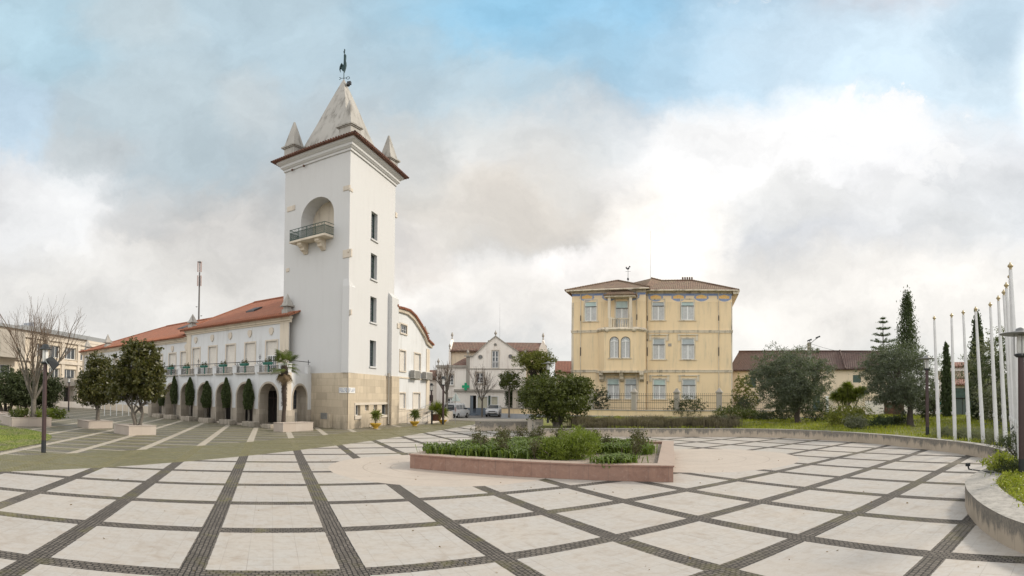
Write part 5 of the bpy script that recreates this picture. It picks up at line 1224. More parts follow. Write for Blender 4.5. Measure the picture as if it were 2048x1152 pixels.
def gcross(t, b): setb(t, b, Base_Color=(.0, .22, .10), Roughness=.4); b.inputs['Emission Color'].default_value = (.0, .5, .2, 1); b.inputs['Emission Strength'].default_value = .12
tag(mb.build('cross_sign', mat('green_cross', gcross)), 'green pharmacy cross sign sticking out of the white house', 'sign')
# low houses glimpsed between
def simple_house(name, label, u0, u1, dist, ve, vr, wall, rf, depth=8, vb=None, rfo=.4):
    f_ = pframe((u0+u1)/2, dist); a, b = f_.s_at(u0), f_.s_at(u1); m_ = (u0+u1)/2; e = f_.z_at(m_, ve); r = f_.z_at(m_, vr, -depth/2)
    T = thing(name, label, 'house', tuple(f_.p((a+b)/2, 0, 0)))
    mb = MB(); mb.fbox(f_, a, b, -depth, 0, 0, e); [mb.plate(Fr(f_.p(x).xy, -f_.n, f_.d), [(0, e), (depth, e), (depth/2, r-.1)], 0, .05) for x in (a, b-.05)]; mb.build('wall', M[wall], T)
    mb = MB(); slab(mb, [f_.p(a-.2, rfo, e), f_.p(b+.2, rfo, e), f_.p(b+.2, -depth/2, r), f_.p(a-.2, -depth/2, r)]); slab(mb, [f_.p(a-.2, -depth-.3, e), f_.p(b+.2, -depth-.3, e), f_.p(b+.2, -depth/2, r), f_.p(a-.2, -depth/2, r)])
    eave(mb, f_, a-.1, b+.1, rfo, e+.03, .3, (r-e)/(depth/2+rfo), .5); rr = mb.build('roof', M[rf], T); return T, f_, a, b, e, r
simple_house('low_house', 'low house with a red tiled roof between the tree and the yellow villa', 1112, 1150, 84, 745, 722, 'cream', 'roof_red')
T, f_, a, b, e, r = simple_house('shop_house', 'low brown roofed house with a dark doorway left of the white gabled house', 846, 873.5, 78, 758, 740, 'white_old', 'roof_old')
mb = MB(); mb.fbox(f_, f_.s_at(855), f_.s_at(866), 0, .05, 0, f_.z_at(860, 790)); mb.build('doorway', M['dark'], T); mb = MB(); mb.fbox(f_, f_.s_at(858), f_.s_at(864), .05, .1, 1.2, f_.z_at(860, 802)); mb.build('poster', plain('pink_poster', (.45, .32, .42), .5), T)
# ------------------------------------------------------------ long roofed house on the right
PA, PB = AZ(1462, 72), AZ(1775, 69); fz = Fr(PA.xy, (PB-PA).xy, (0, -1)); fz.n = Vector((fz.d.y, -fz.d.x)); zl = (PB-PA).length
LH = thing('long_house', 'long cream building with a wide maroon tiled roof behind the olive trees', 'house', tuple(fz.p(0, 0, 0)))
le = fz.z_at(1600, 739.5, .3); lr = fz.z_at(1600, 700.5, -5)
lo = [(fz.s_at(1500), fz.s_at(1512), 3.9, 5.4), (fz.s_at(1706), fz.s_at(1722), fz.z_at(1714, 765), fz.z_at(1714, 750)), (fz.s_at(1625), fz.s_at(1640), .1, 2.8)]
mb = MB(); wallo(mb, fz, 0, zl, 0, le, lo, .15); mb.fbox(fz, 0, zl, -10, -.16, 0, le); [mb.plate(Fr(fz.p(x).xy, -fz.n, fz.d), [(0, le), (10, le), (5, lr-.1)], 0, .05) for x in (0, zl-.05)]; mb.build('wall', M['creamw'], LH)
for q in lo: mb = MB(); mb.fbox(fz, q[0], q[1], -.12, -.06, q[2], q[3]); [mb.fbox(fz, q[0], q[1], -.06, -.045, q[2]+.1*j, q[2]+.1*j+.05) for j in range(int((q[3]-q[2])/.1))]; mb.build('shutter', M['doorg'], LH)
mb = MB(); P_ = lambda s_, o, z_: fz.p(s_, o, z_)
slab(mb, [P_(-.3, .5, le), P_(zl+.3, .5, le), P_(zl+.3, -5, lr-.35), P_(-.3, -5, lr)]); slab(mb, [P_(-.3, -10.4, le), P_(zl+.3, -10.4, le), P_(zl+.3, -5, lr-.35), P_(-.3, -5, lr)]); eave(mb, fz, -.2, zl+.2, .5, le+.03, .3, .5, .5)
s_ = fz.s_at(1692); mb.tube(P_(s_, .5, le+.08), P_(s_-1.2, -5, lr-.1), .12, n=5); mb.tube(P_(-.3, -5, lr+.02), P_(zl+.3, -5, lr-.33), .13, n=6); mb.build('roof', M['roof_long'], LH)
# street boundary beyond the lawn: piers, gates, walls
ft = Fr(fz.p(0, 5.5).xy, fz.d, fz.n)
def strip(name, label, cat, u0, u1, z0, z1, m_, th=.3, o=0, group=None):
    mb = MB(); mb.fbox(ft, ft.s_at(u0, o), ft.s_at(u1, o), o-th, o, z0, z1); return tag(mb.build(name, M[m_]), label, cat, group)
zt_ = lambda v, u: ft.z_at(u, v)
strip('gate_pier', 'pale blue white gate pier beside the cream pier at the street', 'pier', 1651.5, 1657, 0, zt_(792, 1654), 'frame_w')
strip('gate_pier', 'cream gate pier rising above its white neighbour', 'pier', 1659, 1666, 0, zt_(782, 1662), 'cream')
GT = thing('street_gate', 'white barred gate with green mesh along its foot', 'gate', tuple(ft.p(ft.s_at(1700), 0, 0)))
mb = MB(); a, b = ft.s_at(1668), ft.s_at(1729)
for i in range(int((b-a)/.22)): mb.tube(ft.p(a+.22*i, -.05, .3), ft.p(a+.22*i, -.05, 1.6+(1.7 if i > (b-a)/.22*.84 else 0)), .02, n=4)
for z_ in (.4, 1.5): mb.fbox(ft, a, b, -.07, -.03, z_, z_+.05)
mb.build('bars', M['frame_w'], GT); mb = MB(); mb.fbox(ft, a, b, -.02, .02, .1, 1.0); mb.build('mesh_panel', plain('green_netting', (.03, .10, .08), .8, 0, .4, 12), GT)
strip('stained_wall', 'stained pinkish wall panel between gate and brown door', 'wall', 1730, 1768, 0, 2.2, 'white_old')
strip('brown_gate', 'rusty brown double gate half hidden by the olive tree', 'gate', 1768, 1808, 0, 2.0, 'rust', .1, -.05)
SW = thing('street_wall', 'rough plaster wall with turquoise graffiti between lamp post and cypress', 'wall', tuple(ft.p(ft.s_at(1860), 0, 0)))
mb = MB(); mb.fbox(ft, ft.s_at(1808), ft.s_at(1908), -.3, 0, 0, 2.6); mb.build('wall', M['white_old'], SW)
mb = MB(); a, b = ft.s_at(1857), ft.s_at(1884)
for i, (x, z_, w_, h_) in enumerate(((.1, 1.0, .9, .8), (1.2, .9, .5, 1.1), (1.8, 1.3, .8, .35), (1.9, .8, .25, .9), (2.5, 1.0, .6, .6))): mb.path([ft.p(a+x, .012, z_), ft.p(a+x+w_*.5, .012, z_+h_), ft.p(a+x+w_, .012, z_+h_*.4), ft.p(a+x+w_*.4, .012, z_-.1)], .07, 4)
mb.build('graffiti', plain('turquoise_paint', (.06, .30, .30), .6), SW)
T, f_, a, b, e, r = simple_house('shed', 'green fronted shed with a red tile eave and grey green doors', 1906, 1946, 61, 769, 758, 'doorg', 'roof_red', 5)
mb = MB(); mb.fbox(f_, f_.s_at(1909), f_.s_at(1941), 0, .1, 0, f_.z_at(1925, 798)); dr = mb.build('door', plain('grey_green_sheet', (.10, .13, .12), .5, .2), T)
mb = MB(); mb.fbox(f_, a, b, 0, .2, f_.z_at(1925, 797.5), f_.z_at(1925, 795.5)); mb.fbox(f_, f_.s_at(1924.5), f_.s_at(1925.5), .1, .13, 0, f_.z_at(1925, 798)); mb.build('door_track', M['dark'], T); mb = MB(); mb.fbox(f_, a, b, 0, .02, f_.z_at(1925, 776), e); mb.build('upper_band', M['cream'], T)
simple_house('white_cottage', 'white cottage with an old red tiled roof beyond the shed', 1900, 1945, 70, 733, 724, 'white_old', 'roof_red', 6)
simple_house('tiled_cottage', 'low cottage roof of mottled pink tiles between the two slim cypresses', 1878, 1950, 66, 757, 742, 'white_old', 'roof_villa', 6)
P0, P1 = AZ(1946, 56), AZ(2075, 40); f3 = Fr(P0.xy, (P1-P0).xy, (0, -1)); f3.n = Vector((f3.d.y, -f3.d.x)); f3.n = f3.n if f3.n.x < 0 else -f3.n
mb = MB(); mb.fbox(f3, 0, (P1-P0).length, -.3, 0, 0, 2.3); tag(mb.build('rough_wall', M['white_old']), 'long rough pinkish wall running behind the flagpoles', 'wall')
# ------------------------------------------------------------ modern building at the far left
P0, P1 = AZ(-90, 74), AZ(235, 112); f5 = Fr(P0.xy, (P1-P0).xy, (0, -1)); f5.n = Vector((f5.d.y, -f5.d.x)); bl = (P1-P0).length
MO = thing('civic_building', 'large cream modern building with wide window bays and a columned porch', 'building', tuple(f5.p(0, 0, 0)))
bt = f5.z_at(60, 662); mops = []
for (u0, u1) in ((-60, -20), (-8, 22), (70, 88), (95, 119), (127, 151), (158, 182)):
    for va, vb in ((693, 717), (737, 757)):
        m_ = (u0+u1)/2; s0, s1 = f5.s_at(u0), f5.s_at(u1); r1 = (f5.z_at(121, vb), f5.z_at(121, va)); mops.append((s0, s1, *r1))
mb = MB(); wallo(mb, f5, 0, bl, 0, bt, mops, .5); mb.fbox(f5, 0, bl, -14, -.55, 0, bt); mb.build('wall', M['cream'], MO)
for q in mops: windowunit(MO, f5, *q, 0, 3, 1, 'frame_w', 'glass', .12, .4, .2, bars=.1)
mb = MB()
for z_ in (bt-.6, f5.z_at(121, 728), f5.z_at(121, 685)): mb.fbox(f5, 0, bl, 0, .35, z_, z_+.5)
for u in (66, 91.5, 123, 154.5, 186): s_ = f5.s_at(u); mb.fbox(f5, s_-.45, s_+.45, 0, .25, 4.6, bt-.6)
mb.build('stone_band', M['trim'], MO)
mb = MB(); mb.fbox(f5, -.5, bl*.72, -14, .9, bt-.1, bt+.35); mb.fbox(f5, f5.s_at(60), bl, -12, -1.5, bt, bt+1.1); k = mb.build('roof', M['steel'], MO)
mb = MB(); s0 = f5.s_at(106); mb.box(f5.p(s0, -4).x-1.5, f5.p(s0, -4).x+1.5, f5.p(s0, -4).y-1.5, f5.p(s0, -4).y+1.5, bt+.5, bt+2.2); mb.build('rooftop_unit', M['plinth'], MO)
mb = MB(); s0, s1 = f5.s_at(74), f5.s_at(150); pz_ = f5.z_at(121, 768, 3); mb.fbox(f5, s0, s1, 0, 3.4, pz_-.3, pz_+.4); mb.fbox(f5, s0+.3, s1-.3, 0, 3.0, pz_+.4, pz_+1.1); mb.build('porch_roof', M['trim'], MO)
for u in (86, 121, 148): s_ = f5.s_at(u, 2.8); mb = MB(); mb.fbox(f5, s_-.55, s_+.55, 2.2, 3.1, 0, pz_-.3); mb.build('porch_column', M['trim'], MO)
mb = MB(1); [mb.fbox(f5, f5.s_at(a), f5.s_at(b), 0, .12, .3, pz_-.6) for a, b in ((94, 104), (126, 136), (140, 147))]; mb.build('porch_door', M['dark'], MO)
mb = MB(); mb.fbox(f5, s0-6, s1+3, 0, 4.5, -.02, .18); mb.fbox(f5, s0-3, s1+2, 0, 3.9, .18, .34); mb.build('steps', M['trim'], MO)
mb = MB(); mb.fbox(f5, f5.s_at(-70), f5.s_at(28), 0, 2.0, f5.z_at(10, 716), f5.z_at(10, 664)); mb.build('dark_screen', M['dark_trim'], MO)
# pale low wall and beige back wall at the far end of the square
q0, q1 = AZ(190, 62), AZ(300, 57); f6 = Fr(q0.xy, (q1-q0).xy, (0, -1)); f6.n = Vector((f6.d.y, -f6.d.x)); 
mb = MB(); mb.box(-66, -52, 57, 57.4, 0, .9); tag(mb.build('parapet_wall', M['white_old']), 'low whitish wall at the far side of the cobbled square', 'wall')
# ------------------------------------------------------------ plants
def raw(name, verts, nv, m_, parent=None, smooth=False):     # fast mesh from a vertex array, nv vertices per face
    me = bpy.data.meshes.new(name); off = np.array(tuple(parent['_o'])) if parent is not None and '_o' in parent else np.zeros(3)
    v = (verts-off).astype(np.float32); n = len(v)//nv
    me.vertices.add(len(v)); me.vertices.foreach_set('co', v.ravel())
    me.loops.add(n*nv); me.loops.foreach_set('vertex_index', np.arange(n*nv, dtype=np.int32))
    me.polygons.add(n); me.polygons.foreach_set('loop_start', np.arange(0, n*nv, nv, dtype=np.int32)); me.polygons.foreach_set('loop_total', np.full(n, nv, dtype=np.int32))
    me.update(calc_edges=True); me.materials.append(m_)
    o = bpy.data.objects.new(name, me); COL.objects.link(o)
    if parent is not None: o.parent = parent
    o['_o'] = tuple(off.tolist()); return o
def unit(a): return a/np.maximum(np.linalg.norm(a, axis=1, keepdims=True), 1e-6)
def leaves(c, L, W, rng, up=0.0, out=None, outk=0.0, droop=0.0, jit=.35, axis=None):
    """diamond leaves at centres c; returns 4 vertices each"""
    n = len(c); d = unit(rng.normal(size=(n, 3))+np.array((0, 0, up))+(out*outk if out is not None else 0)) if axis is None else unit(axis)
    r = unit(rng.normal(size=(n, 3))); s_ = unit(np.cross(d, r)); l = L*(1+jit*rng.normal(size=(n, 1)).clip(-1.5, 1.5)); w_ = l*(W/L)
    nrm = np.cross(d, s_)
    a = c-d*l*.5; b = c+s_*w_*.5+nrm*w_*.12; e = c+d*l*.5-np.array((0, 0, 1))*droop*l; f = c-s_*w_*.5+nrm*w_*.12
    return np.stack([a, b, e, f], 1).reshape(-1, 3)
def crown_pts(blobs, n, rng, clump=.3, per=34, shell=.55):
    tot = sum(b[3] if len(b) > 3 else b[1][0]*b[1][1]*b[1][2] for b in blobs); P = []; O = []
    for b in blobs:
        c, r = np.array(b[0], float), np.array(b[1], float); k = int(n*(b[3] if len(b) > 3 else r.prod())/tot)
        m_ = max(3, k//per); u = unit(rng.normal(size=(m_, 3))); rad = (shell+(1-shell)*rng.random((m_, 1))**.6)*(1+.22*rng.normal(size=(m_, 1)).clip(-1, 1.4)); rad = np.where(rng.random((m_, 1)) < .07, 1.04+.12*rng.random((m_, 1)), rad)
        cc = c+u*rad*r; sc = clump*(0.6+.8*rng.random((m_, 1))); idx = rng.integers(0, m_, k)
        off_ = rng.normal(size=(k, 3))*.55; P.append(cc[idx]+off_*sc[idx]*np.array((1, 1, .75))); O.append(unit(off_+u[idx]*.7))
    return np.concatenate(P), np.concatenate(O)
def branches(rng, p, d, L, r, depth, segs, spread=.55, shrink=.74, kids_=3, up=.12, wob=.12, minr=.006, rs=.62):
    pts = [np.array(p, float)]; dd = np.array(d, float); n = 4
    for i in range(n): dd = unit((dd+rng.normal(size=3)*wob+np.array((0, 0, up)))[None])[0]; pts.append(pts[-1]+dd*L/n)
    r1 = max(minr, r*rs)
    segs.append((pts, [max(minr, r+(r1-r)*i/n) for i in range(n+1)], depth))
    if depth <= 0: return
    for k in range(int(kids_)+(rng.random() < .55)):
        t_ = 1.0 if k == 0 else rng.uniform(.35, .95); q = pts[min(n, int(t_*n))]; a = rng.normal(size=3); a = a-dd*a.dot(dd); a /= np.linalg.norm(a)
        nd = dd*math.cos(spread*(.35 if k == 0 else 1))+a*math.sin(spread*(.35 if k == 0 else rng.uniform(.7, 1.3)))
        branches(rng, q, nd, L*shrink*rng.uniform(.8, 1.15), r1*(.95 if k == 0 else .72), depth-1, segs, spread, shrink, kids_, up, wob, minr, rs)
def segmesh(segs, name, m_, parent, thick=1, sides=6):
    mb = MB()
    for pts, rr, dp in segs: mb.path(pts, [x*thick for x in rr], sides if dp > 1 else 3, cap=False)
    return mb.build(name, m_, parent, uv=False)
def tree(name, label, base, blobs, n, L, W, m_, seed, trunk=(.2, 1.5), limbs=6, bark='bark', cat='tree', clump=.3, per=34, stems=1, group=None, shell=.55, up=0, lean=0, outk=0):
    rng = np.random.default_rng(seed); T = thing(name, label, cat, tuple(base), group); b = np.array(tuple(base)); mb = MB()
    P, O = crown_pts([(np.array(q[0])+b, *q[1:]) for q in blobs], n, rng, clump, per, shell)
    raw('crown', leaves(P, L, W, rng, up, O, outk), 4, M[m_], T)
    r0, h0 = trunk; cs = [np.array(q[0])+b for q in blobs]
    for s_ in range(stems):
        a = 2*PI*s_/stems+.5; o_ = np.array((math.cos(a), math.sin(a), 0))*(.0 if stems == 1 else r0*1.2)
        top = b+o_*(1 if stems == 1 else 3.0)+np.array((lean, 0, h0)); pts = [b+o_-np.array((0, 0, .15)), b+o_*1.3+np.array((0, 0, h0*.35))+rng.normal(size=3)*r0*.3, top]
        pts = [Vector(p) for p in pts]; mb.path([pts[0], pts[0].lerp(pts[1], .3), pts[1], pts[1].lerp(pts[2], .5), pts[2]], [r0*1.5, r0*1.1, r0*.95, r0*.85, r0*.78], 9)
        for k in range(limbs//stems+1):
            q = cs[rng.integers(len(cs))]+rng.normal(size=3).clip(-1, 1)*.25; m1 = top*.55+q*.45+rng.normal(size=3)*.15; m1[2] = min(m1[2], q[2])
            mb.path([Vector(top-np.array((0, 0, h0*.12*rng.random()))), Vector(top*.75+q*.25), Vector(m1), Vector(q)], [r0*.55, r0*.42, r0*.3, r0*.1], 6)
            for j in range(3): q2 = q+rng.normal(size=3).clip(-1, 1)*.35; mb.path([Vector(m1), Vector((m1+q2)/2+rng.normal(size=3)*.1), Vector(q2)], [r0*.25, r0*.15, r0*.05], 4)
    mb.build('trunk', M[bark], T, uv=False); return T
def at(u, v, z=0): return V3(G(u, v, z), z)
def sizep(dist): return F/dist             # photo pixels per metre at that distance
# magnolias in marble planters
def planter(name, label, near, dirs, size, h, cat='planter', group='square marble tree planters', rim=.72, m_='planter', soilm='mulch_red'):
    """near corner, two unit directions, side lengths"""
    a, b = [Vector(d).normalized() for d in dirs]; A, B_ = size; N = Vector(near[:2]); mb = MB()
    q = lambda i, j: N+a*i+b*j; T = thing(name, label, cat, (N.x, N.y, 0), group)
    def blk(i0, i1, j0, j1, z0, z1): mb.hull([V3(q(i, j), z0) for i, j in ((i0, j0), (i1, j0), (i1, j1), (i0, j1))], [V3(q(i, j), z1) for i, j in ((i0, j0), (i1, j0), (i1, j1), (i0, j1))])
    blk(0, A, 0, rim, -.02, h); blk(0, A, B_-rim, B_, -.02, h); blk(0, rim, rim, B_-rim, -.02, h); blk(A-rim, A, rim, B_-rim, -.02, h); mb.build('stone_rim', M[m_], T)
    mb = MB(); blk(-.03, A+.03, -.03, rim, h, h+.035); blk(-.03, A+.03, B_-rim, B_+.03, h, h+.035); blk(-.03, rim, rim, B_-rim, h, h+.035); blk(A-rim, A+.03, rim, B_-rim, h, h+.035); mb.build('coping', M[m_], T)
    mb = MB(); blk(rim, A-rim, rim, B_-rim, h-.2, h-.06); mb.build('soil', M[soilm], T)
    return T, q
ld, nd_ = tuple(d1), tuple(-n1)
def planter_px(name, label, uL, uC, uR, v, h, **k):
    """corner column uC on row v, left and right silhouettes at uL and uR; sides follow the paving grid"""
    C = G(uC, v); def_ = lambda u, d: (lambda f_: f_.s_at(u))(Fr(C, d)); dl, dr_ = Vector(d1), Vector(-n1)
    sl_, sr_ = def_(uL, dl), def_(uR, dr_); rim_ = k.pop('rim', None); k['rim'] = rim_ or min(sl_, sr_)*.3; return planter(name, label, C, (dl, dr_), (sl_, sr_), h, **k)
T, q = planter_px('tree_planter', 'square marble planter around the large magnolia', 229, 257.5, 313.5, 871, .56)
c1 = q(1.1, 1.1)
s = 1
tree('magnolia_tree', 'large dense magnolia with a forked trunk in the nearer square planter', (c1.x, c1.y, .45),
     [((-.05, 0, 3.8), (1.6, 1.5, 1.25)), ((-1.15, .2, 3.0), (1.05, 1.2, 1.0)), ((1.0, .1, 3.1), (1.0, 1.2, 1.1)), ((-.3, 0, 5.1), (.9, .9, .6)), ((.75, 0, 4.9), (.8, .8, .6)), ((1.35, 0, 4.1), (.55, .8, .6)), ((-1.5, 0, 2.3), (.8, .9, .6)), ((-.3, .1, 2.5), (1.3, 1.2, .7)), ((1.3, .1, 2.2), (.65, .9, .5)), ((-.9, 0, 4.1), (.6, .6, .5))], 17000, .21, .10, 'magnolia', 3, (.12, .9), 9, stems=3, clump=.21, per=22)
T, q = planter_px('tree_planter', 'square marble planter around the smaller magnolia farther from the camera', 156.5, 177, 226.5, 857, .5)
c2 = q(1.3, 1.3)
tree('magnolia_tree', 'smaller magnolia with one short trunk left of the large magnolia', (c2.x, c2.y, .4),
     [((0, 0, 2.6), (1.6, 1.4, 1.2)), ((-1.0, 0, 2.1), (.9, 1, .7)), ((.9, 0, 2.0), (1.0, 1, .6)), ((.1, 0, 3.9), (1.1, 1, .9)), ((-.9, .2, 3.3), (.7, .7, .6)), ((-.4, 0, 4.7), (.6, .6, .5)), ((-1.6, 0, 3.2), (.4, .5, .5))], 13000, .2, .09, 'magnolia', 5, (.17, .9), 6, clump=.24, per=22)
def litter(T, q, n, seed, x0=.4, x1=1.9, z=.5): pass
# palm
T, q = planter_px('tree_planter', 'square marble planter around the palm at the foot of the tower', 548, 566, 627, 864, .6)
T2 = thing('palm_tree', 'small fan palm with dead fronds hanging below its crown', 'palm tree', (q(1.3, 1.3).x, q(1.3, 1.3).y, .5)); pb = np.array(tuple(T2.location)); rng = np.random.default_rng(8)
mb = MB(); ph = 4.5; pts = [Vector(pb+np.array((0, 0, ph*i/10-.1))+rng.normal(size=3)*.02) for i in range(11)]; mb.path(pts, [.19, .16, .15, .15, .15, .16, .17, .2, .25, .3, .2], 9)
for k in range(260): z_ = ph*rng.uniform(.3, 1.0); a = rng.uniform(0, 2*PI); r = .14+.12*max(0, z_/ph-.5)*2; p = Vector(pb)+Vector((r*math.cos(a), r*math.sin(a), z_)); mb.tube(p, p+Vector((.09*math.cos(a), .09*math.sin(a), rng.uniform(-.22, .05))), .022, .008, 3)
mb.build('trunk', M['palm_trunk'], T2, uv=False)
def fans(T, top, n, el0, el1, m_, name, rng, ln=.75, fr_=.55, seg=26):
    V = []
    for k in range(n):
        a = 2*PI*k/n+rng.normal()*.25; el = rng.uniform(el0, el1); d = np.array((math.cos(a)*math.cos(el), math.sin(a)*math.cos(el), math.sin(el))); hub = top+d*ln*rng.uniform(.7, 1.05)
        s_ = np.cross(d, (0, 0, 1)); s_ /= np.linalg.norm(s_)+1e-6; u_ = np.cross(s_, d)
        V.append(np.array([top, top+s_*.02, hub+s_*.015, hub])) 
        for j in range(seg):
            b_ = (j/(seg-1)-.5)*math.radians(235); dd = d*math.cos(b_)+s_*math.sin(b_); l = fr_*rng.uniform(.85, 1.1)*(1-.15*abs(b_)); w_ = np.cross(dd, u_)*.022
            mid = hub+dd*l*.55; tip = hub+dd*l-np.array((0, 0, 1))*l*.28; V.append(np.array([hub, mid+w_, tip, mid-w_]))
    raw(name, np.concatenate(V), 4, M[m_], T)
top = pb+np.array((0, 0, ph)); fans(T2, top, 20, -.05, 1.35, 'palm', 'crown', rng, .85, .72); fans(T2, top-np.array((0, 0, .15)), 9, -.5, -.05, 'palm', 'lower_fronds', rng, .8, .65); fans(T2, top-np.array((0, 0, .45)), 9, -1.2, -.7, 'palm_dead', 'dead_fronds', rng, .7, .6)
# columnar topiary in stone boxes before the arches
def thuja_proto():
    rng = np.random.default_rng(20); T = thing('topiary_tree', 'x', 'tree'); n = 5200; z = rng.random(n); rad = .52*np.sin(PI*np.clip(.16+.80*z, 0, 1))**.8*(1-.25*z); a = rng.uniform(0, 2*PI, n); rr = rad*(.68+.32*rng.random(n))*(1+.13*np.sin(3*a+9*z)+.08*np.sin(7*a-15*z+1))
    P = np.stack([rr*np.cos(a), rr*np.sin(a), 1.15+2.6*z], 1); raw('crown', leaves(P, .13, .06, rng, 1.2), 4, M['thuja'], T)
    mb = MB(); mb.path([(0, 0, 0), (.05, 0, .6), (-.02, 0, 1.3), (0, 0, 2)], [.06, .055, .05, .03], 6); mb.path([(.1, 0, .1), (.16, .05, .7), (.05, 0, 1.4)], [.035, .03, .02], 5); mb.build('trunk', M['bark'], T, uv=False); return T
def box_proto():
    T = thing('stone_box', 'x', 'planter'); mb = MB(); w_, d_, h_ = .75, .34, .42
    for a in ((-w_, w_, -d_, -d_+.1), (-w_, w_, d_-.1, d_), (-w_, -w_+.1, -d_+.1, d_-.1), (w_-.1, w_, -d_+.1, d_-.1)): mb.box(*a, 0, h_)
    mb.build('sides', M['pier'], T, bevel=.02); mb = MB(); mb.box(-w_+.08, w_-.08, -d_+.08, d_-.08, .05, h_-.07); mb.build('soil', M['soil'], T); return T
TH, BXP = thuja_proto(), box_proto(); ang = math.atan2(d1.y, d1.x)
ords = ['first', 'second', 'third', 'fourth', 'fifth', 'sixth', 'seventh']
for i, (u, sc) in enumerate(((646.5, .0), (498, 1.0), (453, .98), (414.5, .98), (380.5, 1.03), (349, 1.02), (324, .85))):
    if i == 0: continue
    s_ = fa.s_at(u-1, .35); p = fa.p(s_, .35, .3); lab = 'columnar topiary tree before the %s arch counted from the palm planter' % ords[i]
    q = TH if i == 1 else dup(TH, p, i*1.3, lab, sc)
    if i == 1: TH.location = p; TH['label'] = lab; TH.rotation_euler.z = 1
    q['group'] = 'topiary trees along the arcade'; q.scale = (sc*(1, 1, .84, 1.1, .95, .8, .9)[i], sc*(1, 1, .9, 1, .95, .8, .9)[i], sc*(1, .97, 1.03, .95, 1.0, 1.06, 1)[i])
for i, u in enumerate((538, 490+12, 452+3, 410+3, 376, 341, 318)):
    p = fa.p(fa.s_at(u, .75), .75, 0); lab = 'low stone flower box before the %s arch counted from the palm planter' % ords[i]
    if i == 0: BXP.location = p; BXP['label'] = lab; BXP.rotation_euler.z = ang; BXP['group'] = 'stone boxes along the arcade'; BXP.scale = (.7, .8, .8)
    else: dup(BXP, p, ang, lab, 1, 'stone boxes along the arcade')
# bare tree in the long planter on the left
C_ = G(24, 853); T, q = planter_px('tree_planter', 'long marble planter with green plants under the tall bare tree', 4, 24, 104, 853, .62, rim=.35)
def bare(name, label, base, h, r, seed, m_, depth=6, L=None, spread=.42, nstem=4, tilt=.35, up=.10, thick=1, shrink=.74, minr=.007, kids_=3, hfork=.25, group=None):
    rng = np.random.default_rng(seed); T = thing(name, label, 'tree', tuple(base), group); b = np.array(tuple(base)); segs = []; hf = h*hfork
    mb = MB(); mb.path([Vector(b-np.array((0, 0, .2))), Vector(b+np.array((0, 0, hf*.4))), Vector(b+np.array((.03, 0, hf)))], [r*1.35, r, r*.9], 10); mb.build('trunk', M['bark'], T, uv=False)
    for k in range(nstem):
        a = 2*PI*k/nstem+rng.normal()*.2; tl = tilt*(1 if k else .1); d = np.array((math.cos(a)*math.sin(tl), math.sin(a)*math.sin(tl), math.cos(tl)))
        branches(rng, b+np.array((0, 0, hf*.92)), d, L or h*.26, r*.62, depth, segs, spread, shrink, kids_, up, .1, minr)
    big = [s_ for s_ in segs if s_[2] >= depth-1]; sm_ = [s_ for s_ in segs if s_[2] < depth-1]
    segmesh(big, 'limbs', M['bark'], T, thick, 6); segmesh(sm_, 'twigs', M[m_], T, thick, 4); return T
bp_ = q(.95, 1.9)
bare('bare_tree', 'tall bare tree with fine upright twigs standing in the long planter', (bp_.x, bp_.y, .5), 7.0, .21, 11, 'twig', 5, 2.6, .38, 7, .52, .06, 1, .75, .007, 2.0, .22)
rng = np.random.default_rng(4)
def bushpx(name, label, p, r, n, L, m_, seed, cat='shrub', flat=.7, clump=.15, W=None, up=.4, group=None, blobs=None, stem=True):
    T = thing(name, label, cat, tuple(p), group); rng = np.random.default_rng(seed); b = np.array(tuple(p))
    bl = blobs or [((0, 0, r*flat*.8), (r, r, r*flat))]
    P, O = crown_pts([(np.array(q[0])+b, q[1]) for q in bl], n, rng, clump, 20, .4); P[:, 2] = np.maximum(P[:, 2], b[2]+.02)
    raw('foliage', leaves(P, L, W or L*.45, rng, up, O, .4), 4, M[m_], T)
    mb = MB()
    for k in range(5): e = b+np.array((rng.normal()*r*.4, rng.normal()*r*.4, r*flat)); mb.path([Vector(b), Vector((b+e)/2+rng.normal(size=3)*.05), Vector(e)], [.03, .02, .01], 4)
    mb.build('stem', M['bark_dark'], T, uv=False); return T
for i, (a, b) in enumerate(((.9, .9), (.9, 2.7), (1.0, 3.8))):
    p = q(b*.0+a, b); bushpx('bedding_shrub', ('leafy green shrub at the left end of the long planter', 'leafy green shrub beside the bare trunk in the long planter', 'leafy green shrub at the right end of the long planter')[i], (p.x, p.y, .55), .7, 900, .16, 'fennel' if i else 'laurel', 30+i, flat=.6, clump=.2)
p = AZ(-105, 34); bare('bare_tree', 'bare tree leaning into the picture from the left edge', (p.x, p.y, 0), 7.5, .2, 12, 'twig_g', 5, 2.2, .42, 5, .6, .06, 1, .76, .011, 3, .25)
for i, (u, v, r, h, lab) in enumerate(((12, 816, 2.8, 4.8, 'dark round evergreen tree at the left edge behind the planters'), (52, 817, 2.0, 4.6, 'dark evergreen tree directly behind the tall bare tree'), (88, 815, 1.6, 4.6, 'dark evergreen tree just left of the lamp post'))):
    p = at(u, 822); p = AZ(u, 52)
    tree('evergreen_tree', lab, tuple(p), [((0, 0, h*.6), (r, r, h*.36)), ((-r*.4, 0, h*.5), (r*.6, r*.6, h*.22)), ((r*.4, 0, h*.55), (r*.6, r*.6, h*.25))], 11000, .2, .1, 'evergreen', 40+i, (.2, 1.4), 5, 'bark_dark', stems=3 if i == 0 else 1, clump=.35)
T, q = planter('tree_planter', 'marble planter cut off by the left edge behind the lawn', G(26, 845), (Vector((-1, .25)), Vector((-.2, 1))), (6, 2.2), .55)
bushpx('bedding_shrub', 'low leafy clump in the planter at the left edge', (q(1.2, 1.1).x, q(1.2, 1.1).y, .5), .6, 700, .15, 'laurel', 37, flat=.5)
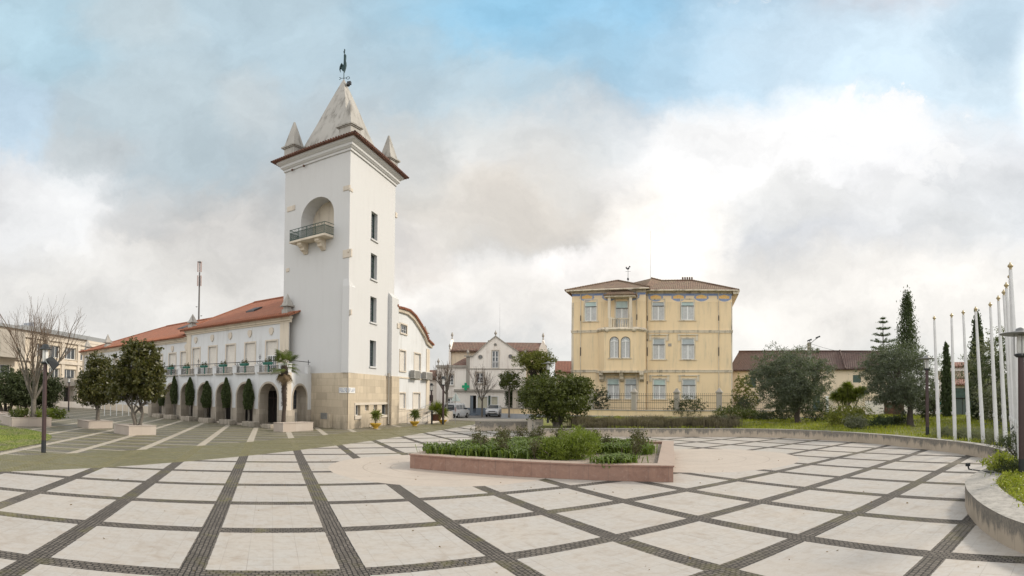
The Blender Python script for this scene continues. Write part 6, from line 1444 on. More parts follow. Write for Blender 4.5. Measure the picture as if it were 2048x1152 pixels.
# ------------------------------------------------------------ flower bed in the middle
A, B_, Cq, Dq = Vector((-3.82, 20.05)), Vector((5.14, 16.6)), Vector((8.0, 25.9)), Vector((-1.0, 29.3))
Dq = Vector((-.95, 29.2)); PB_ = thing('flower_bed', 'large square flower bed with a pink marble surround in the middle of the square', 'flower bed', (2, 23, 0))
sq = [A, B_, Cq, Dq]; inn = polyoff(sq, -.52); mb = MB(); hb = .55
for i in range(4):
    a, b, c, d = sq[i], sq[(i+1) % 4], inn[(i+1) % 4], inn[i]; mb.hull([V3(p, -.02) for p in (a, b, c, d)], [V3(p, hb-.06) for p in (a, b, c, d)])
mb.build('stone_surround', M['pink'], PB_)
so_, si_ = polyoff(sq, .035), polyoff(sq, -.53); mb = MB()
for i in range(4): mb.hull([V3(p, hb-.06) for p in (so_[i], so_[(i+1) % 4], si_[(i+1) % 4], si_[i])], [V3(p, hb) for p in (so_[i], so_[(i+1) % 4], si_[(i+1) % 4], si_[i])])
mb.build('coping', M['pink'], PB_, bevel=.008)
mb = MB(); mb.hull([V3(p, .1) for p in inn], [V3(p, .42) for p in inn]); mb.build('soil', M['gravel'], PB_)
ex, ey = (B_-A).normalized(), (Dq-A).normalized()
def bed(i, j, z=.42): p = A+ex*i+ey*j; return np.array((p.x, p.y, z))
VARY = .0
def blades(P, L, W, rng, lean=.75, arch=.75, n3=True):
    """strap leaves: two quads each, arching outwards"""
    n = len(P); a = rng.uniform(0, 2*PI, n); L = L*(1+VARY*np.sin(P[:, 0]*2.1+np.sin(P[:, 1]*1.7)*2)*np.sin(P[:, 1]*2.6+P[:, 0])); d = np.stack([np.cos(a), np.sin(a), np.zeros(n)], 1); s_ = np.stack([-np.sin(a), np.cos(a), np.zeros(n)], 1); l = (L*rng.uniform(.7, 1.2, n))[:, None]; k = (lean*rng.uniform(.3, 1.3, n))[:, None]; z = np.array((0, 0, 1.0))
    w_ = W/2; p1 = P+d*k*l*.35+z*l*.62; p2 = P+d*k*l*1.0+z*l*(.80-arch*.4*k)
    q1 = np.stack([P-s_*w_*.7, P+s_*w_*.7, p1+s_*w_, p1-s_*w_], 1); q2 = np.stack([p1-s_*w_, p1+s_*w_, p2+s_*w_*.25, p2-s_*w_*.25], 1); return np.concatenate([q1, q2]).reshape(-1, 3)
def lily(T, cs, n, L, W, m_, rng, sp=.3, name='leaves'):
    cs = np.array(cs); idx = rng.integers(0, len(cs), n); P = cs[idx]+rng.normal(size=(n, 3))*np.array((sp, sp, 0)); raw(name, blades(P, L, W, rng), 4, M[m_], T)
lilies = [('left front corner', (1.3, 1.5), .55, .9), ('left front edge', (2.5, 1.9), .55, .7), ('left side', (1.8, 3.4), .6, .8), ('front middle', (4.0, 2.2), .5, .6), ('centre', (4.4, 4.6), .55, 1.0), ('back left', (2.8, 5.8), .55, 1.0), ('right front', (7.6, .95), .45, .4), ('right middle', (7.4, 4.8), .5, .8), ('back right', (7.0, 6.6), .5, .8), ('far back', (4.8, 7.4), .5, .9)]
for i, (nm, (x, y), L_, sp) in enumerate(lilies):
    c = bed(x, y); T = thing('lily_clump', 'clump of strap leaved lilies at the %s of the flower bed' % nm, 'plant', tuple(c), 'strap leaved lilies in the flower bed'); rng = np.random.default_rng(60+i)
    k = [c+np.array((rng.normal()*sp*.75, rng.normal()*sp*.6, 0)) for _ in range(7)]; lily(T, k, int(520+620*sp), L_*1.05, .052, 'lily', rng, .26); mb = MB(); p = k[0]; mb.path([p, (p[0]+.03, p[1], p[2]+.3), (p[0]+.05, p[1]+.02, p[2]+.62)], [.012, .01, .008], 4); mb.build('flower_stalk', M['twig'], T, uv=False)
for i, (nm, (x, y), r) in enumerate((('big feathery bush right of centre in the flower bed', (5.9, 2.5), .8), ('smaller feathery bush behind the big one in the flower bed', (5.8, 4.4), .7), ('low feathery clump at the front middle of the flower bed', (5.2, 1.8), .55))):
    c = bed(x, y); bushpx('feathery_bush', nm, tuple(c), r, int(9000*r), .10, 'fennel', 80+i, flat=.75, clump=.16, W=.025, up=1.2)
rng = np.random.default_rng(99)
rosepos = [('beside the left lilies', 2.2, 4.6), ('at the left back corner', 1.6, 6.4), ('behind the left lilies', 3.0, 7.2), ('near the front left', 3.3, 1.6), ('near the front centre', 4.6, 1.3), ('right of centre front', 5.3, 3.2), ('in the stony right corner', 8.1, 2.9), ('at the right side', 8.2, 5.0), ('at the right back', 7.8, 7.6), ('at the back centre', 5.8, 8.2), ('at the back left of centre', 3.9, 8.6), ('in the middle', 4.2, 3.4), ('right of the middle', 6.6, 5.8), ('far left back', .95, 8.0), ('left edge', 1.0, 4.4), ('beside the front left corner', 2.0, 2.6), ('behind the feathery bush', 6.0, 6.9), ('at the far left corner', 1.8, 9.0), ('between the back roses', 2.7, 8.4), ('halfway along the back', 5.0, 9.2)]
for i, (nm, x, y) in enumerate(rosepos):
    c = bed(x, y); r2 = np.random.default_rng(100+i); T = thing('rose_bush', 'sparse brown leaved rose bush %s of the flower bed' % nm if ' of' not in nm else 'sparse brown leaved rose bush %s in the flower bed' % nm, 'rose bush', tuple(c), 'rose bushes in the flower bed'); segs = []; hgt = .62+.3*r2.random()
    for k in range(5): a = r2.uniform(0, 2*PI); branches(r2, c, np.array((math.cos(a)*.45, math.sin(a)*.45, 1)), hgt*.5, .014, 2, segs, .5, .6, 2, .05, .12, .004)
    segmesh(segs, 'stem', M['twig'], T, 1, 4); tips = np.concatenate([np.array([p for p in s_[0][1:]]) for s_ in segs]); tips = tips[r2.random(len(tips)) < .62]; P = np.repeat(tips, 4, 0)+r2.normal(size=(len(tips)*4, 3))*.09
    raw('leaves', leaves(P, .075, .045, r2), 4, M['rose'], T)
# ------------------------------------------------------------ trees of the raised garden
def treepx(name, label, u, v, z, u0, u1, vt, vb, n, L, W, m_, seed, **k):
    """trunk foot at (u,v) on height z; crown fills columns u0..u1 and rows vt..vb"""
    p = at(u, v, z); D = p.xy.length; pxm = F/D; zt_, zb_ = Zat(u, vt, p)-z, Zat(u, vb, p)-z; W_ = (u1-u0)/pxm; cx = ((u0+u1)/2-u)/pxm; hm_ = (zt_+zb_)/2; R = W_/2; Hh = (zt_-zb_)/2
    rx_ = Vector((p.y, -p.x)).normalized(); rng = np.random.default_rng(seed+500); bl = [((rx_.x*cx, rx_.y*cx, hm_), (R*.88, R*.88, Hh*.86))]
    for j in range(k.pop('nb', 9)):
        a = rng.uniform(0, 2*PI); e = rng.uniform(-.75, .95); rr = math.sqrt(max(0, 1-e*e)); x = math.cos(a)*rr*R*.70; y = math.sin(a)*rr*R*.70; bl.append(((rx_.x*(cx+x)-rx_.y*y, rx_.y*(cx+x)+rx_.x*y, hm_+e*Hh*.66), (R*rng.uniform(.32, .44),)*2+(Hh*rng.uniform(.28, .4),)))
    return tree(name, label, tuple(p), bl, n, L, W, m_, seed, **k)
treepx('laurel_tree', 'broad glossy laurel tree with a short trunk behind the flower bed', 1116, 856, .35, 1036, 1182, 742, 842, 30000, .16, .08, 'laurel', 7, trunk=(.16, 1.3), limbs=9, stems=3, clump=.25, per=26)
treepx('olive_tree', 'large grey green olive tree in front of the maroon roofed house', 1597, 846, .5, 1500, 1668, 691, 828, 48000, .17, .05, 'olive', 17, trunk=(.26, 1.8), limbs=9, bark='bark_dark', clump=.3, per=40)
treepx('olive_tree', 'large grey green olive tree between the conifers and the flagpoles', 1821, 851, .5, 1722, 1876, 682, 828, 44000, .15, .048, 'olive', 19, trunk=(.26, 1.6), limbs=9, bark='bark_dark', clump=.28, per=40)
p = at(1853, 840, .5); treepx('dark_bush', 'dark bush hanging behind the olive tree beside the lamp post', 1852, 842, .5, 1826, 1880, 782, 836, 6000, .14, .06, 'evergreen', 23, trunk=(.1, 1), limbs=5, clump=.2, nb=5)
# slim cypresses
def cypress(name, label, u, dist, vt, vb, w_, seed, n=9000, m_='cypress', vg=None, loose=0):
    p = AZ(u, dist); p.z = 0; zt_, zb_ = Zat(u, vt, p), Zat(u, vb, p); rng = np.random.default_rng(seed); R = w_/F*dist/2; T = thing(name, label, 'tree', tuple(p)); b = np.array(tuple(p))
    cl = n//26; z = rng.random(cl)**1.15; rad = R*np.clip(np.sin(PI*np.clip(.13+.87*z, 0, 1))**.75*1.15*(1-.45*z), .05, 1.1); a = rng.uniform(0, 2*PI, cl); rr = rad*(.45+.6*rng.random(cl))*(1+loose*rng.normal(size=cl).clip(-1, 1.5))
    cc = np.stack([rr*np.cos(a), rr*np.sin(a), zb_+(zt_-zb_)*z], 1)+b*np.array((1, 1, 0)); idx = rng.integers(0, cl, n); sp = R*.17*(1+loose)
    P = cc[idx]+rng.normal(size=(n, 3))*np.array((sp, sp, sp*2.2)); raw('crown', leaves(P, .3, .11, rng, 2.2), 4, M[m_], T); mb = MB(); mb.path([Vector(b), Vector((b[0], b[1], (zt_+zb_)/2)), Vector((b[0], b[1], zt_-.5))], [.16, .1, .02], 6); mb.build('trunk', M['bark_dark'], T, uv=False); return T
cypress('cypress_tree', 'tall loose cypress rising behind the olive tree and its conifer neighbour', 1815, 76, 592, 735, 40, 51, 9000, loose=.25)
cypress('cypress_tree', 'short slim dark cypress between the two leftmost flagpoles', 1893, 56, 690, 833, 21, 52, 7000)
cypress('cypress_tree', 'tall slim dark cypress behind the fourth flagpole', 1956, 50, 634, 828, 34, 53, 9000, loose=.06)
# norfolk pine
p = AZ(1767, 78); T = thing('norfolk_pine', 'sparse tiered norfolk pine showing above the maroon roof', 'tree', (p.x, p.y, 0)); b = np.array((p.x, p.y, 0)); rng = np.random.default_rng(9); zt_ = Zat(1767, 632, p); mb = MB(); mb.path([(p.x, p.y, 0), (p.x, p.y, zt_)], [.22, .03], 7); V = []
rr_ = np.array((p.y, -p.x, 0))/p.xy.length
for i, v in enumerate((637, 645, 658, 671, 684, 698, 713, 730)):
    z_ = Zat(1767, v, p); R = (.3, .75, 1.15, 1.5, 1.9, 2.3, 2.6, 2.8)[i]
    for k in range(7):
        a = 2*PI*k/7+i*.4; d = np.array((math.cos(a), math.sin(a), .0)); l = R*rng.uniform(.7, 1.1); base_ = np.array((p.x, p.y, z_)); tip = base_+d*l+np.array((0, 0, .18*l)); mb.path([Vector(base_), Vector(base_+d*l*.5+np.array((0, 0, -.02*l))), Vector(tip)], [.04, .03, .015], 4)
        m_ = int(60*l+30); t_ = rng.random(m_)**.6; Pq = base_+d*l*t_[:, None]+np.array((0, 0, .18*l))*(t_**2)[:, None]+rng.normal(size=(m_, 3))*np.array((.12, .12, .06)); V.append(leaves(Pq, .22, .05, rng, .9))
mb.build('trunk', M['bark_dark'], T, uv=False); raw('crown', np.concatenate(V), 4, M['araucaria'], T)
# garden trees between the houses
treepx('umbrella_tree', 'yellow green umbrella shaped tree beside the white gabled house', 1062, 833, .3, 1025, 1112, 700, 745, 9000, .22, .08, 'umbrella', 71, trunk=(.18, 5), limbs=9, clump=.35, nb=7, bark='bark_dark')
treepx('leafy_tree', 'loose leafy tree in front of the mid windows of the gabled house', 1018, 833, .3, 995, 1046, 742, 782, 3500, .2, .08, 'laurel', 72, trunk=(.1, 3), limbs=6, clump=.3, nb=5)
treepx('dark_tree', 'dark tree under the umbrella shaped tree', 1080, 833, .3, 1048, 1106, 735, 800, 6500, .2, .09, 'evergreen', 73, trunk=(.12, 3), limbs=6, clump=.3, nb=6)
def hedge(name, label, f_, s0, s1, o0, o1, z0, z1, n, L, m_, seed, cat='hedge', jag=.08):
    rng = np.random.default_rng(seed); P = np.stack([rng.uniform(s0, s1, n), rng.uniform(o0, o1, n), rng.uniform(0, 1, n)**.7], 1); w = np.array([tuple(f_.p(a, b, z0+(z1-z0)*c)) for a, b, c in P]); w += rng.normal(size=w.shape)*jag
    o = raw(name, leaves(w, L, L*.45, rng, .5), 4, M[m_]); return tag(o, label, cat)
hedge('hedge', 'clipped dark hedge above the yellow wall left of the round topped pillar', ff, ff.s_at(1004), ff.s_at(1027), -1.6, -.5, 1.2, 3.3, 7000, .12, 'evergreen', 74, jag=.06)
hedge('hedge', 'clipped dark hedge above the yellow wall right of the round topped pillar', ff, ff.s_at(1033), ff.s_at(1122), -1.6, -.5, 1.2, 3.3, 16000, .12, 'evergreen', 75, jag=.06)
def bp2(u, dist, z): p = AZ(u, dist); p.z = z; return tuple(p)
bushpx('camellia_bush', 'dark flowering bush inside the railings at the villa left side', bp2(1199, 62.5, .8), 1.3, 7000, .13, 'evergreen', 76, flat=1.15, blobs=[((0, 0, 1.5), (1.25, 1.2, 1.5)), ((-1.5, 0, 2.2), (.9, .8, 1.0)), ((-2.2, 0, 1.6), (.9, .8, 1.2))])
bushpx('cypress_bush', 'yellow green bush at the right hand corner of the villa', bp2(1482, 64, .4), 1.5, 8000, .14, 'umbrella', 77, blobs=[((0, 0, 2.2), (1.2, 1, 2.2)), ((.6, 0, 3.9), (.8, .8, 1.0)), ((1.4, 0, 2), (1, 1, 1.7)), ((-.4, 0, 4.8), (.35, .4, .7))])
bushpx('dark_bush', 'low dark bush behind the wall right of the villa corner', bp2(1488, 62, .8), 1.2, 4000, .12, 'evergreen', 78, flat=.9)
for i, (u, v, r, fl_, lab, m_) in enumerate(((1375, 836, 2.0, .62, 'wide dark green shrub on the lawn before the villa railings', 'evergreen'), (1456, 840, 1.5, .5, 'mid green shrub right of the widest shrub on the lawn', 'laurel'), (1498, 840, 1.1, .6, 'small leafy shrub near the yellow wall right of the villa', 'laurel'), (1531, 841, .9, .5, 'small rounded shrub left of the first olive tree', 'evergreen'), (1570, 842, 1.5, .8, 'dark shrub just left of the first olive trunk', 'evergreen'), (1632, 843, 1.6, .75, 'dark shrub just right of the first olive trunk', 'evergreen'),
        (1681, 852, 1.1, .75, 'yellow green shrub on the lawn between the two olive trees', 'umbrella'), (1715, 848, 1.2, .7, 'olive coloured shrub between the two olive trees', 'umbrella'), (1712, 857, .8, .6, 'grey green shrub near the curved wall between the olives', 'lavg'), (1762, 854, .9, .45, 'small dark shrub left of the second olive trunk', 'flower_dark'), (1796, 850, 1.0, .4, 'low shrub at the foot of the second olive tree', 'evergreen'), (1440, 851, 1.2, .35, 'low grey green mound at the end of the lavender', 'lavg'))):
    bushpx('garden_shrub', lab, tuple(at(u, v, .46)), r, int(2600*r), .13, m_, 200+i, flat=fl_, clump=.22)
tp = at(1690, 834, .46); T = thing('yucca_tree', 'branching yucca with bright spiky heads by the street gate', 'yucca', tuple(tp)); b = np.array(tuple(tp)); rng = np.random.default_rng(31); mb = MB(); V = []
for (x, y, h_) in ((-.4, 0, 2.7), (.5, .2, 3.0), (1.3, 0, 2.6), (-.9, .3, 2.2), (.1, -.3, 3.3), (1.9, 0, 2.8), (.9, .2, 2.1), (-.1, .1, 2.0)):
    rr2 = np.array((tp.y, -tp.x, 0))/tp.xy.length; e = b+rr2*x+np.array((0, y, h_)); mb.path([Vector(b+rr2*x*.2), Vector((b+e)/2+rng.normal(size=3)*.15), Vector(e)], [.1, .08, .06], 6)
    n = 420; d = unit(rng.normal(size=(n, 3))+np.array((0, 0, .5))); V.append(leaves(e+d*.4, .85, .06, rng, axis=d, droop=.15))
mb.build('trunk', M['bark'], T, uv=False); raw('crown', np.concatenate(V), 4, M['yucca'], T)
p = bp2(1718, 70, 0); 
# right hand background trees
for i, (u, d_, r, h, lab, m_) in enumerate(((1990, 46, 2.6, 8.2, 'grey green tree behind the seventh flagpole', 'lavg'), (2030, 40, 3.0, 7.0, 'dark leafy tree at the right edge behind the lamp', 'evergreen'), (1972, 49, 2.0, 6.0, 'olive coloured shrubby tree right of the tallest cypress', 'olive'), (1868, 60, 2.4, 7.4, 'sparse tree behind the leftmost flagpole', 'olive'), (2010, 34, 1.6, 3.6, 'pale flowering bush by the rough wall', 'lavg'), (2085, 44, 3.0, 7.5, 'dark tree past the end of the rough wall', 'evergreen'), (2150, 42, 3.2, 7.0, 'olive coloured tree past the dark tree beyond the rough wall', 'olive'))):
    p = AZ(u, d_); tree('background_tree', lab, (p.x, p.y, .2), [((0, 0, h*.62), (r, r, h*.36)), ((r*.4, 0, h*.78), (r*.6, r*.6, h*.2)), ((-r*.4, 0, h*.5), (r*.6, r*.6, h*.25))], 5500 if i != 3 else 2200, .2, .08, m_, 300+i, (.16, h*.3), 6, 'bark_dark', clump=.4)
# lavender rows (stuff nobody could count)
def scatter(name, poly_fn, n, L, W, m_, seed, lean=.5, kind='stuff', z0=.46, zr=0):
    rng = np.random.default_rng(seed); P = poly_fn(rng, n); P = np.concatenate([P, np.full((len(P), 1), z0)], 1) if P.shape[1] == 2 else P
    o = raw(name, blades(P, L, W, rng, lean), 4, M[m_]); return tag(o, kind=kind)
def along(pl, off0, off1):
    pl = [np.array(tuple(p)) for p in pl]; seg = np.array([np.linalg.norm(b-a) for a, b in zip(pl, pl[1:])]); cum = np.concatenate([[0], np.cumsum(seg)])
    def f(rng, n):
        t_ = rng.uniform(0, cum[-1], n); i = np.clip(np.searchsorted(cum, t_)-1, 0, len(seg)-1); A_ = np.array(pl)[i]; B2 = np.array(pl)[i+1]; k = ((t_-cum[i])/seg[i])[:, None]; d = (B2-A_)/seg[i][:, None]; nn = np.stack([-d[:, 1], d[:, 0]], 1)
        return A_+(B2-A_)*k+nn*rng.uniform(off0, off1, n)[:, None]+rng.normal(size=(n, 2))*.1
    return f
lav = [Vector((4.5, 38.4)), Vector((9, 37.9)), Vector((14, 36.4)), Vector((15.6, 35.6))]
def clumpy(f, m_, sp, zz=.46):
    def g(rng, n):
        c = f(rng, m_); idx = rng.integers(0, m_, n); return c[idx]+rng.normal(size=(n, 2))*sp
    return g
VARY = .35
tag(scatter('lavender', clumpy(along(lav, -.1, 3.6), 170, .3), 34000, .85, .014, 'lavender', 401, .35), 'brownish lavender bed behind the curved wall', 'lavender')
def inpoly(pl, bb):
    P_ = np.array([tuple(p)[:2] for p in pl])
    def f(rng, n):
        out = []; c = 0
        while c < n:
            q = np.stack([rng.uniform(bb[0], bb[1], n), rng.uniform(bb[2], bb[3], n)], 1); ins = np.zeros(n, bool); j = len(P_)-1
            for i in range(len(P_)):
                xi, yi = P_[i]; xj, yj = P_[j]; cond = ((yi > q[:, 1]) != (yj > q[:, 1])) & (q[:, 0] < (xj-xi)*(q[:, 1]-yi)/(yj-yi+1e-9)+xi); ins ^= cond; j = i
            q = q[ins]; out.append(q); c += len(q)
        return np.concatenate(out)[:n]
    return f
gp_ = [*outer[6:], *[Vector(p) for p in ((60, -2), (60, 20), (56, 42), (45, 52), (30, 58.5), (17, 59.8), (6, 58), (5, 41))]]
tag(scatter('meadow_grass', clumpy(inpoly(gp_, (5, 60, 4, 60)), 9000, .22), 70000, .27, .03, 'weed', 402, .8), 'tall yellow green grass and weeds on the raised garden', 'grass')
lp_ = [*lawn_e]
tag(scatter('lawn_grass', inpoly(lp_, (-60, -19, 4, 23.5)), 60000, .07, .02, 'lawn', 403, .6, z0=.012), 'short green lawn blades on the round lawn at the left', 'grass')
near = [p for p in outer if p.y < 10.2 and p.x > 6]; 
def nearbed(rng, n): f = along(near, .05, 2.6); return f(rng, n)
rng = np.random.default_rng(404); Pn = nearbed(rng, 30000); side = np.array([1.0]); 
o_t = (outer[-6]-inner[-6]); 
Pn3 = np.concatenate([Pn, np.full((len(Pn), 1), .46)], 1); Pn3[:, 2] += rng.uniform(0, .22, len(Pn3)); 
tag(raw('clover', leaves(Pn3, .055, .04, rng, .2), 4, M['clover']), kind='stuff'); bpy.data.objects['clover']['label'] = 'bright green clover behind the wide curved wall'; bpy.data.objects['clover']['category'] = 'ground cover'
for i, (u, v, r, fl_, lab, m_, L_) in enumerate(((2034, 925, .75, .8, 'dark needle leaved bush at the right edge by the flagpole feet', 'evergreen', .1), (2003, 944, .42, .7, 'yellow green leafy bush at the start of the wide wall', 'clover', .08), (2020, 948, .4, .6, 'dark green bush beside the yellow green one', 'evergreen', .07))):
    bushpx('border_bush', lab, tuple(at(u, v, .5)), r, int(3800*r)+500, L_, m_, 410+i, flat=fl_, clump=.14, W=.02 if m_ == 'evergreen' else None, up=.8)
for i, (u, v) in enumerate(((1890, 874), (1924, 877), (1952, 880), (1980, 884), (2001, 890))):
    bushpx('border_shrub', 'grey green lavender shrub at the foot of the flagpoles, %s from the lamp post' % ords[i], tuple(at(u, v, .46)), .62, 2600, .12, 'lavg', 420+i, flat=.5, clump=.2, W=.02, up=1.0, group='grey green shrubs between the flagpoles')
# bare street trees by the parked cars
p = at(893, 838); bare('bare_tree', 'bare pollarded tree left of the parked white van', (p.x, p.y, 0), 7.4, .16, 13, 'twig', 3, 1.7, .5, 5, .8, .12, 1, .74, .011, 3, .42)
p = at(964, 834); bare('bare_tree', 'small bare tree between the two parked cars', (p.x, p.y, 0), 7.4, .12, 14, 'twig', 3, 1.9, .42, 5, .7, .1, 1, .75, .011, 3, .3)
# ------------------------------------------------------------ flagpoles
def pole_proto():
    T = thing('flagpole', 'x', 'flagpole'); hh = 6.35; mb = MB(); mb.lathe((0, 0, 0), [(.10, -.1), (.098, 1.5), (.085, 3.5), (.06, hh)], 14); mb.build('mast', M['polew'], T)
    mb = MB(); mb.lathe((0, 0, hh), [(.03, 0), (.055, .02), (.035, .05), (.085, .10), (.10, .13), (.08, .16), (.03, .21), (.03, .23), (.01, .26)], 12); mb.build('finial', M['brass'], T)
    mb = MB(); mb.box(-.14, -.08, -.04, .04, 1.35, 1.5); mb.path([(-.1, 0, 1.42), (-.17, 0, 1.5), (-.17, 0, 1.36)], .012, 4); mb.build('cleat', M['polew'], T)
    mb = MB(); mb.path([(-.125, 0, 1.5), (-.12, 0, 3.5), (-.085, 0, hh-.1)], .006, 4); mb.build('rope', M['polew'], T); return T
FP = pole_proto(); po = ['leftmost', 'second from the left', 'third from the left', 'fourth from the left', 'fifth from the left', 'sixth from the left', 'seventh from the left', 'eighth from the left', 'ninth from the left', 'nearest and tallest looking, last']
pp = [G(u, v, .5) for u, v in ((1878, 876.5), (1910, 879), (1939.2, 882), (1966.6, 885.5), (1993.6, 890), (2011.8, 897))]+[AZ(2027, 21.4).xy, AZ(2031, 20.0).xy, AZ(2036, 18.5).xy, AZ(2041, 16.9).xy]
for i, p in enumerate(pp):
    lab = 'white flagpole with gilt finial, %s in the row' % po[i]
    o = FP if i == 0 else dup(FP, (p.x, p.y, .44), 0, lab)
    if i == 0: FP.location = (p.x, p.y, .44); FP['label'] = lab
    o['group'] = 'white flagpoles in a curved row'; f_ = -Vector((p.y, -p.x)).normalized(); tl = math.radians((1.7, 1.0, 2.2, 2.6, 2.0, 2.2, 3.0, 2.6, 2.0, 2.4)[i]); o.rotation_euler = Vector((0, 0, 1)).rotation_difference(Vector((f_.x*math.sin(tl), f_.y*math.sin(tl), math.cos(tl)))).to_euler()
# ------------------------------------------------------------ street lamps
def lamp(label, p, zb, ht, wide=False, proto=None, group='maroon street lamps', rot=0):
    T = thing('street_lamp', label, 'street lamp', (p[0], p[1], zb), group); x, y = p[0], p[1]; c = lambda z: (x, y, zb+z); hp = ht-(.95 if not wide else .85)
    mb = MB(); mb.lathe(c(0), [(.10, -.1), (.10, hp*.5), (.09, hp)], 14); mb.build('post', M['post'], T)
    mb = MB(2); mb.lathe(c(0), [(.108, 0), (.108, .55)], 14); mb.lathe(c(hp), [(.14, -.02), (.2, .04), (.16, .08)], 14); mb.build('collar', M['iron'], T)
    mb = MB(); mb.lathe(c(hp+.08), [(.12, 0), (.135, .1), (.13, .5), (.12, .55)] if not wide else [(.10, 0), (.12, .06), (.12, .45), (.10, .5)], 14); mb.build('lantern_glass', M['lampglass'], T)
    mb = MB()
    for k in range(4): a = PI/4+k*PI/2; mb.tube((x+.19*math.cos(a), y+.19*math.sin(a), zb+hp+.02), (x+.19*math.cos(a), y+.19*math.sin(a), zb+ht-.2), .014, n=4)
    R = .60 if wide else .30
    mb.lathe(c(hp+.62), [(R, 0), (R, .015), (R*.6, .05), (.16, .10), (.14, .16), (.04, .2)] if wide else [(R, 0), (R, .02), (R*.75, .05), (.16, .10), (.14, .2), (.04, .24)], 24); mb.build('lamp_shade', M['iron'] if not wide else M['disc'], T); return T
p = G(87, 905); h1 = Zat(90, 684, p); L1 = lamp('maroon street lamp with a small lantern and floodlight beside the left lawn', p, 0, h1)
FLD = thing('floodlight', 'black box floodlight clamped to the left lamp post', 'floodlight', (p.x, p.y, Zat(100, 725, p))); f_ = Fr(p, rx.xy, -ry.xy if 0 else Vector((p.y, -p.x))); f_ = Fr(p, Vector((p.y, -p.x))); z_ = Zat(100, 725, p)
mb = MB(); X_ = V3(f_.d, 0); Y_ = V3(-p.normalized(), 0); o_ = V3(p, z_)+X_*.32+Y_*.05; ax, az_ = (X_*.62+Vector((0, 0, -.78))), (X_*.78+Vector((0, 0, .62)))
mb.hull([o_+ax*a+az_*b+Y_*c for a, b, c in ((-.3, -.14, -.2), (.3, -.2, -.2), (.3, -.2, .2), (-.3, -.14, .2))], [o_+ax*a+az_*b+Y_*c for a, b, c in ((-.22, .16, -.17), (.26, .2, -.2), (.26, .2, .2), (-.22, .16, .17))]); mb.build('housing', M['iron'], FLD, bevel=.02)
mb = MB(); mb.hull([o_+ax*a-az_*.2+Y_*c for a, c in ((-.22, -.16), (.26, -.16), (.26, .16), (-.22, .16))], [o_+ax*a-az_*.22+Y_*c for a, c in ((-.22, -.16), (.26, -.16), (.26, .16), (-.22, .16))]); mb.build('lens', M['glass_pale'], FLD)
mb = MB(); mb.tube(V3(p, z_+.1), o_-ax*.1, .03); mb.build('bracket', M['steel'], FLD)
p = G(1855, 871, .5); lamp('maroon street lamp standing on the grass before the second olive tree', p, .44, Zat(1846, 710, p)-.44, True)
p = AZ(2043, 15.0); lamp('maroon street lamp with a wide disc shade at the right edge', p, .44, Zat(2036, 653, p)-.44, True)
p = G(137, 823); lamp('distant maroon lamp post before the porch of the civic building', p, 0, 4.6)
p = G(886, 849); lamp('maroon lamp post in front of the pollarded tree by the van', p, 0, Zat(888, 757, p)+.3)
p = AZ(863, 61); lamp('thin dark lamp post at the far corner of the gable wall', p, 0, Zat(863, 765, p))
p = AZ(1096, 47); lamp('lamp with disc shade rising behind the laurel tree', p, .3, Zat(1096, 722, p)-.3, True)
mb = MB(); p = AZ(1619, 70.5); T = thing('concrete_pole', 'grey concrete utility pole with two street lights above the maroon roof', 'pole', (p.x, p.y, 0)); zt_ = Zat(1619, 685, p)
mb.hull([(p.x-.3, p.y-.25, 0), (p.x+.3, p.y-.25, 0), (p.x+.3, p.y+.25, 0), (p.x-.3, p.y+.25, 0)], [(p.x-.2, p.y-.17, zt_), (p.x+.2, p.y-.17, zt_), (p.x+.2, p.y+.17, zt_), (p.x-.2, p.y+.17, zt_)]); mb.build('pole', M['dark_trim'], T)
f_ = Fr(p.xy, Vector((p.y, -p.x)))
for s1, dz in ((1.1, .55), (-.0, .15)):
    mb = MB(); mb.path([f_.p(.1, -.1, zt_-.2), f_.p(s1*.5+.1, -.3, zt_+dz*.5), f_.p(s1, -.5, zt_+dz)], .04, 5); a_ = mb.build('lamp_arm', M['steel'], T); mb = MB(); mb.hull([f_.p(s1-.3, -.62, zt_+dz-.08), f_.p(s1+.35, -.62, zt_+dz+.12), f_.p(s1+.35, -.35, zt_+dz+.12), f_.p(s1-.3, -.35, zt_+dz-.08)], [f_.p(s1-.25, -.58, zt_+dz+.08), f_.p(s1+.3, -.58, zt_+dz+.3), f_.p(s1+.3, -.4, zt_+dz+.3), f_.p(s1-.25, -.4, zt_+dz+.08)]); mb.build('lamp_head', M['iron'], a_)
mb = MB(); q = AZ(1765, 67); pts = [Vector((p.x, p.y, zt_-.1)).lerp(Vector((q.x, q.y, 8.2)), k/10)-Vector((0, 0, 1.2*math.sin(PI*k/10)*.5)) for k in range(11)]; mb.path(pts, .02, 3); tag(mb.build('overhead_cable', M['iron']), 'thin overhead cable running right from the concrete pole', 'cable')
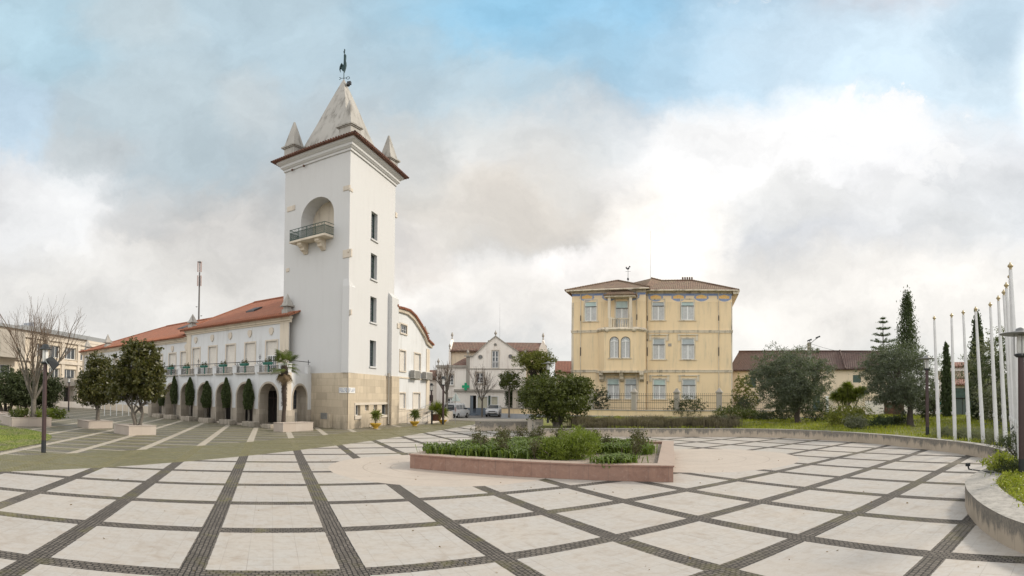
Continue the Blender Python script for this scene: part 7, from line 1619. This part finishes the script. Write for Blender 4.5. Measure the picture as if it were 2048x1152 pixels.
# ------------------------------------------------------------ telecom mast behind the town hall
p = AZ(395, 84); T = thing('telecom_mast', 'tall slim grey telecom mast behind the orange roof', 'mast', (p.x, p.y, 0)); zt_ = Zat(395, 521, p); mb = MB()
mb.path([(p.x, p.y, 5), (p.x, p.y, zt_-6), (p.x, p.y, zt_-2)], [.15, .13, .11], 10); mb.build('shaft', plain('dark_mast', (.09, .085, .08), .5), T)
mb = MB(); [mb.tube((p.x+.3*math.cos(a), p.y+.3*math.sin(a), zt_-b), (p.x+.3*math.cos(a), p.y+.3*math.sin(a), zt_-b+1.7), .11, n=6) for a in (0, 2.1, 4.2) for b in (1.9, 4.2)]; mb.build('antenna', plain('pinkish_antenna', (.36, .29, .27), .6), T)
mb = MB(2); [mb.lathe((p.x+(.45 if k % 2 else -.45), p.y, zt_-z_), [(.02, -.1), (.2, 0), (.02, .1)], 8) for k, z_ in enumerate((7.5, 9, 11.8))]; mb.lathe((p.x, p.y, zt_-.25), [(.4, 0), (.4, .08)], 10); mb.tube((p.x, p.y, zt_-2.1), (p.x, p.y, zt_), .05); mb.build('dish', M['steel'], T)
# ------------------------------------------------------------ yellow pots with cordylines
def potted(label, p, sc, seed, h=1.0):
    T = thing('potted_plant', label, 'potted plant', (p.x, p.y, 0), 'spiky plants in yellow pots'); x, y = p.x, p.y; s_ = sc; mb = MB()
    mb.lathe((x, y, 0), [(.26*s_, 0), (.3*s_, .05*s_), (.2*s_, .09*s_), (.3*s_, .16*s_), (.52*s_, .38*s_), (.6*s_, .5*s_), (.62*s_, .56*s_), (.54*s_, .56*s_), (.5*s_, .5*s_), (0.01, .48*s_)], 20); mb.build('pot', M['yellow_pot'], T)
    rng = np.random.default_rng(seed); V = []; mb = MB()
    for k in range(4): e = np.array((x+rng.normal()*.12, y+rng.normal()*.12, .5*s_+h*(.45+.4*rng.random()))); mb.path([(x, y, .45*s_), tuple((e+np.array((x, y, .5*s_)))/2), tuple(e)], [.035, .03, .025], 5); n = 90; d = unit(rng.normal(size=(n, 3))+np.array((0, 0, .45))); V.append(leaves(e+d*.24*h, .52*h, .045, rng, axis=d, droop=.12))
    raw('leaves', np.concatenate(V), 4, M['yucca' if seed % 2 else 'palm'], T); mb.build('stem', M['bark'], T, uv=False)
potted('spiky plant in a yellow bowl beneath the small tower windows', G(751, 857), .78, 3, 1.0); potted('spiky plant in a yellow bowl in front of the ramp', G(829, 852), .74, 2, 1.0); potted('spiky plant in a yellow bowl beside the lamp post near the van', G(885, 848), .72, 5, 1.3)
p = AZ(873, 52); T = thing('potted_plant', 'bushy yellow green plant in a brown tub at the top of the ramp', 'potted plant', (p.x, p.y, .3)); mb = MB(); mb.lathe((p.x, p.y, .3), [(.4, 0), (.55, .6), (.6, .65), (.01, .6)], 14); mb.build('pot', M['terracotta'], T); rng = np.random.default_rng(6); d = unit(rng.normal(size=(260, 3))+np.array((0, 0, .8))); raw('leaves', leaves(np.array((p.x, p.y, 1.3))+d*.5, .9, .05, rng, axis=d), 4, M['yucca'], T)
def hoop(label, p):
    mb = MB(); c = V3(p, 0); f_ = Fr(p, d2, n2)
    for s_ in (-.35, .35): mb.path([f_.p(s_+.28*math.cos(k), 0, .18+.18*math.sin(k)) for k in np.linspace(0, 2*PI, 15)], .018, 4)
    tag(mb.build('bicycle_rack', M['iron']), label, 'rack')
hoop('low black looped metal rack behind the yellow bowl at the tower foot', fr.p(fr.s_at(745, .6), .6))
# ramp and railings beside the gable
RP = thing('access_ramp', 'pale access ramp with thin steel railings along the gable wall', 'ramp', tuple(fg.p(2, 1.5, 0))); r0_, r1_ = 1.0, 8.5; mb = MB()
mb.hull([fg.p(r0_, .9, -.02), fg.p(r1_, .9, -.02), fg.p(r1_, 2.6, -.02), fg.p(r0_, 2.6, -.02)], [fg.p(r0_, .9, .05), fg.p(r1_, .9, 1.0), fg.p(r1_, 2.6, 1.0), fg.p(r0_, 2.6, .05)]); mb.fbox(fg, r1_, r1_+2.2, .3, 2.6, -.02, 1.0); mb.build('ramp', M['trim'], RP)
mb = MB()
for o_ in (.95, 2.55):
    for dz in (.5, .95): mb.tube(fg.p(r0_, o_, .05+dz), fg.p(r1_, o_, 1.0+dz), .025, n=5); mb.tube(fg.p(r1_, o_, 1.0+dz), fg.p(r1_+2.2, o_, 1.0+dz), .025, n=5)
    for k in range(7): s_ = r0_+(r1_-r0_)*k/6; z_ = .05+.95*k/6; mb.tube(fg.p(s_, o_, z_), fg.p(s_, o_, z_+.95), .022, n=5)
mb.build('railing', M['steel'], RP)
p = G(863.5, 848.5); mb = MB(); mb.lathe(V3(p, 0), [(.09, 0), (.09, 1.15), (.1, 1.16), (.1, 1.25), (.03, 1.3)], 10); tag(mb.build('bollard', M['iron']), 'black bollard post at the foot of the ramp', 'bollard')
# white bollards far left
for i, u in enumerate((209, 221, 233, 245, 257.5)):
    p = G(u, 831.5); mb = MB(); x, y = p; h_ = 1.75
    T = mb.tube((x, y, 0), (x, y, h_), .045, n=8); mb.tube((x, y, h_), (x, y, h_+.04), .05, .02, n=8); o = mb.build('white_post', M['frame_w']); tag(o, 'slim white metal post seen between the magnolia trunks, %s from the left' % ords[i], 'post', 'slim white posts on the square'); 
# window boxes on the town hall rail
gb = None
for k in range(7):
    s_ = .84+3.0*k+1.26; c = fa.p(s_, .12, 5.0); lab = 'green window box hung on the balcony rail above the %s arch from the tower' % ords[k]
    if gb is None:
        gb = thing('window_box', lab, 'window box', tuple(c), 'green window boxes on the balcony rail'); mb = MB(); mb.fbox(fa, s_-.42, s_+.42, .0, .26, 5.08, 5.3, tap=-.04); mb.build('box', M['planter_green'], gb); mb = MB(); mb.fbox(fa, s_-.05, s_+.05, .02, .08, 4.35, 5.08); mb.build('bracket', M['planter_green'], gb)
        rng = np.random.default_rng(77); P = np.array([tuple(fa.p(s_+rng.uniform(-.4, .4), rng.uniform(0, .2), 5.35+abs(rng.normal())*.12)) for _ in range(120)]); raw('plants', leaves(P, .12, .05, rng), 4, M['rose'], gb)
    else: dup(gb, tuple(c), 0, lab)
# ------------------------------------------------------------ parked cars
def wheel(T, f_, s_, o, r, name='wheel'):
    mb = MB(); c = f_.p(s_, o, r); ax = V3(f_.n, 0); sg = 1 if o > 0 else -1; a = ax*sg; mb.tube(c-a*.1, c+a*.1, r, n=20); w_ = mb.build(name, M['dark'], T); mb = MB(); mb.tube(c+a*.09, c+a*.115, r*.62, n=16)
    mb.build('rim', M['steel'], w_)
carp = plain('white_car_paint', (.60, .61, .62), .25, 0, .03, 3, 0, .5, .6); plas = plain('black_plastic', (.02, .02, .02), .6); redl = plain('red_lens', (.30, .02, .015), .25); whl = plain('clear_lens', (.55, .55, .55), .1); plate = plain('number_plate', (.60, .60, .58), .5)
def loft(mb, f_, secs):
    """secs: list of (s, zlow, zbelt, ztop, halfwidth low, belt, top)"""
    rings = []
    for s_, zl_, zb_, zt_, wl_, wb_, wt_ in secs:
        rings.append([f_.p(s_, o, z) for o, z in ((-wl_, zl_), (wl_, zl_), (wb_, zl_+(zb_-zl_)*.55), (wb_, zb_), (wt_, zt_-.05), (wt_*.85, zt_), (-wt_*.85, zt_), (-wt_, zt_-.05), (-wb_, zb_), (-wb_, zl_+(zb_-zl_)*.55))])
    n = 10; P = [p for r in rings for p in r]; fs_ = [(i*n+j, i*n+(j+1) % n, (i+1)*n+(j+1) % n, (i+1)*n+j) for i in range(len(rings)-1) for j in range(n)]+[tuple(range(n)), tuple(range((len(rings)-1)*n, len(rings)*n))]
    mb.add(P, fs_, False)
def fixn(o):
    bm = bmesh.new(); bm.from_mesh(o.data); bmesh.ops.recalc_face_normals(bm, faces=bm.faces[:]); bm.to_mesh(o.data); bm.free(); o.modifiers.new('b', 'BEVEL').width = .05; o.modifiers['b'].segments = 2; o.modifiers['b'].limit_method = 'ANGLE'; o.modifiers['b'].angle_limit = .5
cc = G(915, 836); dv = Vector((.34, .94)).normalized()      # van: rear towards the camera, heading away
fV = Fr(cc-dv*1.5-Vector((.35, 0)), dv); VN = thing('parked_van', 'white small van parked with its rear to the square', 'van', (cc.x, cc.y, 0)); W_ = .88
mb = MB(); loft(mb, fV, [(0, .35, .95, 1.05, .80, .84, .80), (.05, .30, .98, 1.80, .84, W_, .74), (1.6, .28, 1.0, 1.86, .84, W_, .75), (2.75, .28, 1.0, 1.78, .84, W_, .74), (3.35, .3, 1.05, 1.14, .84, W_, .8), (4.1, .35, .9, .95, .8, .82, .74), (4.2, .4, .75, .8, .75, .78, .7)]); fixn(mb.build('body', carp, VN))
mb = MB(); mb.hull([fV.p(.02, a, b) for a, b in ((-.68, 1.02), (.68, 1.02), (.62, 1.62), (-.62, 1.62))], [fV.p(-.012, a, b) for a, b in ((-.68, 1.02), (.68, 1.02), (.62, 1.62), (-.62, 1.62))]); mb.build('rear_window', M['glass'], VN)
for sg in (-1, 1):
    for a, b in ((.25, 1.05), (1.15, 1.95), (2.05, 2.75)): mb = MB(); P1 = [fV.p(x, sg*(.885-.13*(z-1.05)/.7 if z > 1.06 else .885), z) for x, z in ((a, 1.08), (b, 1.08), (b-(.0 if b < 2.7 else .12), 1.6), (a+.05, 1.6))]; mb.hull(P1, [p+V3(fV.n, 0)*sg*.012 for p in P1]); mb.build('side_window', M['glass'], VN)
    mb = MB(); mb.fbox(fV, -.03, .05, sg*.83-.06, sg*.83+.06, .85, 1.35); mb.build('tail_light', redl, VN)
    for s_ in (.75, 3.3): wheel(VN, fV, s_, sg*.80, .31)
    mb = MB(); mb.fbox(fV, 2.7, 2.85, sg*.98-.1, sg*.98+.1, 1.05, 1.25); mb.build('wing_mirror', plas, VN)
mb = MB(1); mb.fbox(fV, -.1, .12, -.82, .82, .32, .56); mb.fbox(fV, 4.12, 4.28, -.75, .75, .32, .55); mb.build('bumper', plas, VN, bevel=.03); mb = MB(); mb.fbox(fV, -.045, -.0, -.27, .27, .72, .84); mb.build('number_plate', plate, VN); mb = MB(); mb.fbox(fV, -.03, .01, -.3, .3, .9, .96); mb.build('door_handle', plas, VN)
cc = G(988, 833); dv = Vector((-.10, -1)).normalized()      # car: nose towards the camera
fC = Fr(cc+Vector((.0, .2))-dv*2.0, dv); CR = thing('parked_car', 'white compact car parked facing the square beside the yellow wall', 'car', (cc.x, cc.y, 0)); W_ = .92
mb = MB(); loft(mb, fC, [(-.15, .4, .9, 1.0, .8, .84, .78), (.0, .3, .95, 1.25, .86, .9, .72), (.5, .28, 1.0, 1.5, .88, W_, .70), (1.5, .28, 1.0, 1.58, .88, W_, .70), (2.1, .28, 1.0, 1.50, .88, W_, .68), (2.9, .28, 1.0, 1.08, .88, W_, .78), (3.7, .3, .92, .98, .86, .9, .74), (3.98, .4, .78, .84, .76, .8, .66)]); fixn(mb.build('body', carp, CR))
mb = MB(); P1 = [fC.p(x, o, z) for x, o, z in ((2.86, -.72, 1.1), (2.86, .72, 1.1), (2.2, .60, 1.48), (2.2, -.60, 1.48))]; u_ = (V3(fC.d, 0)*.5+Vector((0, 0, .86)))*.03; mb.hull([p+u_*.2 for p in P1], [p+u_ for p in P1]); mb.build('windscreen', M['glass'], CR)
for sg in (-1, 1):
    mb = MB(); P1 = [fC.p(x, sg*(.93-.22*max(0, z-1.0)/.5), z) for x, z in ((.5, 1.06), (2.6, 1.06), (2.1, 1.42), (.75, 1.42))]; mb.hull(P1, [p+V3(fC.n, 0)*sg*.012 for p in P1]); mb.build('side_window', M['glass'], CR)
    for s_ in (.6, 3.15): wheel(CR, fC, s_, sg*.83, .34)
    mb = MB(); mb.lathe(fC.p(3.96, sg*.55, .66), [(.02, -.11), (.12, 0), (.02, .11)], 10); mb.build('headlight', whl, CR)
    mb = MB(); P1 = [fC.p(3.72, sg*.5, .9), fC.p(3.6, sg*.85, .93), fC.p(3.55, sg*.86, .83), fC.p(3.85, sg*.5, .84)]; mb.hull(P1, [p+Vector((0, 0, .03))+V3(fC.d, 0)*.12 for p in P1]); mb.build('running_light', whl, CR)
    mb = MB(); mb.fbox(fC, 2.45, 2.62, sg*1.0-.1, sg*1.0+.1, 1.02, 1.2); mb.build('wing_mirror', carp, CR)
mb = MB(); mb.fbox(fC, 3.9, 4.04, -.42, .42, .70, .80); mb.fbox(fC, 3.88, 4.05, -.62, .62, .36, .52); mb.build('grille', plas, CR, bevel=.02); mb = MB(); mb.fbox(fC, 4.05, 4.07, -.26, .26, .5, .61); mb.build('number_plate', plate, CR)
p = G(911, 847.5); T = thing('road_sign', 'pale triangular road sign seen from behind in front of the van', 'road sign', (p.x, p.y, 0)); mb = MB(); mb.tube((p.x, p.y, 0), (p.x, p.y, 2.9), .03, n=6); mb.build('post', M['steel'], T); f_ = Fr(p, (1, 0), (0, -1)); mb = MB(); mb.plate(f_, [(-.5, 2.2), (.5, 2.2), (0, 3.05)], -.05, -.03); mb.build('plate', plain('sign_back', (.50, .56, .54), .5), T, bevel=.01)
# stele, garden side wall
f_ = pframe(1072, 41.5); T = thing('stone_monument', 'small upright stone monument with two slabs behind the flower bed', 'monument', tuple(f_.p(0, 0, 0))); a, b, c, d = (f_.s_at(u) for u in (1055.5, 1064.5, 1067.5, 1087)); zt_ = f_.z_at(1070, 837.5)
mb = MB(); mb.fbox(f_, a, b, -.3, 0, 0, zt_); mb.build('slab', M['trim'], T, bevel=.01); mb = MB(); mb.fbox(f_, c, d, -.3, 0, 0, zt_-.02); mb.build('slab', M['trim'], T, bevel=.01); mb = MB(); mb.fbox(f_, a-.08, d+.08, -.38, .08, -.02, .12); mb.build('base', M['trim'], T); mb = MB(); mb.fbox(f_, c+.15, d-.15, 0, .015, .55, zt_-.25); mb.build('plaque', M['dark_trim'], T)
f_ = pframe(1000, 43); mb = MB(); mb.fbox(f_, f_.s_at(951), f_.s_at(1056), -.4, 0, -.02, f_.z_at(1000, 842.5)); tag(mb.build('dark_low_wall', M['curb']), 'low dark stained wall left of the stone monument', 'wall')
# black arm spotlight by the wide wall
p0, p1 = at(1987, 945, .62), at(1937, 936, .55); T = thing('floodlight', 'black floodlight arm reaching out over the paving from the wide curved wall', 'floodlight', tuple(p0)); p1 = V3(G(1938, 938.5, .45), .45)
mb = MB(); mb.tube(p0, p1, .022, n=6); mb.build('arm', M['iron'], T); mb = MB(); mb.path([p1, p1+Vector((-.03, 0, .06)), p1+Vector((-.05, 0, .17))], .028, 6); mb.box(p1.x-.1, p1.x+.02, p1.y-.04, p1.y+.06, p1.z+.1, p1.z+.2); mb.build('lamp_head', M['iron'], T)
p = at(2035, 912, .5); T = thing('floodlight', 'short black spotlight post among the bushes at the right edge', 'floodlight', tuple(p)); mb = MB(); mb.tube(p, p+Vector((0, 0, 1.0)), .03); mb.build('post', M['iron'], T); mb = MB(); mb.path([p+Vector((0, 0, 1.0)), p+Vector((-.2, 0, 1.12)), p+Vector((-.38, 0, 1.02))], .03, 6); mb.build('lamp_head', M['iron'], T)
# a few fallen leaves on the slabs
V = []; rng = np.random.default_rng(55); P = np.stack([rng.uniform(-12, 12, 170), rng.uniform(3.5, 22, 170), np.full(170, .006)], 1); d = unit(rng.normal(size=(170, 3))*np.array((1, 1, .12)))
tag(raw('fallen_leaves', leaves(P, .05, .03, rng, axis=d), 4, M['palm_dead']), 'few small dry leaves scattered on the marble paving', 'leaves', kind='stuff')
for o in bpy.data.objects:
    if '_o' in o: del o['_o']
